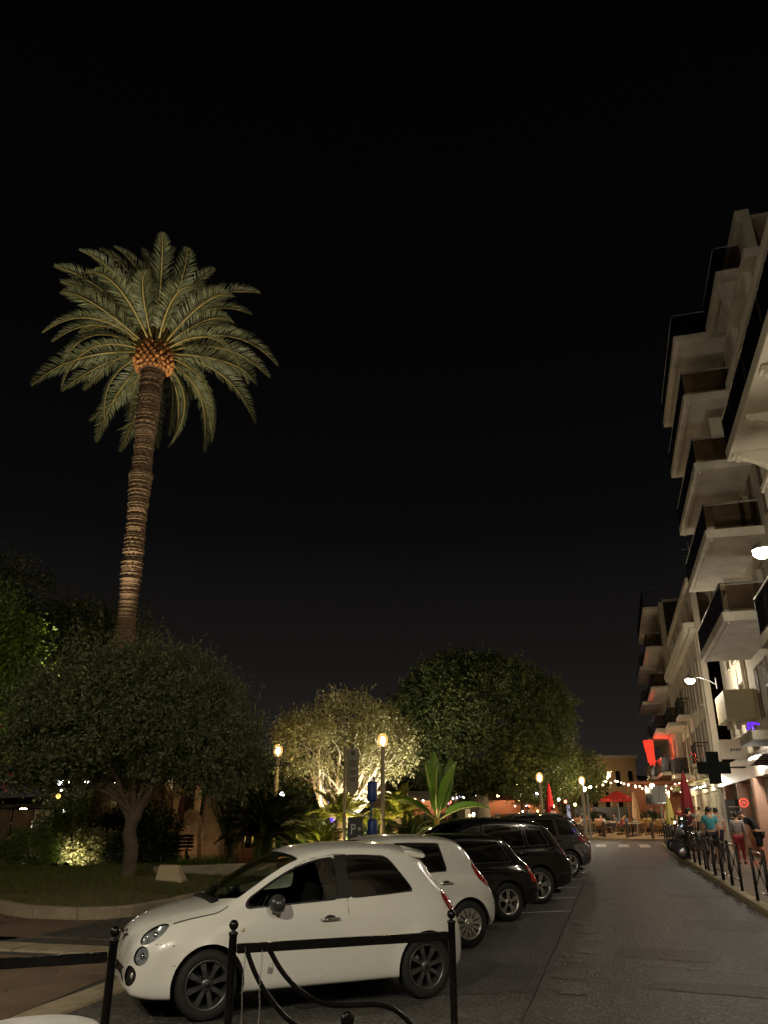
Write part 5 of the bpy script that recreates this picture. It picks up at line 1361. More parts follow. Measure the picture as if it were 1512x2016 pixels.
def crown(name, c, rad, ntw, per, leaf, m, seed, shell=.55, lump=.16, lumpf=1.3, up=.35, twig=.45, flat=None, sprout=0, keep=None, clump=None, hole=-.62):
    """leafy twigs spread through a lumpy ellipsoid; gaps come from the lumps"""
    r = np.random.default_rng(seed); c = np.array(c, float); rad = np.array(rad, float)
    d = r.normal(size=(ntw, 3)); d /= np.linalg.norm(d, axis=1)[:, None]
    rr = (shell + (1 - shell) * r.random(ntw) ** .7)
    nz = noise3(d * rad, seed + 1, lumpf)
    P = d * rad * (rr * (1 + lump * nz))[:, None]
    if clump:                                              # twigs gather in leafy tufts with shade between them
        M, sg = clump; Cc = P[:M]; idx = r.integers(0, M, ntw); size = r.uniform(.55, 1.35, M)
        P = Cc[idx] + r.normal(size=(ntw, 3)) * (sg * size[idx])[:, None] * np.array([1, 1, .75]); d = P - Cc[idx] * .6; d /= np.linalg.norm(d, axis=1)[:, None] + 1e-9
    if flat is not None: P[:, 2] = np.where(P[:, 2] < 0, P[:, 2] * flat, P[:, 2])
    k = noise3(P, seed + 2, lumpf * 1.9) > hole          # holes
    P, d = P[k], d[k]
    if keep is not None: kk = keep(P); P, d = P[kk], d[kk]
    if sprout:                                             # upright shoots breaking the outline
        s = r.normal(size=(sprout, 3)); s[:, 2] = np.abs(s[:, 2]) * .8; s /= np.linalg.norm(s, axis=1)[:, None]
        nz = noise3(s * rad, seed + 1, lumpf); Ps = s * rad * ((1 + lump * nz) * (.97 + .08 * r.random(sprout)))[:, None]; P = np.concatenate([P, Ps]); d = np.concatenate([d, np.tile([0, 0, 3.0], (sprout, 1)) + s])
    n = len(P)
    td = d * .7 + r.normal(size=(n, 3)) * .55; td[:, 2] += up; td /= np.linalg.norm(td, axis=1)[:, None]
    tl = twig * r.uniform(.5, 1.2, n)
    if sprout: tl[-sprout:] *= r.uniform(.8, 1.9, sprout); td[-sprout:] = td[-sprout:] * .25 + np.array([0, 0, 1.0]); td /= np.linalg.norm(td, axis=1)[:, None]
    t = np.tile(np.linspace(0, 1, per), n); I = np.repeat(np.arange(n), per)
    C = P[I] + td[I] * (tl[I] * t)[:, None] + r.normal(size=(n * per, 3)) * leaf[0] * .35
    ld = td[I] * .6 + r.normal(size=(n * per, 3)) * .75; ld /= np.linalg.norm(ld, axis=1)[:, None]
    s = r.uniform(.6, 1.2, n * per)
    V, F = leaf_quads(C, ld, leaf[0] * s, leaf[1] * s, r)
    return np_mesh(name, V + c, F, m)
def limb(mb, pts, r0, r1, seg=8, wob=.05, seed=1, n=10):
    r = random.Random(seed); pts = [Vector(p) for p in pts]
    fx = [pchip(range(len(pts)), [p[k] for p in pts]) for k in range(3)]
    t = np.linspace(0, len(pts) - 1, n); Q = [Vector((float(fx[0](q)) + r.uniform(-wob, wob), float(fx[1](q)) + r.uniform(-wob, wob), float(fx[2](q)))) for q in t]
    mb.tube(Q, [r0 + (r1 - r0) * (i / (n - 1)) ** .8 + r.uniform(-.06, .06) * r0 for i in range(n)], seg)
    return Q
def tree(name, base, label, trunk, limbs, crowns, group=None, cat='tree', mbark=None):
    """trunk: pts, r0, r1; limbs: list of (pts, r0, r1); crowns: list of mesh"""
    root = empty(name, base, 0, label, cat, group)
    mb = MB(); limb(mb, *trunk, seg=14, wob=.02, seed=3, n=12); tr = mb.build('trunk', mbark or M_bark, root)
    for i, l in enumerate(limbs):
        mb = MB(); limb(mb, *l, wob=.04, seed=i + 5); mb.build('limb', mbark or M_bark, tr)
    for me in crowns: link('crown', me, root)
    return root
# --- olive on the lawn: single leaning trunk, forked low, broad flattened crown
def fork_limbs(seed, z0, tips, r0, r1):
    r = random.Random(seed); out = []
    for (x, y, z) in tips:
        m = (x * .35 + r.uniform(-.1, .1), y * .35 + r.uniform(-.1, .1), z0 + (z - z0) * .45)
        out.append(([(0, 0, z0 - .12), m, (x, y, z)], r0, r1))
    return out
OL = (-6.55, 21.4, .30)
tips = [(-2.1, .3, 3.3), (-1.2, -1.0, 3.8), (.3, .9, 4.2), (1.5, -.4, 4.0), (2.4, .5, 3.4), (.6, -1.2, 4.3), (-.7, 1.3, 4.0), (-2.6, -.5, 2.6)]
cr1 = crown('crown', (-.25, 0, 3.6), (2.95, 2.7, 1.85), 6600, 11, (.115, .022), L_olive, 11, shell=.55, lump=.2, flat=.75, sprout=480, up=.7, twig=.40, lumpf=1.6, clump=(240, .30), hole=-.8)
tree('olive_tree', OL, 'broad dark olive tree growing from the lawn by the stone block', ([(.05, 0, -.15), (.12, 0, .5), (.0, 0, 1.1), (.1, 0, 1.55)], .19, .145), [([(-.02, 0, 1.35), (-.5, .1, 2.0), (-1.5, .1, 2.5)], .12, .05), ([(.08, 0, 1.4), (.45, 0, 2.1), (.9, .1, 2.9)], .15, .07), ([(.05, 0, 1.4), (.0, .1, 2.2), (-.3, .1, 3.2)], .13, .05)] + fork_limbs(2, 1.7, tips, .09, .02), [cr1, crown('crown', (-2.5, -.2, 2.95), (1.6, 1.6, 1.05), 1100, 11, (.115, .022), L_olive, 12, shell=.4, lump=.16, lumpf=2.0, up=.4, twig=.42, clump=(50, .26)), crown('crown', (1.9, .1, 2.95), (1.3, 1.5, 1.0), 1100, 11, (.115, .022), L_olive, 13, shell=.4, lump=.16, lumpf=2.0, up=.4, twig=.42, clump=(50, .26))])
# --- floodlit wide olive behind the cycads: pale twisting branches, silvery foliage
LT = (-1.9, 38.8, .1)
r = random.Random(21); lims = []
for k in range(26):
    a = 2 * math.pi * k / 26 + r.uniform(-.2, .2); L = r.uniform(1.8, 3.3); z1 = r.uniform(3.4, 5.6)
    p1 = (math.cos(a) * L * .35 + r.uniform(-.3, .3), math.sin(a) * L * .35, 2.2 + r.uniform(-.2, .6)); p2 = (math.cos(a + .3) * L * .7 + r.uniform(-.4, .4), math.sin(a + .3) * L * .7, z1 - .8 + r.uniform(-.5, .3)); p3 = (math.cos(a) * L, math.sin(a) * L, z1)
    lims.append(([(0, 0, 1.4), p1, p2, p3], .11, .025))
    for q in range(2):
        e = (p2[0] + r.uniform(-.9, .9), p2[1] + r.uniform(-.9, .9), p2[2] + r.uniform(-.3, .9)); lims.append(([p1, ((p1[0] + e[0]) / 2 + r.uniform(-.25, .25), (p1[1] + e[1]) / 2, (p1[2] + e[2]) / 2 + .2), e], .05, .014))
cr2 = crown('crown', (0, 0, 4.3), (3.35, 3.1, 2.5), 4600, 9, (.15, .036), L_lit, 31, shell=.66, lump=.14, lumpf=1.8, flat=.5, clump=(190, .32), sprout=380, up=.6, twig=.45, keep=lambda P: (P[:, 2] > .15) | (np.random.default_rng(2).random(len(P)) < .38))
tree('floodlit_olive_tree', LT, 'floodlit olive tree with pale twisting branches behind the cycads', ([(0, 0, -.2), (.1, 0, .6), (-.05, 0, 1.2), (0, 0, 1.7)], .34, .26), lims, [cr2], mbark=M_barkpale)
# --- big round clipped plane tree
PT = (5.75, 48.2, .3)
r = random.Random(5); lims = [([(0, 0, 2.6), (math.cos(a) * 1.2, math.sin(a) * 1.2, 4.2), (math.cos(a) * 3.2, math.sin(a) * 3.2, 5.6 + r.uniform(-.6, 1.5))], .2, .05) for a in [k * .78 for k in range(8)]]
cr3 = crown('crown', (0, 0, 6.35), (5.45, 5.0, 4.3), 13000, 9, (.165, .056), L_plane, 41, shell=.72, lump=.04, flat=.86, lumpf=.9, sprout=140, twig=.45, clump=(900, .36), hole=-1.2)
tree('round_plane_tree', PT, 'large round clipped plane tree behind the dark parked cars', ([(0, 0, -.3), (.05, 0, 1.2), (0, 0, 2.8)], .42, .34), lims, [cr3], mbark=M_barkpale)
# --- dark trees at the back left, beyond the palm
for (x, y, rx, h, sd, lb) in ((-21.3, 42, 4.4, 14.6, 51, 'tall dark evergreen tree with pointed crown left of the palm'), (-16.2, 43, 4.2, 12.4, 52, 'low dark evergreen tree directly behind the palm trunk'), (-27.5, 43, 4.6, 13, 53, 'dark evergreen tree behind the bougainvillea'), (-18.8, 47.5, 4.4, 13, 54, 'dark evergreen tree in the gap behind the two dark trees')):
    cm = crown('crown', (0, 0, h * .60), (rx, rx * .9, h * .42), 5200, 8, (.2, .055), L_olive, sd, shell=.5, lump=.2, lumpf=.8, sprout=160, up=.6, twig=.6, clump=(170, .55))
    tree('evergreen_tree', (x, y, .1), lb, ([(0, 0, -.1), (.1, 0, 1.4), (0, 0, h * .35)], .3, .2), [([(0, 0, h * .3), (math.cos(a), math.sin(a), h * .45), (2 * math.cos(a), 2 * math.sin(a), h * .6)], .12, .03) for a in (0.3, 1.8, 3.1, 4.6)], [cm], 'dark trees behind the palm')
# --- bougainvillea tree at the left edge, lit green with magenta bracts
cm = crown('crown', (0, 0, 5.6), (2.6, 2.2, 3.2), 3200, 8, (.13, .05), L_green, 61, shell=.55, lump=.22, up=.3, twig=.5)
cm2 = crown('crown', (.4, -.4, 3.6), (2.5, 2.1, 1.9), 240, 7, (.07, .04), L_rose, 62, shell=.85, lump=.2, twig=.3)
BG = tree('bougainvillea', (-13.6, 24.5, .1), 'leafy green bougainvillea with magenta blossom at the edge of the lawn', ([(0, 0, -.1), (.1, 0, 1.0), (0, 0, 2.4)], .16, .1), [([(0, 0, 2), (.8, 0, 3), (1.5, 0, 4.2)], .06, .02), ([(0, 0, 2), (-.6, .3, 3.2), (-1.2, .3, 4.6)], .06, .02)], [cm])
o = link('blossom', cm2, BG); 
# --- other park trees further back, right of the round tree
for i, (x, y, rx, h, lb) in enumerate(((10.9, 55.5, 2.6, 6.2, 'small leafy tree behind the red closed parasol'), (13.6, 60.0, 3.0, 5.9, 'small plaza tree behind the twin grey poles'), (-3.8, 52, 3.2, 5.0, 'low tree behind the floodlit olive'), (2.4, 62, 3.2, 5.6, 'slim tree in the background behind the banana plant'), (-9.5, 55, 3.4, 5.4, 'low tree in the background behind the standing stones'))):
    cm = crown('crown', (0, 0, h * .64), (rx, rx, h * .36), 1700, 8, (.2, .06), L_plane, 71 + i, shell=.45, lump=.2, up=.4, twig=.6)
    tree('plaza_tree', (x, y, gz(x, y) if x > 0 else .1), lb, ([(0, 0, -.2), (.06, 0, 1.2), (0, 0, h * .45)], .14, .1), [([(0, 0, h * .35), (math.cos(a) * .6, math.sin(a) * .6, h * .5), (math.cos(a) * 1.4, math.sin(a) * 1.4, h * .65)], .07, .02) for a in (0, 2, 4)], [cm], 'small trees round the plaza')

# --- fronds: palm, cycads
def frond(L, droop, rise, nl, ll, wid, m_leaf, seed, rach=.02, vee=.45, tipw=.25, base=.12):
    """returns (leaf mesh, rachis mesh); grows along +x from origin, arching"""
    r = np.random.default_rng(seed)
    t = np.linspace(0, 1, 22); x = L * (t - .22 * droop * t**2.6) ; z = L * (rise * t - droop * t**2.2 * .62)
    S = np.stack([x, 0 * t, z], 1)
    mb = MB(); mb.tube([tuple(p) for p in S], [rach * (1 - .85 * q) + .003 for q in t], 5)
    tt = np.linspace(base, .995, nl); tt = np.repeat(tt, 2); sg = np.tile([-1., 1.], nl)
    ox = np.interp(tt, t, S[:, 0]); oz = np.interp(tt, t, S[:, 2]); T = np.gradient(S, axis=0); T /= np.linalg.norm(T, axis=1)[:, None]
    tx = np.interp(tt, t, T[:, 0]); tz = np.interp(tt, t, T[:, 2])
    prof = np.sin(np.pi * np.clip((tt - base) / (1 - base) * .86 + .14, 0, 1)) ** .6 * (1 - .35 * tt) + .08
    ln = ll * prof * r.uniform(.88, 1.08, len(tt))
    fwd = .45 + .45 * tt + r.normal(size=len(tt)) * .13
    dirv = np.stack([tx * fwd - tz * vee, sg * (1.0 - .25 * tt), tz * fwd + tx * vee], 1) + r.normal(size=(len(tt), 3)) * .09
    dirv /= np.linalg.norm(dirv, axis=1)[:, None]
    O = np.stack([ox, 0 * ox, oz], 1); tip = O + dirv * ln[:, None]; tip[:, 2] -= ln * .16
    mid = O + dirv * (ln * .5)[:, None]
    wv = np.stack([tx, 0 * tx, tz], 1) * wid
    V = np.stack([O, mid + wv, tip, mid - wv], 1).reshape(-1, 3); F = np.arange(4 * len(tt)).reshape(-1, 4)
    return np_mesh('leaflets', V, F, m_leaf), mb.mesh('frond', mat('frond stalk', srgb(150, 132, 74), .5, var=.12, scale=6))
def place_frond(root, meshes, loc, az, el, roll, scale):
    M_ = Matrix.Translation(Vector(loc)) @ Matrix.Rotation(az, 4, 'Z') @ Matrix.Rotation(-el, 4, 'Y') @ Matrix.Rotation(roll, 4, 'X') @ Matrix.Diagonal((scale, scale, scale, 1))
    s_ = link('frond', meshes[1], root); s_.matrix_local = M_
    l_ = link('leaflets', meshes[0], s_); l_['kind'] = 'stuff'
    return s_
# --- tall date palm
PX, PY = -10.35, 30.0
PH = 17.7
palm = empty('date_palm', (PX, PY, .1), 0, 'tall date palm with floodlit crown rising behind the olive tree', 'palm tree'); palm.scale = (1.22,) * 3
pr = []; r = random.Random(9)
z = 0.0
while z < PH - .95:
    q = z / PH; rad = .27 + .10 * q + (.06 if q > .75 else 0) * (q - .75) * 4 + .02 * math.sin(z * 2.2) + (.05 * math.exp(-((z - 12.4) / .15) ** 2)) - .045 * math.exp(-((z - 9.4) / .12) ** 2)
    pr += [(rad - .03 + r.uniform(-.012, .012), z), (rad + .024 + r.uniform(-.018, .014), z + .03), (rad + .008 + r.uniform(-.01, .01), z + .045)]; z += r.choice((.06, .08, .10, .13, .17)) * r.uniform(.85, 1.15)
mb = MB(); mb.lathe(pr, 26)
mb.v = [(p[0] + .014 * math.sin(9 * math.atan2(p[1], p[0]) + 13 * p[2]) * (p[0] / .4) + .10 * math.sin(p[2] * .28), p[1] + .014 * math.sin(11 * math.atan2(p[1], p[0]) + 17 * p[2]) * (p[1] / .4), p[2]) for p in mb.v]
M_ptr = mat('palm trunk', srgb(122, 98, 74), .95, var=.4, scale=7, bump=1.0, bscale=22)
mb.build('trunk', M_ptr, palm)
dx = .10 * math.sin(PH * .28)
mb = MB(); mb.lathe([(.40, PH - 1.05), (.58, PH - .92), (.66, PH - .6), (.60, PH - .2), (.45, PH + .1), (.2, PH + .3)], 20, Matrix.Translation((dx, 0, 0))); mb.build('crown_base', mat('cut frond bed', srgb(90, 60, 36), .95, var=.3, scale=8), palm)
mb = MB(); mb.add([(-.085, 0, 0), (0, -.02, -.10), (.085, 0, 0), (0, -.02, .085), (-.07, -.10, 0), (0, -.13, -.08), (.07, -.10, 0), (0, -.13, .06)], [(0, 1, 5, 4), (1, 2, 6, 5), (2, 3, 7, 6), (3, 0, 4, 7), (4, 5, 6, 7)])
stub = mb.mesh('frond_stub', mat('cut frond stub', srgb(196, 132, 74), .8, var=.3, scale=9))
for row in range(8):
    zz = PH - .98 + row * .145; rr = np.interp(zz - PH, [-1.05, -.92, -.6, -.2, .1], [.40, .56, .63, .57, .43]); nn = 17
    for k in range(nn):
        a = 2 * math.pi * (k + .5 * (row % 2)) / nn; link('frond_stub', stub, palm, (dx + (rr + rnd.uniform(-.05, .02)) * math.cos(a), (rr + rnd.uniform(-.05, .02)) * math.sin(a), zz + rnd.uniform(-.03, .03)), (-.35 + .1 * row + rnd.uniform(-.2, .2), rnd.uniform(-.25, .25), a + math.pi / 2 + rnd.uniform(-.15, .15)), (rnd.uniform(.7, 1.25), rnd.uniform(.7, 1.3), rnd.uniform(.75, 1.2)))
fv = [frond(4.6, .72 + .14 * k, .36 - .03 * k, 92, .72, .021, L_palm, 80 + k, .045, .5) for k in range(4)]
fv2 = [frond(4.4, .95 + .18 * k, .10, 88, .68, .021, L_palm, 90 + k, .04, .4) for k in range(2)]
r = random.Random(12); nf = 0
for ring, (cnt, el, el_v, kind, sc_) in enumerate(((11, 66, 8, 0, .90), (16, 44, 8, 1, 1.0), (17, 22, 8, 2, 1.0), (15, 2, 8, 3, .98), (10, -24, 10, 4, .86), (6, -52, 8, 5, .74))):
    for k in range(cnt):
        a = 2 * math.pi * (k + .5 * (ring % 2)) / cnt + r.uniform(-.13, .13)
        if ring >= 3 and math.sin(a) < -.35: continue
        me = fv[kind] if kind < 4 else fv2[kind - 4]
        rr = .3 if ring < 2 else .42
        place_frond(palm, me, (dx + rr * math.cos(a), rr * math.sin(a), PH + .28 - .15 * ring), a + r.uniform(-.1, .1), R(el + 1.3 * r.uniform(-el_v, el_v)), r.uniform(-.75, .75), sc_ * r.uniform(.82, 1.1))
# --- cycads
def cycad(x, y, z0, h, L, nfr, label, seed, m=L_cyc, rise=.5):
    root = empty('cycad', (x, y, z0), 0, label, 'cycad', 'cycads in the garden beds')
    mb = MB(); pr = []; q = 0.0; rr_ = random.Random(seed)
    while q < h: pr += [(.2 + rr_.uniform(-.02, .02), q), (.235, q + .05)]; q += .09
    pr.append((.1, h + .08)); mb.lathe(pr, 14); mb.build('trunk', M_bark, root)
    fs = [frond(L, .55 + .2 * k, .25, 64, .33 * L / 1.4, .017 * L / 1.4, m, seed + k, .018, .25, base=.12) for k in range(3)]
    for k in range(nfr):
        a = k * 2.39996 + rr_.uniform(-.2, .2); e = 72 - 78 * (k / nfr) + rr_.uniform(-8, 8)
        place_frond(root, fs[k % 3], (.08 * math.cos(a), .08 * math.sin(a), h), a, R(e), rr_.uniform(-.3, .3), rr_.uniform(.85, 1.1))
    return root
cycad(-4.1, 28.6, .12, 1.0, 2.0, 74, 'large dark cycad on a stout trunk before the red path', 100)
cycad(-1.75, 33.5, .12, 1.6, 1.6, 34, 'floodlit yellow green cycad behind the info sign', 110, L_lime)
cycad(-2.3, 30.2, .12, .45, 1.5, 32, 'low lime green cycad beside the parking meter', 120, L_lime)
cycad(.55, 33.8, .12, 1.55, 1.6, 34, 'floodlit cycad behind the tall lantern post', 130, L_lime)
cycad(-5.1, 34.6, .12, 1.3, 1.3, 30, 'small bright cycad beside the far lantern post', 140)
cycad(.9, 30.6, .12, .7, 1.4, 30, 'low green cycad between lantern post and banana plant', 150)
# --- banana plant
ban = empty('banana_plant', (2.0, 31.2, .0), 0, 'banana plant with tall upright paddle leaves and yellow stem', 'banana plant')
mb = MB(); mb.tube([(0, 0, 0), (.02, 0, .8), (0, 0, 1.7)], [.17, .14, .10], 12); mb.build('stem', mat('yellow banana stem', srgb(190, 150, 58), .55, var=.25, scale=5), ban)
def paddle(L, w, droop, seed):
    r = np.random.default_rng(seed); n = 26; V = []; F = []
    for i in range(n):
        t = i / (n - 1); stalk = .16
        x = L * (t - .2 * droop * t**3); z = -L * droop * .55 * t**2.2
        ww = 0.02 if t < stalk else w * math.sin(math.pi * min(1, ((t - stalk) / (1 - stalk)) ** .75)) ** .65 * (1 + .03 * r.normal()) + .004
        for k, s in enumerate((-1, -.5, 0, .5, 1)): V.append((x, ww * s, z + abs(s) * ww * .35 + .008 * math.sin(t * 60 + k) * abs(s)))
    for i in range(n - 1):
        for k in range(4): F.append((i * 5 + k, i * 5 + k + 1, i * 5 + 6 + k, i * 5 + 5 + k))
    mb = MB(); mb.tube([(V[i * 5 + 2][0], 0, V[i * 5 + 2][2] - .012) for i in range(0, n, 2)], [.028 * (1 - .8 * i / n) + .004 for i in range(0, n, 2)], 6)
    return np_mesh('leaf', V, np.array(F), L_banana, True), mb.mesh('midrib', mat('pale midrib', srgb(170, 170, 96), .5, var=.1, scale=5))
for k, (az, el, L, dr) in enumerate(((1.9, 86, 2.6, .05), (.3, 72, 2.5, .12), (3.4, 80, 2.2, .06), (3.3, 42, 2.1, .5), (-.2, 34, 2.3, .75), (4.5, 62, 2.5, .2), (2.8, 40, 1.9, .5), (5.4, 66, 2.4, .15))):
    lf, rib = paddle(L, .29, dr, 200 + k); M_ = Matrix.Translation((0, 0, 1.6)) @ Matrix.Rotation(az, 4, 'Z') @ Matrix.Rotation(-R(el), 4, 'Y') @ Matrix.Rotation(rnd.uniform(-.5, .5) + (1.57 if el > 60 and k % 2 else 0), 4, 'X')
    o = link('leaf', lf, ban); o.matrix_local = M_; link('midrib', rib, o)
# --- candelabra euphorbia
eu = empty('candelabra_cactus', (-5.75, 31.5, .12), 0, 'tall candelabra cactus of many upright green columns beside the olive tree', 'cactus')
M_cact = mat('cactus green', srgb(74, 88, 44), .6, var=.2, scale=5, bump=.2)
r = random.Random(14)
for k in range(30):
    a = r.uniform(0, 6.28); d = r.uniform(.1, 1.05); top = 5.9 - .6 * d + r.uniform(-.7, .25); zb_ = 1.3 + r.uniform(0, 1.2)
    x, y = math.cos(a) * d, math.sin(a) * d * .8; pts = [(x * .15, y * .15, zb_ - .8), (x * .6, y * .6, zb_), (x, y, zb_ + .7), (x * 1.12, y * 1.12, (zb_ + top) / 2 + .3), (x * 1.2, y * 1.2, top)]
    mb = MB(); limb(mb, pts, .05, .055, 5, .015, k, 12); mb.sm = [False] * len(mb.sm); mb.build('column', M_cact, eu)
mb = MB(); limb(mb, [(0, 0, -.1), (.03, 0, .8), (0, 0, 1.6)], .16, .13, 8); mb.build('trunk', M_bark, eu)
# --- shrubs and strap-leaf clumps
def shrub(x, y, rx, h, m, label, seed, leaf=(.10, .03), n=900, group='shrubs in the garden beds', up=.3):
    root = empty('shrub', (x, y, .14), 0, label, 'shrub', group)
    link('foliage', crown('foliage', (0, 0, h * .5), (rx, rx * .8, h * .52), n, 9, leaf, m, seed, shell=.35, lump=.22, lumpf=2.2, up=up, twig=.3), root)
    mb = MB()
    for k in range(4): a = k * 1.6; mb.tube([(0, 0, 0), (math.cos(a) * rx * .3, math.sin(a) * rx * .3, h * .35), (math.cos(a) * rx * .6, math.sin(a) * rx * .6, h * .7)], [.025, .018, .008], 5)
    mb.build('stems', M_bark, root)
    return root
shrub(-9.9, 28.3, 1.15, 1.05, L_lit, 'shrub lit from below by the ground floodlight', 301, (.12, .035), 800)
shrub(-11.7, 28.0, 1.2, 1.15, L_green, 'feathery green shrub beside the side path', 302, (.10, .014), 1200)
shrub(-11.2, 30.2, 1.5, 2.3, L_green, 'tall grassy shrub before the poster stand', 303, (.13, .016), 1200, up=.9)
shrub(-8.3, 28.0, 1.1, 1.0, L_dark, 'low dark shrub between floodlit shrub and olive trunk', 304)
shrub(-8.9, 31.5, 1.3, 2.1, L_dark, 'dark shrub behind the olive trunk', 305)
shrub(-9.0, 29.9, 1.1, 1.9, L_dark, 'leafy shrub beside the slatted bench', 306, (.14, .05))
shrub(-8.0, 28.9, .8, 1.0, L_dark, 'low shrub before the slatted bench', 307, (.12, .04))
shrub(1.9, 33.6, 1.4, 1.5, L_dark, 'dark hedge shrub behind the banana plant', 308)
shrub(-.4, 35.6, 1.6, 1.5, L_dark, 'dark hedge shrub under the floodlit olive', 309)
shrub(3.4, 34.6, 1.5, 1.3, L_dark, 'dark hedge shrub beside the banana plant', 310)
shrub(-3.3, 36.8, 1.4, 1.4, L_dark, 'dark hedge shrub under the floodlit branches', 311)
def strap(x, y, label, seed, n=170, L=.75):
    root = empty('strap_plant', (x, y, .14), 0, label, 'plant', 'strap-leaf clumps'); r = np.random.default_rng(seed); V = []; F = []
    for k in range(n):
        a = r.uniform(0, 6.28); l = L * r.uniform(.6, 1.1); out = r.uniform(.25, .95); bx, by = r.normal(size=2) * .28; o = len(V); w = .014
        px, py = -math.sin(a) * w, math.cos(a) * w
        for i in range(5):
            t = i / 4; d = l * out * t; z = l * (1.25 * t - (.35 + .75 * out) * t * t); q = 1 - .9 * t**2
            V += [(bx + math.cos(a) * d - px * q, by + math.sin(a) * d - py * q, z), (bx + math.cos(a) * d + px * q, by + math.sin(a) * d + py * q, z)]
        for i in range(4): F.append((o + 2 * i, o + 2 * i + 1, o + 2 * i + 3, o + 2 * i + 2))
    o_ = link('leaves', np_mesh('leaves', V, np.array(F), L_green), root); o_['kind'] = 'stuff'
    return root
strap(-6.0, 26.6, 'strap-leaf clump behind the stone block', 401); strap(-5.3, 26.9, 'strap-leaf clump on the path side of the block', 402); strap(-6.7, 27.2, 'strap-leaf clump nearest the olive trunk', 403); strap(-5.7, 27.6, 'strap-leaf clump before the bench', 404)

# fallen leaves: along both kerbs and over the brown paving
rr_ = np.random.default_rng(18); dd = rr_.normal(size=(len(P_LEAF), 3)); dd[:, 2] *= .15; dd /= np.linalg.norm(dd, axis=1)[:, None]
Vl, Fl = leaf_quads(P_LEAF, dd, rr_.uniform(.03, .075, len(P_LEAF)), rr_.uniform(.010, .022, len(P_LEAF)), rr_)
Vl[:, 2] = np.clip(Vl[:, 2], np.repeat(P_LEAF[:, 2], 4) - .002, np.repeat(P_LEAF[:, 2], 4) + .02)
o = link('fallen_leaves', np_mesh('fallen_leaves', Vl, Fl, leafmat('dry leaf', srgb(96, 74, 40), srgb(140, 112, 66), .8))); tag(o, 'dry fallen leaves scattered along the kerbs and paving', 'leaves', kind='stuff')
# ================================================================== garden furniture, floodlights
M_conc = mat('rough concrete', srgb(176, 160, 130), .85, var=.15, scale=4, bump=.35, bscale=30)
t = empty('stone_block', (-5.35, 21.3, .18), R(8), 'pale truncated concrete block standing on the lawn', 'stone block'); t.scale = (.72,) * 3
mb = MB(); P0 = [(-.52, -.32, 0), (.46, -.36, 0), (.62, .30, 0), (-.44, .34, 0)]; P1 = [(-.40, -.14, .62), (.22, -.16, .62), (.30, .16, .60), (-.36, .17, .62)]
mb.add(P0 + P1, [(3, 2, 1, 0), (4, 5, 6, 7), (0, 1, 5, 4), (1, 2, 6, 5), (2, 3, 7, 6), (3, 0, 4, 7)])
o = mb.build('block', M_conc, t); bv = o.modifiers.new('Bevel', 'BEVEL'); bv.width = .025; bv.segments = 2
mb = MB(); mb.bev(-.85, .75, -.42, .5, -.15, .03, .02); mb.build('base_slab', M_conc, t)
curved_kerb('low_wall', [(-6.2, 22.6), (-5.0, 23.3), (-4.0, 23.9), (-3.1, 24.2)], .34, .0, .52, M_kerb2, 1.2, 'structure')
# slatted bench
bn = empty('slatted_bench', (-8.15, 31.4, .14), R(6), 'dark slatted park bench before the standing stones', 'bench')
M_slat = mat('dark bench slat', srgb(58, 44, 32), .5, var=.2, scale=8)
for k in range(4): mb = MB(); mb.bev(-.95, .95, -.22 + k * .115, -.12 + k * .115, .42, .455, .008); mb.build('seat_slat', M_slat, bn)
for k in range(4): mb = MB(); mb.bev(-.95, .95, -.02, .015, -.04, .05, .008, Matrix.Translation((0, .28 + k * .03, .56 + k * .12)) @ Matrix.Rotation(R(-14), 4, 'X')); mb.build('back_slat', M_slat, bn)
for x in (-.75, .75):
    mb = MB(); mb.tube([(x, -.2, 0), (x, -.2, .41), (x, .25, .41), (x, .38, .98)], .025, 8); mb.tube([(x, .22, 0), (x, .24, .42)], .025, 8); mb.build('leg', M_iron, bn)
# standing stones
M_rock = mat('ochre standing stone', srgb(158, 128, 94), .9, scale=2.2, bump=1.0, bscale=7, col2=srgb(98, 80, 60))
def rock(x, y, w, d, h, seed, label, lean=0):
    r = random.Random(seed); bm = bmesh.new(); bmesh.ops.create_cube(bm, size=1); bmesh.ops.subdivide_edges(bm, edges=bm.edges[:], cuts=4, use_grid_fill=True)
    for v in bm.verts:
        tz = v.co.z + .5; q = 1 - .10 * tz**4
        n = math.sin(v.co.x * 7 + seed) * .05 + math.sin(v.co.z * 9 + seed * 2) * .05 + r.uniform(-.05, .05)
        v.co.x = (v.co.x * q + n * .7 + lean * tz * .3) * w; v.co.y = (v.co.y * q + n) * d; v.co.z = tz * h * (1 + .12 * math.sin(v.co.x * 5 + seed))
    me = bpy.data.meshes.new('standing_stone'); bm.to_mesh(me); bm.free(); me.materials.append(M_rock)
    o = link('standing_stone', me, None, (x, y, .08), (0, 0, r.uniform(-.2, .2))); return tag(o, label, 'rock', 'standing stones beside the red path')
rock(-9.5, 34.6, 1.9, .7, 2.75, 1, 'widest tall ochre standing stone behind the bench'); rock(-7.9, 34.3, .75, .5, 1.75, 2, 'short blocky ochre stone between the tall slabs'); rock(-7.0, 34.6, 1.0, .55, 2.3, 3, 'square-topped ochre standing stone', .1); rock(-6.15, 34.2, .6, .5, 1.9, 4, 'narrow ochre standing stone by the red path', -.1); rock(-6.45, 33.5, .5, .4, 1.0, 5, 'small ochre stone at the foot of the narrow one'); rock(-8.6, 35.6, 1.1, .6, 2.9, 6, 'tall ochre stone in the back row'); rock(-11.6, 36.5, 1.5, .7, 2.1, 7, 'ochre boulder with pointed top behind the olive trunk')
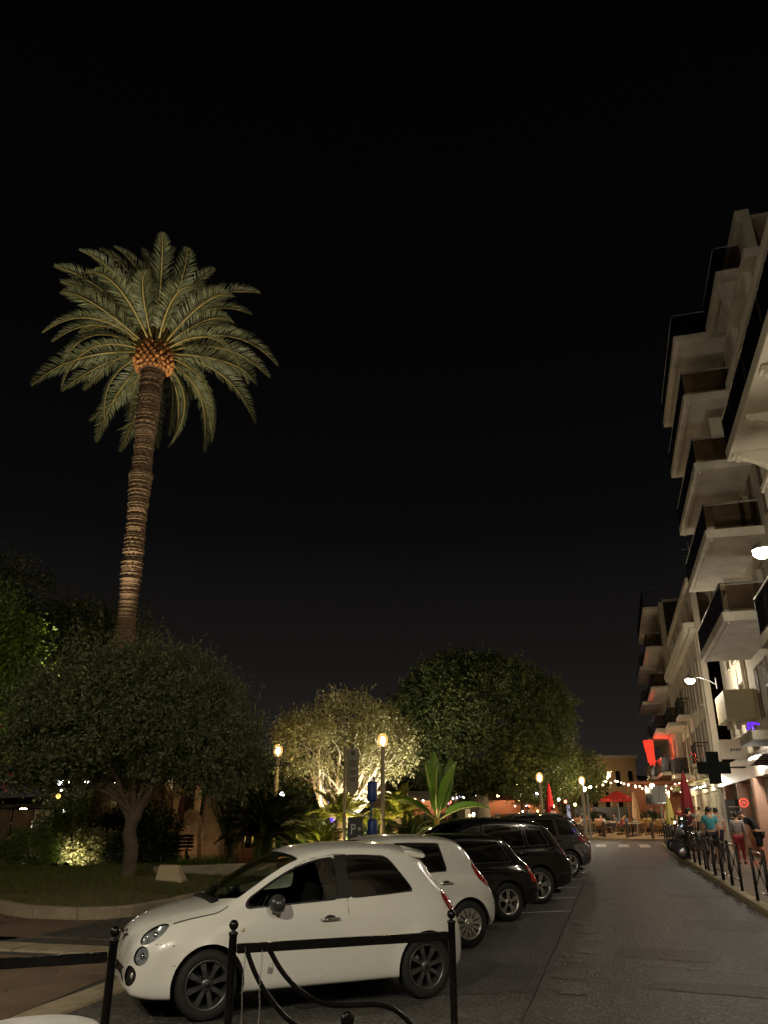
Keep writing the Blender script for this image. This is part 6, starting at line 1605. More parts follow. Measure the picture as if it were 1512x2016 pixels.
mb = MB(); mb.lathe([(1.05, 0), (1.05, .32), (.85, .34), (.85, .2), (.0005, .2)], 30, Matrix.Translation((0, 0, 0)))
o = mb.build('planter_ring', mat('brick planter', srgb(160, 104, 68), .8, var=.2, scale=6, bump=.3), None, (-6.0, 36.0, .11)); tag(o, 'low round brick planter on the red path', 'planter')
# stems in the planter
for k in range(5):
    mb = MB(); limb(mb, [(0, 0, 0), (.05 * (k - 2), .04, 1.2), (.12 * (k - 2), .06, 2.6)], .04, .02, 6, .02, k); o = mb.build('bamboo_stem', mat('bamboo', srgb(150, 130, 74), .5, var=.2, scale=6), None, (-6.0 + .3 * (k - 2), 35.9 + .1 * (k % 2), .3)); tag(o, 'thin upright stem growing in the round brick planter', 'stem', 'stems in the planter')
# poster stand
ps = empty('poster_stand', (-15.9, 36.4, .11), R(20), 'poster stand with three panels, one bright, beside the side path', 'poster stand'); ps.scale = (1.1, 1.1, 1.45)
M_poster = mat('pale poster', srgb(206, 200, 184), .5, scale=5, col2=srgb(168, 160, 140)); M_poster2 = mat('brown poster', srgb(140, 116, 92), .5, scale=4, col2=srgb(84, 72, 58))
for k in range(3):
    mb = MB(); mb.bev(-1.15 + k * .78, -.42 + k * .78, -.04, .04, .12, 1.35, .01); o = mb.build('panel', M_poster if k == 2 else M_poster2, ps)
    if k == 2:
        mb = MB(); mb.lathe([(.0005, 0), (.07, 0)], 14, Matrix.Translation((.62, -.046, 1.15)) @ Matrix.Rotation(R(90), 4, 'X')); mb.build('red_spot', mat('poster red', srgb(150, 50, 40), .6, var=.1), o)
        mb = MB(); mb.add([(.7, -.046, .55), (.86, -.046, .5), (.95, -.046, .8), (.85, -.046, 1.0), (.72, -.046, .95)], [(0, 1, 2, 3, 4)]); mb.build('print', mat('poster print', srgb(70, 84, 74), .6, var=.3, scale=12), o)
mb = MB(); mb.bev(-1.25, 1.25, -.12, .12, 1.37, 1.5, .02); mb.build('top', M_panel, ps)
for x in (-1.2, 1.2): mb = MB(); mb.box(x - .04, x + .04, -.05, .05, 0, 1.36); mb.build('leg', M_iron, ps)

# floodlights
def flood(name, x, y, z, aim, P, col, label, ang=70, S=40, r=.06):
    root = empty(name, (x, y, z), 0, label, 'floodlight')
    a = (Vector(aim) - Vector((x, y, z + .15))).normalized(); q = Vector((0, 0, 1)).rotation_difference(a).to_matrix().to_4x4()
    MX = Matrix.Translation((0, 0, .15)) @ q
    mb = MB(); mb.lathe([(.0005, -.1), (.07, -.1), (.10, .02), (.10, .05)], 14, MX); mb.build('housing', M_iron, root)
    mb = MB(); mb.lathe([(.0005, .03), (.09, .035)], 14, MX); mb.build('lens', emat('flood glow %.0f %.2f' % (S, col[2]), col, S), root)
    mb = MB(); mb.tube([(0, 0, 0), (0, 0, .12)], .02, 6); mb.build('stake', M_iron, root)
    lamp('flood_bulb', MX @ Vector((0, 0, .09)), P, col, root, r, ang, a, .6)
    return root
GOLD = (1.0, .78, .38)
flood('palm_floodlight', -9.9, 25.4, .25, (PX - .2, PY - .6, 22.6), 15000, (1.0, .88, .62), 'floodlight on the lawn aimed up at the palm crown', 34, 20)
flood('ground_floodlight', -10.15, 26.95, .15, (-9.9, 28.5, 1.0), 70, (1.0, .93, .66), 'bright ground floodlight at the foot of the lit shrub', 120, 60)
flood('olive_floodlight', -3.6, 36.6, .1, (-2.6, 38.8, 5.0), 2100, (1, .72, .38), 'amber floodlight under the floodlit olive', 120, 20)
flood('olive_floodlight', .9, 36.9, .1, (-.6, 39.0, 5.0), 2900, COOLW, 'white floodlight under the floodlit olive', 120, 20)
flood('olive_floodlight', -1.5, 34.9, .1, (-1.6, 39.0, 5.4), 1900, (1, .92, .72), 'warm floodlight before the floodlit olive', 110, 20)
flood('cycad_floodlight', -2.75, 29.1, .12, (-2.2, 30.6, 1.6), 320, GOLD, 'golden floodlight at the lime green cycad', 130, 20)
flood('cycad_floodlight', -1.25, 32.2, .12, (-1.6, 33.6, 3.0), 560, GOLD, 'golden floodlight at the cycad behind the info sign', 120, 20)
flood('cycad_floodlight', .55, 32.6, .12, (.55, 33.9, 3.0), 560, GOLD, 'golden floodlight at the cycad behind the lantern post', 120, 20)
flood('banana_floodlight', 1.75, 30.2, .12, (2.0, 31.4, 3.2), 200, (1, .9, .6), 'floodlight at the foot of the banana plant', 120, 20)
flood('stone_floodlight', -7.6, 32.5, .12, (-8.0, 34.6, 1.4), 28, (1, .78, .5), 'amber floodlight before the standing stones', 150, 15)
flood('path_floodlight', -4.6, 35.4, .12, (-5.6, 37.0, .2), 300, (1, .8, .5), 'small floodlight beside the red path', 150, 15)
flood('edge_floodlight', -12.5, 22.9, .15, (-12.9, 24.5, 5.0), 500, (1, .92, .55), 'floodlight at the foot of the bougainvillea', 80, 15)

# ================================================================== people
M_skin = mat('skin', srgb(190, 140, 108), .55, var=.06, scale=12)
M_hair = mat('dark hair', srgb(26, 20, 16), .6, var=.2, scale=40)
M_shoe = mat('dark shoe', srgb(30, 28, 26), .6, var=.2, scale=20)
PEND = []
def cloth(col, name): return mat('cloth ' + name, srgb(*col), .85, var=.14, scale=14, bump=.25, bscale=40)
def skin_tmp(verts, edges, radii, sub=2):
    me = bpy.data.meshes.new('tmp'); me.from_pydata(verts, edges, []); o = bpy.data.objects.new('tmp', me); COL.objects.link(o)
    md = o.modifiers.new('Skin', 'SKIN'); md.use_smooth_shade = True
    sk = me.skin_vertices[0].data
    for i, r in enumerate(radii): sk[i].radius = r if isinstance(r, tuple) else (r, r); sk[i].use_root = (i == 0)
    s = o.modifiers.new('Sub', 'SUBSURF'); s.levels = sub; s.render_levels = sub
    return o
def person(loc, rz, label, J, shirt, legs, hair=True, sleeve='short', legwear='long', group=None, scale=1.0, shoes=M_shoe, hairlong=False, floor=0.0):
    """J: joint dict in metres, facing +y. body is one skinned mesh; shirt, trousers and hair are its children."""
    root = empty('person', loc, rz, label, 'person', group); root.scale = (scale,) * 3
    V = []; E = []; Rr = []; ix = {}
    def add(n, r, par=None):
        ix[n] = len(V); V.append(J[n]); Rr.append(r)
        if par: E.append((ix[par], ix[n]))
    add('pelvis', (.125, .10)); add('belly', (.12, .095), 'pelvis'); add('chest', (.145, .10), 'belly'); add('neck', .052, 'chest'); add('jaw', (.062, .07), 'neck'); add('head', (.078, .092), 'jaw'); add('crown', (.06, .07), 'head')
    for s in 'LR':
        add('sho' + s, .066, 'chest'); add('elb' + s, .043, 'sho' + s); add('wri' + s, .029, 'elb' + s); add('pal' + s, (.036, .02), 'wri' + s)
        add('hip' + s, .088, 'pelvis'); add('kne' + s, .056, 'hip' + s); add('ank' + s, .037, 'kne' + s); add('toe' + s, (.04, .028), 'ank' + s)
    body = skin_tmp(V, E, Rr)
    # shirt
    sv = ['pelvis', 'belly', 'chest', 'shoL', 'shoR', 'elbL', 'elbR'] + (['wriL', 'wriR'] if sleeve == 'long' else [])
    SV = [Vector(J[n]) for n in sv]; SV[0] = SV[0] + Vector((0, 0, .0))
    se = [(0, 1), (1, 2), (2, 3), (2, 4), (3, 5), (4, 6)] + ([(5, 7), (6, 8)] if sleeve == 'long' else [])
    if sleeve == 'short':
        for a, b in ((3, 5), (4, 6)): SV[b] = SV[a].lerp(SV[b], .72)
    sr = [(.158, .128), (.148, .120), (.168, .122), .085, .085, .062, .062] + ([.045, .045] if sleeve == 'long' else [])
    sh = skin_tmp([tuple(p) for p in SV], se, sr)
    tv = [Vector(J['pelvis'])] ; te = []; tr_ = [(.145, .118)]
    for s in 'LR':
        k = len(tv); tv += [Vector(J['hip' + s]), Vector(J['kne' + s])]; te += [(0, k), (k, k + 1)]; tr_ += [.104, .074]
        if legwear == 'long': tv.append(Vector(J['kne' + s]).lerp(Vector(J['ank' + s]), .88)); te.append((k + 1, k + 2)); tr_.append(.058)
        else: tr_[-1] = .088
    tr = skin_tmp([tuple(p) for p in tv], te, tr_)
    PEND.append((root, body, sh, tr, J, shirt, legs, hair, hairlong, shoes))
    return root
def bake_people():
    bpy.context.view_layer.update(); dg = bpy.context.evaluated_depsgraph_get()
    for root, body, sh, tr, J, shirt, legs, hair, hairlong, shoes in PEND:
        res = []
        for o in (body, sh, tr):
            me = bpy.data.meshes.new_from_object(o.evaluated_get(dg)); res.append(me)
        me = res[0]
        # fingers, nose and ears grow out of the body mesh
        bm = bmesh.new(); bm.from_mesh(me); mb = MB()
        for s, sg in (('L', -1), ('R', 1)):
            p = Vector(J['pal' + s]); w = Vector(J['wri' + s]); d = (p - w).normalized(); side = d.cross(Vector((1, 0, 0))).normalized(); n = d.cross(side).normalized()
            for k, (off, ln) in enumerate(((-.026, .070), (-.009, .080), (.009, .076), (.026, .062))):
                b = p - d * .01 + side * off; mb.tube([b, b + d * ln * .5 + n * .004 * sg, b + d * ln * .85 - n * .012 * sg], [.0095, .0085, .006], 6)
            b = w.lerp(p, .45) + side * -.028; mb.tube([b, b + d * .03 - side * .018, b + d * .058 - side * .022], [.011, .010, .007], 6)
        h = Vector(J['head']); j = Vector(J['jaw']); upv = (h - j).normalized(); f = Vector((0, 1, 0)); f = (f - upv * f.dot(upv)).normalized(); sd = f.cross(upv)
        c = h - upv * .02
        mb.tube([c + f * .075 + upv * .02, c + f * .105 - upv * .015, c + f * .085 - upv * .03], [.008, .014, .010], 6)
        for q in (-1, 1): mb.tube([c + sd * q * .078 + upv * .02, c + sd * q * .09 - upv * .0, c + sd * q * .08 - upv * .03], [.008, .014, .007], 6)
        o2 = len(bm.verts); vs = [bm.verts.new(v) for v in mb.v]
        for q in mb.f:
            try: fc = bm.faces.new([vs[i] for i in q]); fc.smooth = True
            except ValueError: pass
        bm.to_mesh(me); bm.free()
        me.materials.clear(); me.materials.append(M_skin); bo = link('body', me, root)
        for m2, nm, mt in ((res[1], 'shirt', shirt), (res[2], 'trousers', legs)):
            m2.materials.clear(); m2.materials.append(mt); link(nm, m2, root)
        if hair:
            bm = bmesh.new(); bmesh.ops.create_uvsphere(bm, u_segments=18, v_segments=12, radius=1); MXh = Matrix.Translation(h + upv * .03 - f * .014)
            for v in list(bm.verts):
                d = v.co.copy(); v.co = Vector(MXh.translation) + sd * d.x * .088 + f * d.y * .104 + upv * d.z * .10
                fr = d.y - d.z * .6
                if fr > .25: v.co = v.co.lerp(Vector(MXh.translation), .25)
                if d.z < -.35 and d.y < .2: v.co -= upv * (.14 if hairlong else .01)
            mh = bpy.data.meshes.new('hair'); bm.to_mesh(mh); bm.free(); mh.materials.append(M_hair); mh.polygons.foreach_set('use_smooth', [True] * len(mh.polygons)); link('hair', mh, root)
        for s in 'LR':
            a = Vector(J['ank' + s]); tt = Vector(J['toe' + s]); mb = MB(); dd = (tt - a); dd.z = 0
            mb.tube([a - dd * .35 + Vector((0, 0, -.02)), a + Vector((0, 0, -.015)), tt + Vector((0, 0, .0)), tt + dd * .25], [.034, .05, .046, .022], 10); mb.build('shoe', shoes, root)
        for o in (body, sh, tr):
            m0 = o.data; bpy.data.objects.remove(o); bpy.data.meshes.remove(m0)
def stand(step=.16, bend=0.0, arm=.08):
    J = dict(pelvis=(0, 0, .96), belly=(0, .01 + bend * .12, 1.14), chest=(0, .02 + bend * .3, 1.34 - bend * .03), neck=(0, .03 + bend * .46, 1.48 - bend * .09), jaw=(0, .05 + bend * .56, 1.555 - bend * .14), head=(0, .06 + bend * .62, 1.625 - bend * .18), crown=(0, .05 + bend * .66, 1.68 - bend * .20))
    for s, g in (('L', -1), ('R', 1)):
        J['sho' + s] = (g * .185, .02 + bend * .33, 1.41 - bend * .06); J['elb' + s] = (g * .235, .0 + bend * .38 - g * arm * .4, 1.13 - bend * .02); J['wri' + s] = (g * .235, .07 + bend * .5 - g * arm, .90); J['pal' + s] = (g * .23, .09 + bend * .52 - g * arm * 1.1, .82)
        J['hip' + s] = (g * .09, 0, .90); J['kne' + s] = (g * .10, .03 + g * step * .5, .50); J['ank' + s] = (g * .10, -.02 + g * step, .09); J['toe' + s] = (g * .115, .11 + g * step, .035)
    return J
def sit(lean=.05, arms=.3, legs_out=.0):
    J = dict(pelvis=(0, 0, .50), belly=(0, .0, .68), chest=(0, lean, .88), neck=(0, lean * 1.4, 1.02), jaw=(0, lean * 1.5 + .02, 1.09), head=(0, lean * 1.5 + .03, 1.16), crown=(0, lean * 1.5 + .02, 1.215))
    for s, g in (('L', -1), ('R', 1)):
        J['sho' + s] = (g * .18, lean, .95); J['elb' + s] = (g * .22, lean + .12, .72); J['wri' + s] = (g * .17, lean + .16 + arms * .5, .76); J['pal' + s] = (g * .15, lean + .22 + arms * .55, .77)
        J['hip' + s] = (g * .10, .02, .49); J['kne' + s] = (g * .13, .42, .50); J['ank' + s] = (g * .13, .42 + legs_out, .09); J['toe' + s] = (g * .14, .55 + legs_out, .035)
    return J
SW = lambda s, n: W(s, n, ZG(s) + .128)
person(SW(29.3, 2.98), -AL + .05, 'person in a teal shirt and black shorts walking away along the pavement', stand(.14), cloth((66, 140, 146), 'teal'), cloth((22, 20, 22), 'black shorts'), legwear='short', shoes=mat('pale shoe', srgb(180, 176, 168), .6, var=.1))
person(SW(29.2, 3.78), -AL - .1, 'person in a striped grey top and red trousers walking on the pavement', stand(.10), None, cloth((140, 34, 44), 'red'), sleeve='long', scale=.90, hairlong=False) if False else None
M_stripe = bpy.data.materials.new('striped knit'); M_stripe.use_nodes = True
_n = M_stripe.node_tree.nodes; _l = M_stripe.node_tree.links; _w = _n.new('ShaderNodeTexWave'); _w.bands_direction = 'Z'; _w.inputs['Scale'].default_value = 5.5; _c = _n.new('ShaderNodeTexCoord'); _l.new(_c.outputs['Object'], _w.inputs['Vector']); _r = _n.new('ShaderNodeValToRGB'); _r.color_ramp.elements[0].color = (*srgb(92, 82, 80), 1); _r.color_ramp.elements[1].color = (*srgb(176, 166, 158), 1); _l.new(_w.outputs['Fac'], _r.inputs['Fac']); _l.new(_r.outputs['Color'], _n['Principled BSDF'].inputs['Base Color']); _n['Principled BSDF'].inputs['Roughness'].default_value = .9
person(SW(29.2, 3.78), -AL - .1, 'person in a striped grey top and red trousers walking on the pavement', stand(.10), M_stripe, cloth((140, 34, 44), 'red'), sleeve='long', scale=.90)
person(SW(29.3, 4.42), -AL + 1.1, 'person in black stooping towards the shop window', stand(.05, .75), cloth((18, 20, 18), 'black tee'), cloth((20, 20, 20), 'black bottoms'), legwear='short')
person(SW(32.4, 3.55), -AL + .2, 'person in a white shirt walking beyond the teal shirt', stand(.14), cloth((196, 186, 170), 'white shirt'), cloth((40, 40, 60), 'navy'), scale=.97)
person(SW(36.0, 3.6), -AL + math.pi, 'person in pale clothes facing the parked scooters', stand(.1), cloth((190, 170, 150), 'pale'), cloth((120, 110, 100), 'khaki'), hairlong=True, scale=.95)

# ================================================================== scooters behind the guard rails
def scooter(s, n, rz, label, col):
    root = empty('scooter', SW(s, n), rz, label, 'scooter', 'scooters parked on the pavement')
    m = mat('scooter paint %d' % int(col[0] * 1000), col, .25, var=.1, scale=5, coat=.6)
    for y in (-.62, .62):
        mb = MB(); MX = Matrix.Translation((0, y, .25)) @ Matrix.Rotation(R(90), 4, 'Y'); mb.lathe([(.14, -.045), (.22, -.055), (.25, -.02), (.25, .02), (.22, .055), (.14, .045)], 24, MX); w = mb.build('wheel', M_tyre, root)
        mb = MB(); mb.lathe([(.0005, -.03), (.14, -.035), (.145, .0), (.14, .035), (.0005, .03)], 16, MX); mb.build('rim', M_silver, w)
    mb = MB(); mb.prism([(-.75, .45), (-.62, .62), (-.15, .66), (.02, .40), (.30, .34), (.34, .27), (-.1, .25), (-.35, .35), (-.62, .52)], 'x', -.14, .14); mb.build('body', m, root)
    mb = MB(); mb.prism([(.32, .28), (.40, .30), (.52, .92), (.46, 1.0), (.40, .9)], 'x', -.19, .19); mb.build('leg_shield', m, root)
    mb = MB(); mb.bev(-.15, .15, -.70, -.05, .66, .78, .05); mb.build('seat', M_trim, root)
    mb = MB(); mb.tube([(0, .62, .25), (0, .45, 1.0), (0, .42, 1.05)], .03, 8); mb.tube([(-.34, .32, 1.06), (-.2, .42, 1.04), (.2, .42, 1.04), (.34, .32, 1.06)], .016, 8); mb.build('handlebar', M_iron, root)
    for x in (-.3, .3): mb = MB(); mb.tube([(x * .8, .42, 1.05), (x, .46, 1.22)], .008, 6); mb.sphere((x, .46, 1.25), .055, 12, 8, .7); mb.build('mirror', M_trim, root)
    mb = MB(); mb.sphere((0, .5, .88), .085, 14, 10); mb.build('headlamp', M_lens if False else M_bowl, root)
    mb = MB(); mb.prism([(.95, .62), (1.35, .58), (1.38, .60), (.97, .66)], 'x', -.16, .16) if False else mb.prism([(.42, 1.0), (.38, 1.38), (.40, 1.39), (.45, 1.01)], 'x', -.17, .17); mb.build('windscreen', glassmat('scooter screen', (.5, .5, .5)), root)
    return root
scooter(31.6, 2.75, -AL + 1.9, 'black scooter parked against the guard rail', (.012, .012, .012)); scooter(33.1, 2.8, -AL + 1.75, 'dark grey scooter behind the black one', (.03, .03, .032)); scooter(34.6, 2.8, -AL + 1.8, 'silver scooter beyond the grey one', (.25, .25, .25)); scooter(36.2, 2.75, -AL + 1.7, 'dark red scooter at the end of the row', (.12, .015, .015))
# ================================================================== cafe terrace beyond the junction
M_cloth = mat('white tablecloth', srgb(220, 208, 186), .8, var=.06, scale=5)
M_wick = mat('rattan', srgb(150, 104, 60), .7, var=.25, scale=18)
TZ = lambda s: ZG(s) + .11
proto_t = empty('terrace_table', (0, 0, 0), 0, 'x', 'table', 'terrace tables')
mb = MB(); mb.bev(-.36, .36, -.36, .36, .71, .75, .01); mb.build('table_top', M_cloth, proto_t)
mb = MB(); mb.tube([(0, 0, .05), (0, 0, .71)], .035, 8); mb.build('column', M_iron, proto_t); mb = MB(); mb.lathe([(.0005, .05), (.22, .02), (.24, 0)], 16); mb.build('base', M_iron, proto_t)
proto_c = empty('terrace_chair', (0, 0, 0), 0, 'x', 'chair', 'terrace chairs')
mb = MB(); mb.bev(-.21, .21, -.2, .22, .43, .47, .015); mb.build('seat', M_wick, proto_c)
for (x, y) in ((-.18, -.17), (.18, -.17), (-.18, .18), (.18, .18)): mb = MB(); mb.tube([(x, y, .44), (x * 1.08, y * 1.08, 0)], .014, 6); mb.build('leg', M_wick, proto_c)
mb = MB(); mb.tube([(-.2, -.19, .45), (-.21, -.25, .82), (-.12, -.27, .9), (.12, -.27, .9), (.21, -.25, .82), (.2, -.19, .45)], .015, 6); mb.bev(-.17, .17, -.275, -.255, .56, .86, .008); mb.build('backrest', M_wick, proto_c)
tables = [(52.9, -2.6), (53.4, -.9), (53.0, .9), (53.6, 2.6), (55.2, -3.6), (55.6, -1.7), (55.3, .1), (55.8, 1.9), (56.0, 3.7), (58.2, -2.5), (58.5, -.5), (58.3, 1.5), (58.6, 3.4), (53.2, -4.6), (55.9, -6.0), (58.0, -5.2)]
first = [True, True]
cols = [(196, 170, 150), (60, 56, 64), (190, 120, 100), (214, 204, 184), (90, 110, 130), (150, 60, 50), (214, 190, 120), (120, 130, 110)]
near = ['beside the middle bollard', 'before the red parasol', 'by the beige parasol', 'next to the yellow parasol', 'at the plaza edge', 'beside the lantern post', 'under the string bulbs', 'near the hedge trough']
r = random.Random(77)
for i, (s, n) in enumerate(tables):
    o = proto_t if first[0] else copy_tree(proto_t); first[0] = False
    o.location = W(s, n, TZ(s)); o.rotation_euler = (0, 0, r.uniform(0, 1)); o['label'] = 'small white topped cafe table on the terrace'
    for k, a in enumerate((0, math.pi) if i % 2 else (math.pi / 2, -math.pi / 2)):
        a2 = a + r.uniform(-.3, .3) - AL; p = W(s, n, TZ(s)) + Vector((math.sin(a2) * .62, -math.cos(a2) * .62, 0))
        c = proto_c if first[1] else copy_tree(proto_c); first[1] = False
        c.location = p; c.rotation_euler = (0, 0, a2); c['label'] = 'rattan cafe chair at a small terrace table'
        if (i * 2 + k) % 3 != 1 and i < 13:
            q = i * 2 + k
            person((p.x, p.y, p.z - .02), a2, 'person in %s seated at the terrace, %s' % (['a beige top', 'a dark top', 'a salmon top', 'a white top', 'a blue grey top', 'a red top', 'a yellow top', 'a green grey top'][q % 8], near[(q // 2) % 8]), sit(.04 + .03 * (q % 3), .3), cloth(cols[q % 8], 'seat%d' % (q % 8)), cloth((50, 48, 52), 'seated legs'), hairlong=q % 2 == 0, sleeve='long' if q % 3 == 0 else 'short', group='people seated on the terrace')
# far passers-by
for (s, n, a, c1, c2, lb) in ((50.6, -3.6, .4, (190, 150, 130), (60, 60, 70), 'person in a pink top strolling by the plaza kerb'), (57.0, 4.5, 2.0, (230, 224, 210), (30, 30, 34), 'waiter in a white shirt standing by the shop wall'), (60.3, -1.6, 3.0, (70, 70, 76), (40, 40, 44), 'person in grey standing behind the terrace tables'), (47.5, 4.4, .3, (210, 190, 160), (90, 80, 70), 'person in cream walking past the corniced house')):
    person(W(s, n, TZ(s)), a, lb, stand(.12), cloth(c1, lb[:14]), cloth(c2, lb[-12:]), scale=.97)
for (s, n, a, c1, c2, lb) in ((38.2, 3.0, .2, (90, 40, 44), (50, 50, 56), 'person in a maroon top walking behind the scooters'), (39.4, 4.1, 2.8, (180, 170, 160), (70, 80, 100), 'person in pale grey walking towards the shops'), (40.6, 3.3, .1, (60, 70, 60), (30, 30, 32), 'person in dark green under the awning'), (41.9, 4.3, 2.2, (200, 160, 120), (40, 40, 46), 'person in an ochre shirt beside the yellow awning'), (44.9, 3.7, .5, (220, 214, 200), (90, 90, 96), 'person in white beside the closed yellow parasol'), (48.6, 4.2, 3.3, (40, 44, 60), (30, 30, 36), 'person in navy under the cream awning')):
    person(W(s, n, ZG(s) + .128), a - AL, lb, stand(.13), cloth(c1, lb[:18]), cloth(c2, lb[-14:]), scale=.96, hairlong=len(lb) % 2 == 0)
for k, (s, n, a, c1, c2, lb) in enumerate(((51.4, 2.9, 1.2, (200, 170, 140), (60, 60, 66), 'person in a tan shirt standing by the bollard nearest the shops'), (52.2, -5.2, .4, (60, 60, 70), (30, 30, 34), 'person in charcoal standing left of the closed red parasol'), (54.4, 3.9, 2.4, (150, 60, 56), (40, 40, 44), 'person in brick red standing at the terrace shop wall'), (56.9, -4.6, 1.5, (214, 206, 190), (50, 50, 56), 'waiter in cream standing behind the terrace chairs'), (60.2, 2.4, 3.0, (90, 110, 130), (40, 40, 50), 'person in denim blue standing by the terracotta wall'))):
    person(W(s, n, TZ(s)), a, lb, stand(.1), cloth(c1, 'tq%d' % k), cloth(c2, 'tr%d' % k), scale=.97, hairlong=k % 2 == 0)
# people in the garden at the left
person((-13.5, 29.6, -.02), -1.25, 'person in black shorts sitting low at the edge of the side path', sit(.12, .35, -.05), cloth((24, 24, 28), 'black top left'), cloth((18, 18, 20), 'black shorts left'), legwear='short')
mb = MB(); mb.bev(-.6, .6, -.25, .25, 0, .40, .03); o = mb.build('low_stone_bench', M_conc, None, (-13.6, 29.55, .11), (0, 0, .35)); tag(o, 'low stone bench under the sitting person beside the side path', 'bench')
person((-14.2, 40.8, .1), .6, 'person in dark clothes standing behind the tall grassy shrub', stand(.05), cloth((22, 22, 24), 'dark a'), cloth((24, 24, 26), 'dark b'))
person((-13.4, 41.2, .1), -.4, 'person with dark hair standing beside the other behind the shrub', stand(.05), cloth((40, 36, 34), 'dark c'), cloth((24, 24, 26), 'dark d'), scale=.95, hairlong=True)

def parasol_open(s, n, h, rad, col, label):
    root = empty('parasol', W(s, n, TZ(s)), 0, label, 'parasol', 'parasols of the terrace')
    mb = MB(); mb.tube([(0, 0, 0), (0, 0, h)], .03, 8); mb.build('pole', M_steel, root)
    mb = MB(); mb.lathe([(.0005, h + .02), (rad * .5, h - .22), (rad, h - .52), (rad, h - .68), (rad - .01, h - .68), (rad - .01, h - .53), (rad * .5, h - .235), (.0005, h)], 8); mb.sm = [False] * len(mb.sm); mb.build('canopy', leafmat('parasol cloth %d' % int(col[1] * 1000), col, tuple(c * .9 for c in col), .8, .35), root)
    for k in range(8): a = 2 * math.pi * k / 8; mb = MB(); mb.tube([(0, 0, h - .03), (rad * .95 * math.cos(a), rad * .95 * math.sin(a), h - .54)], .01, 5); mb.build('rib', M_steel, root)
    mb = MB(); mb.lathe([(.0005, .06), (.25, .05), (.28, 0)], 16); mb.build('base', M_iron, root)
    return root
def parasol_closed(s, n, h, col, label, rr=.2, nm=None, z=None):
    root = empty('parasol', W(s, n, TZ(s) if z is None else z), 0, label, 'parasol', 'parasols of the terrace')
    mb = MB(); mb.tube([(0, 0, 0), (0, 0, h)], .028, 8); mb.build('pole', M_steel, root)
    pr = [(rr * .75, h * .36), (rr * 1.0, h * .42), (rr * .92, h * .6), (rr * .6, h * .8), (rr * .28, h * .95), (.015, h * 1.0)]
    mb = MB(); mb.lathe(pr, 24); mb.v = [(p[0] * (1 + .22 * math.cos(8 * math.atan2(p[1], p[0]))), p[1] * (1 + .22 * math.cos(8 * math.atan2(p[1], p[0]))), p[2]) for p in mb.v]; mb.build('canopy', mat('closed parasol %s' % (nm or label[:8]), col, .8, var=.12, scale=6), root)
    mb = MB(); mb.lathe([(.0005, .06), (.22, .05), (.25, 0)], 16); mb.build('base', M_iron, root)
    return root
parasol_open(56.8, .25, 2.65, 1.15, (.45, .03, .02), 'open red parasol glowing over the terrace')
parasol_open(62.5, -5.5, 2.7, 1.4, (.42, .03, .02), 'open red parasol at the back of the terrace beside the trees')
parasol_closed(54.6, 1.25, 2.6, srgb(190, 150, 108), 'closed beige parasol on the terrace', nm='beige')
parasol_closed(47.6, 2.85, 2.45, srgb(214, 196, 110), 'closed yellow parasol at the pavement corner', nm='yellow', z=ZG(47.6))
parasol_closed(43.0, 3.45, 3.35, srgb(120, 20, 26), 'tall closed dark red parasol beside the corniced house', .26, 'dark red', ZG(43) + .13)
parasol_closed(52.6, -3.9, 3.0, srgb(200, 30, 28), 'tall closed bright red parasol behind the parked cars', .2, 'bright red', ZG(52.6) + .3)
# small lamps glowing on and above the terrace
def bulb(x, y, z, col, S, rad, label, cat='lamp', group='bulbs over the terrace', P=None, drop=.3):
    root = empty('hanging_bulb', (x, y, z), 0, label, cat, group)
    mb = MB(); mb.sphere((0, 0, 0), rad, 10, 8); mb.build('globe', emat('bulb %.1f %.2f %.2f' % (S, col[1], col[2]), col, S), root)
    mb = MB(); mb.tube([(0, 0, rad * .9), (0, 0, rad + .06)], rad * .35, 6); mb.build('socket', M_iron, root)
    return root
r = random.Random(3)
def string(p0, p1, n, col, S, rad, label, sag=.5):
    p0, p1 = Vector(p0), Vector(p1)
    mb = MB(); pts = []
    for i in range(25): t = i / 24; q = p0.lerp(p1, t); q.z -= sag * 4 * t * (1 - t); pts.append(q)
    mb.tube(pts, .008, 4); root = mb.build('string_light', M_iron, None); tag(root, label, 'string light', 'string lights')
    for i in range(n):
        t = (i + .5 + r.uniform(-.3, .3)) / n; q = p0.lerp(p1, t); q.z -= sag * 4 * t * (1 - t) + rad
        mb = MB(); mb.sphere(q, rad, 8, 6); mb.build('bulb', emat('string bulb %.1f %.2f' % (S, col[1]), col, S), root)
string(W(55.0, -.4, 4.2), W(56.0, 4.8, 4.0), 13, (1, .80, .52), 7, .055, 'string of white bulbs above the red parasol')
string(W(57.0, .2, 4.1), W(54.6, 4.8, 3.8), 13, (1, .80, .52), 7, .055, 'second string of white bulbs crossing the first')
string(W(51.5, 3.2, 3.3), W(57.5, 3.4, 3.5), 11, (1, .80, .52), 7, .05, 'string of bulbs along the shop terrace')
string(W(60.0, -6.0, 4.2), W(60.0, .5, 4.2), 14, (1, .72, .42), 9, .06, 'string of warm bulbs at the back of the terrace')
string((-3, 52, 3.2), (7.5, 57, 3.4), 16, (1, .9, .75), 9, .06, 'string of white bulbs behind the round tree')
lamp_spots = [(54.5, -1.8, 2.6), (56.5, 2.5, 2.8), (59.0, -3.5, 2.8)]
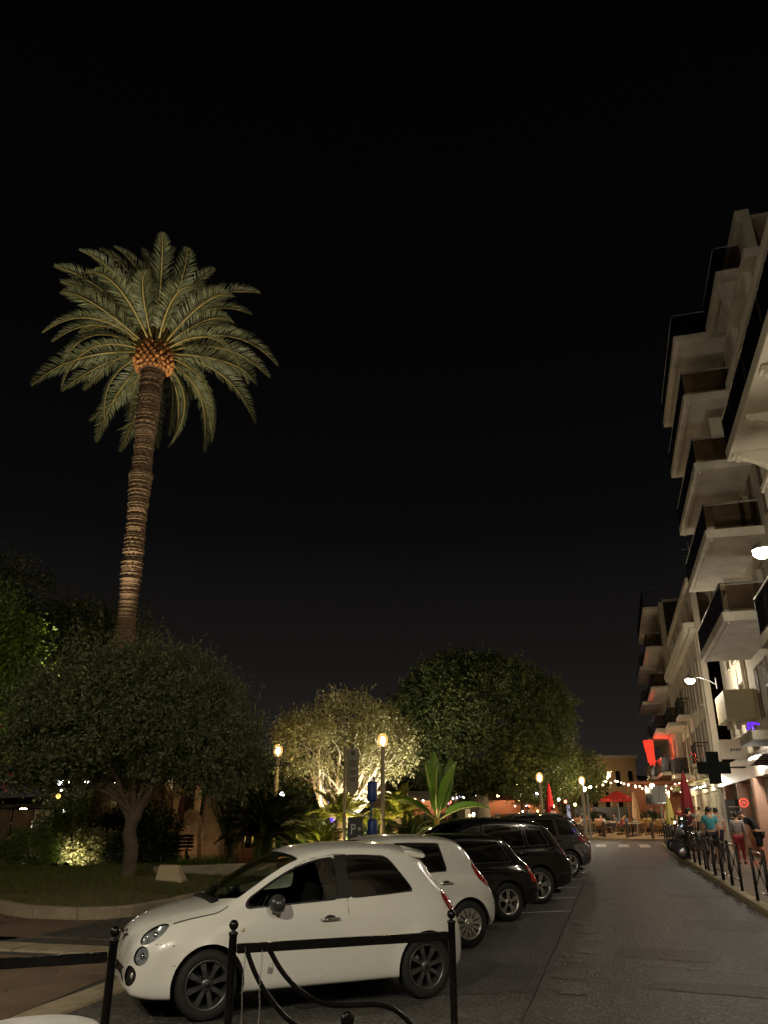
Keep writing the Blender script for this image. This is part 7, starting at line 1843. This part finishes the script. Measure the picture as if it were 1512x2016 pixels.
for i, (s, n, z) in enumerate(lamp_spots):
    t = empty('terrace_lamp', W(s, n, TZ(s)), 0, 'slim terrace lamp with warm globe, %s' % ['before the red parasol', 'under the white bulbs', 'at the back by the trees'][i], 'lamp', 'terrace lamps')
    mb = MB(); mb.tube([(0, 0, 0), (0, 0, z)], .025, 6); mb.build('pole', M_iron, t)
    mb = MB(); mb.sphere((0, 0, z + .14), .14, 12, 8); mb.build('globe', emat('terrace globe', (1, .74, .42), 200), t)
# red lanterns and coloured signs
for i, (s, n, z, c, S, lb) in enumerate(((62.0, -5.6, 2.2, (1, .06, .03), 5, 'red glowing lantern under the far red parasol'), (62.4, -4.6, 2.0, (1, .1, .04), 5, 'red glowing lantern by the plaza trees'), (63.0, -8.4, 2.6, (1, .35, .08), 5, 'orange glowing lantern among the plaza trees'), (63.5, -11.5, 2.4, (.55, .65, 1), 4, 'bluish glowing globe behind the closed red parasol'), (64, -13.5, 2.7, (1, .75, .2), 5, 'yellow glowing globe behind the round tree'), (64, -12.6, 2.0, (1, .25, .35), 3, 'pink glowing globe low behind the parked cars'), (61, -9.2, 3.2, (1, .8, .5), 6, 'warm glowing globe in the plaza trees'), (66, -16.5, 2.6, (.9, .92, 1), 5, 'white glowing globe behind the banana plant'), (66, -18.5, 2.3, (.9, .92, 1), 5, 'white glowing globe beside the hedge behind the lantern post'))):
    p = W(s, n, TZ(s) + z); bulb(p.x, p.y, p.z, c, S, .16, lb, group='coloured lanterns')
for i, (x, y, z, c, S, rad, lb) in enumerate(((-15.3, 38.5, 3.3, (1, .92, .95), 45, .16, 'white park globe seen through the olive branches'), (-14.4, 39.5, 3.35, (1, .92, .9), 45, .16, 'second white park globe behind the olive'), (-13.1, 40, 3.4, (1, .9, .85), 45, .15, 'third white park globe behind the olive'), (-16.3, 41, 2.7, (1, .6, .12), 5, .12, 'amber park globe behind the olive'), (-17.5, 40, 2.1, (1, .85, .6), 45, .16, 'warm park globe above the poster stand'), (-12.6, 42, 2.2, (1, .85, .55), 45, .2, 'warm park globe by the pointed boulder'), (-21.5, 41, 2.2, (1, .9, .7), 6, .12, 'small park globe far beside the side path'), (-2.9, 44, 2.5, (.25, .12, 1), 3, .12, 'violet globe behind the floodlit olive'), (-2.7, 43, 1.6, (.25, .12, 1), 3, .12, 'low violet globe behind the cycads'), (-5.6, 45, 2.9, (1, .95, .9), 9, .12, 'white globe behind the large dark cycad'), (-5.7, 44, 1.9, (1, .95, .9), 9, .12, 'low white globe behind the large dark cycad'))):
    bulb(x, y, z, c, S, rad, lb, group='park globes')
# terrace pavilion and hedge troughs behind the tables
pv = Bld('terrace_pavilion', 61.2, -3.0, 'terracotta terrace pavilion with dark window at the end of the street', 'pavilion', None)
M_terra = mat('terracotta wall', srgb(150, 96, 66), .8, var=.15, scale=3)
pv.box('wall', 61.2, 61.4, 1.2, 4.6, .5, 3.9, M_terra); pv.box('window', 61.1, 61.19, 2.2, 3.6, 2.6, 3.7, M_pane); pv.box('roof', 60.6, 62.4, .9, 4.69, 3.903, 4.1, M_terra)
pv.box('dark_hoarding', 61.2, 61.3, -2.8, 1.19, .6, 2.4, M_panel); pv.box('post', 61.05, 61.18, .9, 1.05, .5, 3.9, M_wick)
for i, (n0, n1) in enumerate(((-2.6, -.4), (1.3, 3.2))):
    root = empty('hedge_trough', W(59.9, (n0 + n1) / 2, TZ(59.9)), -AL, 'clipped hedge in a dark trough %s' % ['before the dark hoarding', 'before the terracotta wall'][i], 'planter', 'hedge troughs')
    mb = MB(); mb.bev(n0 - (n0 + n1) / 2, (n1 - n0) / 2, -.25, .25, 0, .5, .02); mb.build('trough', M_panel, root)
    link('hedge', crown('hedge', (0, 0, .85), ((n1 - n0) / 2, .3, .42), 500, 8, (.09, .035), L_dark, 500 + i, shell=.3, twig=.2), root)
# awning over the corner shop, lit from inside
def awning(s0, s1, n0, n1, z, drop, col, label, nm):
    root = empty('awning', W(s0, n1, 0), -AL, label, 'awning'); mb = MB(); L = s1 - s0; d = n0 - n1
    mb.add([(0, 0, z), (0, L, z), (d, L, z - drop), (d, 0, z - drop), (d, L, z - drop - .22), (d, 0, z - drop - .22)], [(0, 1, 2, 3), (3, 2, 4, 5)]); me = mb.mesh('canopy', leafmat('awning ' + nm, col, tuple(c * .9 for c in col), .8, .4)); o = link('canopy', me, root); md = o.modifiers.new('Solid', 'SOLIDIFY'); md.thickness = .015
    for y in (.1, L - .1): mb = MB(); mb.tube([(0, y, z - .5), (d, y, z - drop - .03)], .02, 6); mb.build('arm', M_iron, root)
    return root
awning(43.6, 46.8, 3.3, 4.99, 3.65, .45, srgb(206, 200, 120), 'pale yellow awning lit from below on the corniced house', 'yellow')
awning(47.4, 51.4, 3.4, 4.99, 3.7, .4, srgb(196, 186, 160), 'cream awning further along the corniced house', 'cream')
awning(52.4, 59.5, 3.0, 4.99, 3.9, .5, srgb(190, 120, 80), 'terracotta awning at the far end of the corniced house', 'terracotta')
tube_light('awning_light', 44.0, 46.4, 4.5, 3.2, 'bright tube light under the pale yellow awning', (1, .93, .7), 30, 45)
tube_light('awning_light', 48.0, 50.8, 4.5, 3.25, 'warm tube light under the cream awning', (1, .8, .5), 20, 40)
tube_light('awning_light', 53.5, 58.5, 4.4, 3.3, 'warm tube light under the terracotta awning', (1, .75, .42), 20, 60)
# green wall beside the pink pillars, menu board, no-entry style red sign in shop
t = empty('menu_board', W(35.2, 4.75, 0), -AL, 'dark menu board under the pharmacy cross', 'board')
mb = MB(); mb.bev(-.5, .5, 0, .08, 1.2, 2.4, .01); mb.build('board', M_panel, t)
for k in range(4): mb = MB(); mb.box(-.38, .2 + .05 * k, -.012, -.002, 1.5 + k * .2, 1.54 + k * .2); mb.build('menu_line', M_fascia, t)
neon('red_ring_sign', [[(.13 * math.cos(a * math.pi / 8), 1.95 + .13 * math.sin(a * math.pi / 8)) for a in range(17)], [(-.06, 1.92), (0, 1.99), (.06, 1.92)]], 30.6, 4.3, .25, 'red ring neon sign in the pink pillared shop', (1, .08, .05), 1.8, .02, None, 8)
neon('red_strip_sign', [[(-.05, 1.6), (-.05, 2.2)], [(.08, 1.6), (.08, 2.2)]], 27.6, 5.3, .2, 'pair of red neon strips in the pillared shop window', (1, .06, .06), 2.0, .02, None, 5)
# street sign seen from behind
t = empty('street_sign', W(45.6, 2.35, ZG(45.6)), -AL, 'grey back of a street sign on a pole at the junction', 'sign')
mb = MB(); mb.tube([(0, 0, 0), (0, 0, 2.9)], .03, 8); mb.build('pole', M_pole, t); mb = MB(); mb.bev(-.34, .34, .04, .07, 2.05, 2.85, .02); mb.build('sign_panel', M_pole, t)
# curved arm street lamp further away
t = empty('arm_lamp', W(66, -5.6, TZ(66)), R(-10), 'tall curved arm street lamp above the plaza trees', 'street light')
mb = MB(); mb.tube([(0, 0, 0), (0, 0, 5.4), (-.1, 0, 6.0), (-.6, 0, 6.35), (-1.4, 0, 6.4)], .05, 8); mb.build('post', M_post, t)
mb = MB(); mb.sphere((-1.6, 0, 6.28), .17, 12, 8, .7); mb.build('lamp_globe', emat('arm lamp glow', (1, .66, .22), 40), t)
# cars parked across the park at the far left
c = copy_tree(clio); c.location = (-20.2, 41.3, .1); c.rotation_euler = (0, 0, R(6)); c['label'] = 'white hatchback parked across the park behind the poster stand'; c['group'] = 'cars parked across the park'
c = copy_tree(golf); c.location = (-15.4, 42.3, .1); c.rotation_euler = (0, 0, R(4)); c['label'] = 'black hatchback parked across the park behind the tall shrub'; c['group'] = 'cars parked across the park'
bake_people()

# ================================================================== far background
M_hill = mat('night hillside', srgb(52, 48, 42), .95, var=.3, scale=.02)
def ridge(name, y, pts, m, th=120):
    P = curve_pts(pts, 60); V = []; F = []
    for i, (x, z) in enumerate(P): V += [(x, y, -2), (x, y + 10, z * .75), (x, y + 40, z), (x, y + th, -2)]
    for i in range(59):
        for k in range(3): F.append((i * 4 + k, i * 4 + k + 1, i * 4 + 5 + k, i * 4 + 4 + k)[::-1])
    o = link(name, np_mesh(name, V, np.array(F), m, True)); o['kind'] = 'structure'; return o
ridge('hill', 300, [(-400, 4), (-200, 8), (-60, 12), (20, 15), (75, 21), (105, 18), (140, 14), (220, 9), (400, 4)], M_hill)
def far_house(x, y, w, d, h, label, m, rows, colsn, arches=False, lit=0, zb=0):
    root = empty('far_house', (x, y, zb), R(-8), label, 'house', 'houses beyond the plaza')
    mb = MB(); mb.box(-w / 2, w / 2, 0, d, 0, h); mb.build('wall', m, root)
    mb = MB(); mb.box(-w / 2 - .3, w / 2 + .3, -.3, d, h + .003, h + .4); mb.build('roof', M_stC, root)
    for a in range(rows):
        for b in range(colsn):
            x0 = -w / 2 + w * (b + .3) / colsn; ww = w * .38 / colsn; z0 = h - 1.0 - (a + 1) * 3.0; mb = MB()
            mb.box(x0, x0 + ww, -.06, .1, z0, z0 + 1.9)
            if arches: mb.lathe([(.0005, 0), (ww / 2, 0)], 12, Matrix.Translation((x0 + ww / 2, -.055, z0 + 1.9)) @ Matrix.Rotation(R(90), 4, 'X'), a0=0, a1=math.pi)
            mb.build('window', M_litwin if (a * 7 + b * 3) % 11 < lit else M_pane, root)
    return root
far_house(33, 121, 9.0, 8, 9.9, 'cream house with a row of arched windows beyond the plaza', mat('far cream wall', srgb(180, 150, 112), .9, var=.1, scale=.5), 2, 5, True)
far_house(41.5, 124, 6.5, 8, 6.8, 'low grey house beside the arched window house', M_stC, 1, 4)
far_house(24.5, 130, 7, 8, 9.0, 'shadowed house behind the plaza lanterns', M_stC, 2, 4, lit=3)
far_house(14, 128, 12, 8, 8.0, 'long shadowed house behind the round tree', M_stC, 2, 6, lit=4)
far_house(-2, 120, 14, 8, 8.2, 'wide house in the dark behind the floodlit olive', M_stD, 2, 7, lit=2)
far_house(-30, 110, 18, 8, 9.0, 'wide house in the dark behind the standing stones', M_stD, 2, 8, lit=3)
far_house(-62, 100, 22, 8, 10, 'wide house in the dark behind the parked cars across the park', M_stD, 2, 9, lit=3)
t = empty('glowing_tower', (43, 190, 0), 0, 'slim white tower with self-glowing wall on the hillside', 'tower')
mb = MB(); mb.lathe([(.9, 0), (.8, 16), (1.1, 16.2), (1.1, 17), (.7, 19), (.1, 21)], 14); mb.build('shaft', emat('glowing tower wall', (.75, .7, .9), .5), t)  # shaft glows by itself, floodlighting put into the wall material
for i, (x, y, z) in enumerate(((70, 300, 22), (74, 300, 20.4), (126, 300, 15), (58, 298, 15))):
    o_ = bulb(x, y - 8, z, (1, .85, .6), 2.5, .5, 'tiny light of a house on the dark hillside', group='hillside lights')

# street lamps added in front of the far houses to brighten them
for i, (x, y) in enumerate(((31.5, 116), (20, 122), (6, 112), (-12, 104), (-40, 98))):
    t = empty('added_far_lamp', (x, y, 0), 0, 'added far street lamp brightening the %s' % ['arched window house', 'shadowed house', 'long house by the round tree', 'wide house behind the floodlit olive', 'wide house behind the standing stones'][i], 'street light', 'added far street lamps')
    mb = MB(); mb.tube([(0, 0, 0), (0, 0, 6.2)], .07, 6); mb.build('post', M_iron, t)
    mb = MB(); mb.sphere((0, 0, 6.45), .28, 10, 8); mb.build('lamp_globe', emat('far lamp glow', (1, .72, .40), 110), t)

# small glowing globes of the fair stalls under and behind the round tree
r = random.Random(41)
pal = [((1, .82, .5), 'warm'), ((1, .93, .8), 'white'), ((1, .12, .06), 'red'), ((.6, .68, 1), 'bluish'), ((1, .6, .2), 'orange'), ((1, .75, .25), 'yellow')]
spots = ['under the round tree', 'behind the banana plant', 'behind the black cars', 'beside the slim background tree', 'by the fair stalls', 'behind the closed red parasol']
for k in range(34):
    x = r.uniform(1.5, 13.5); y = r.uniform(53, 66); z = gz(x, y) + r.uniform(1.0, 3.1); (c_, nm_) = pal[r.randrange(6)]
    bulb(x, y, z, c_, r.uniform(6, 22), r.uniform(.05, .11), 'small %s globe light %s' % (nm_, spots[k % 6]), group='fair globe lights')
for k in range(12):
    x = r.uniform(-21, -10.5); y = r.uniform(40, 47); z = r.uniform(1.4, 3.6); (c_, nm_) = pal[r.choice((0, 1, 1, 4))]
    bulb(x, y, z, c_, r.uniform(6, 18), r.uniform(.05, .10), 'small %s globe light behind the olive tree' % nm_, group='park globe lights')
# fair stalls with lit counters
def stall(x, y, rz, col, label):
    root = empty('fair_stall', (x, y, gz(x, y)), rz, label, 'stall', 'fair stalls')
    mb = MB(); mb.bev(-1.4, 1.4, -.9, -.8, 0, 1.0, .01); mb.build('counter', M_wick, root)
    mb = MB(); mb.box(-1.4, 1.4, .8, .88, 0, 2.4); mb.build('back_wall', M_terra, root)
    for sx in (-1.36, 1.36): 
        for sy in (-.84, .76): mb = MB(); mb.box(sx - .04, sx + .04, sy - .04, sy + .04, 0, 2.45); mb.build('post', M_wick, root)
    mb = MB(); mb.prism([(-1.2, 2.25), (0, 2.85), (1.1, 2.45), (1.1, 2.40), (0, 2.80), (-1.2, 2.2)], 'x', -1.55, 1.55); mb.build('awning', mat('stall awning %d' % int(col[0] * 100), col, .8, var=.1, scale=4), root)
    mb = MB(); mb.tube([(-1.1, 0, 2.3), (1.1, 0, 2.3)], .04, 8); mb.build('strip_light', emat('stall strip', (1, .8, .5), 40), root)
    for q in range(7): mb = MB(); mb.bev(-1.2 + q * .36, -.95 + q * .36, -.88, -.82 + .0, 1.003, 1.12 + .1 * (q % 3), .01); mb.build('goods', mat('stall goods %d' % (q % 3), [(.5, .12, .08), (.55, .45, .2), (.2, .3, .45)][q % 3], .6, var=.2, scale=10), root)
    return root
stall(3.2, 58.5, .1, srgb(190, 180, 160), 'pale awning fair stall behind the banana plant'); stall(8.6, 60.5, -.1, srgb(150, 70, 50), 'red awning fair stall behind the round tree trunk'); stall(12.2, 64, -.2, srgb(180, 150, 90), 'yellow awning fair stall behind the lantern post'); stall(-12.5, 46.5, .1, srgb(180, 170, 150), 'pale awning stall behind the olive tree')
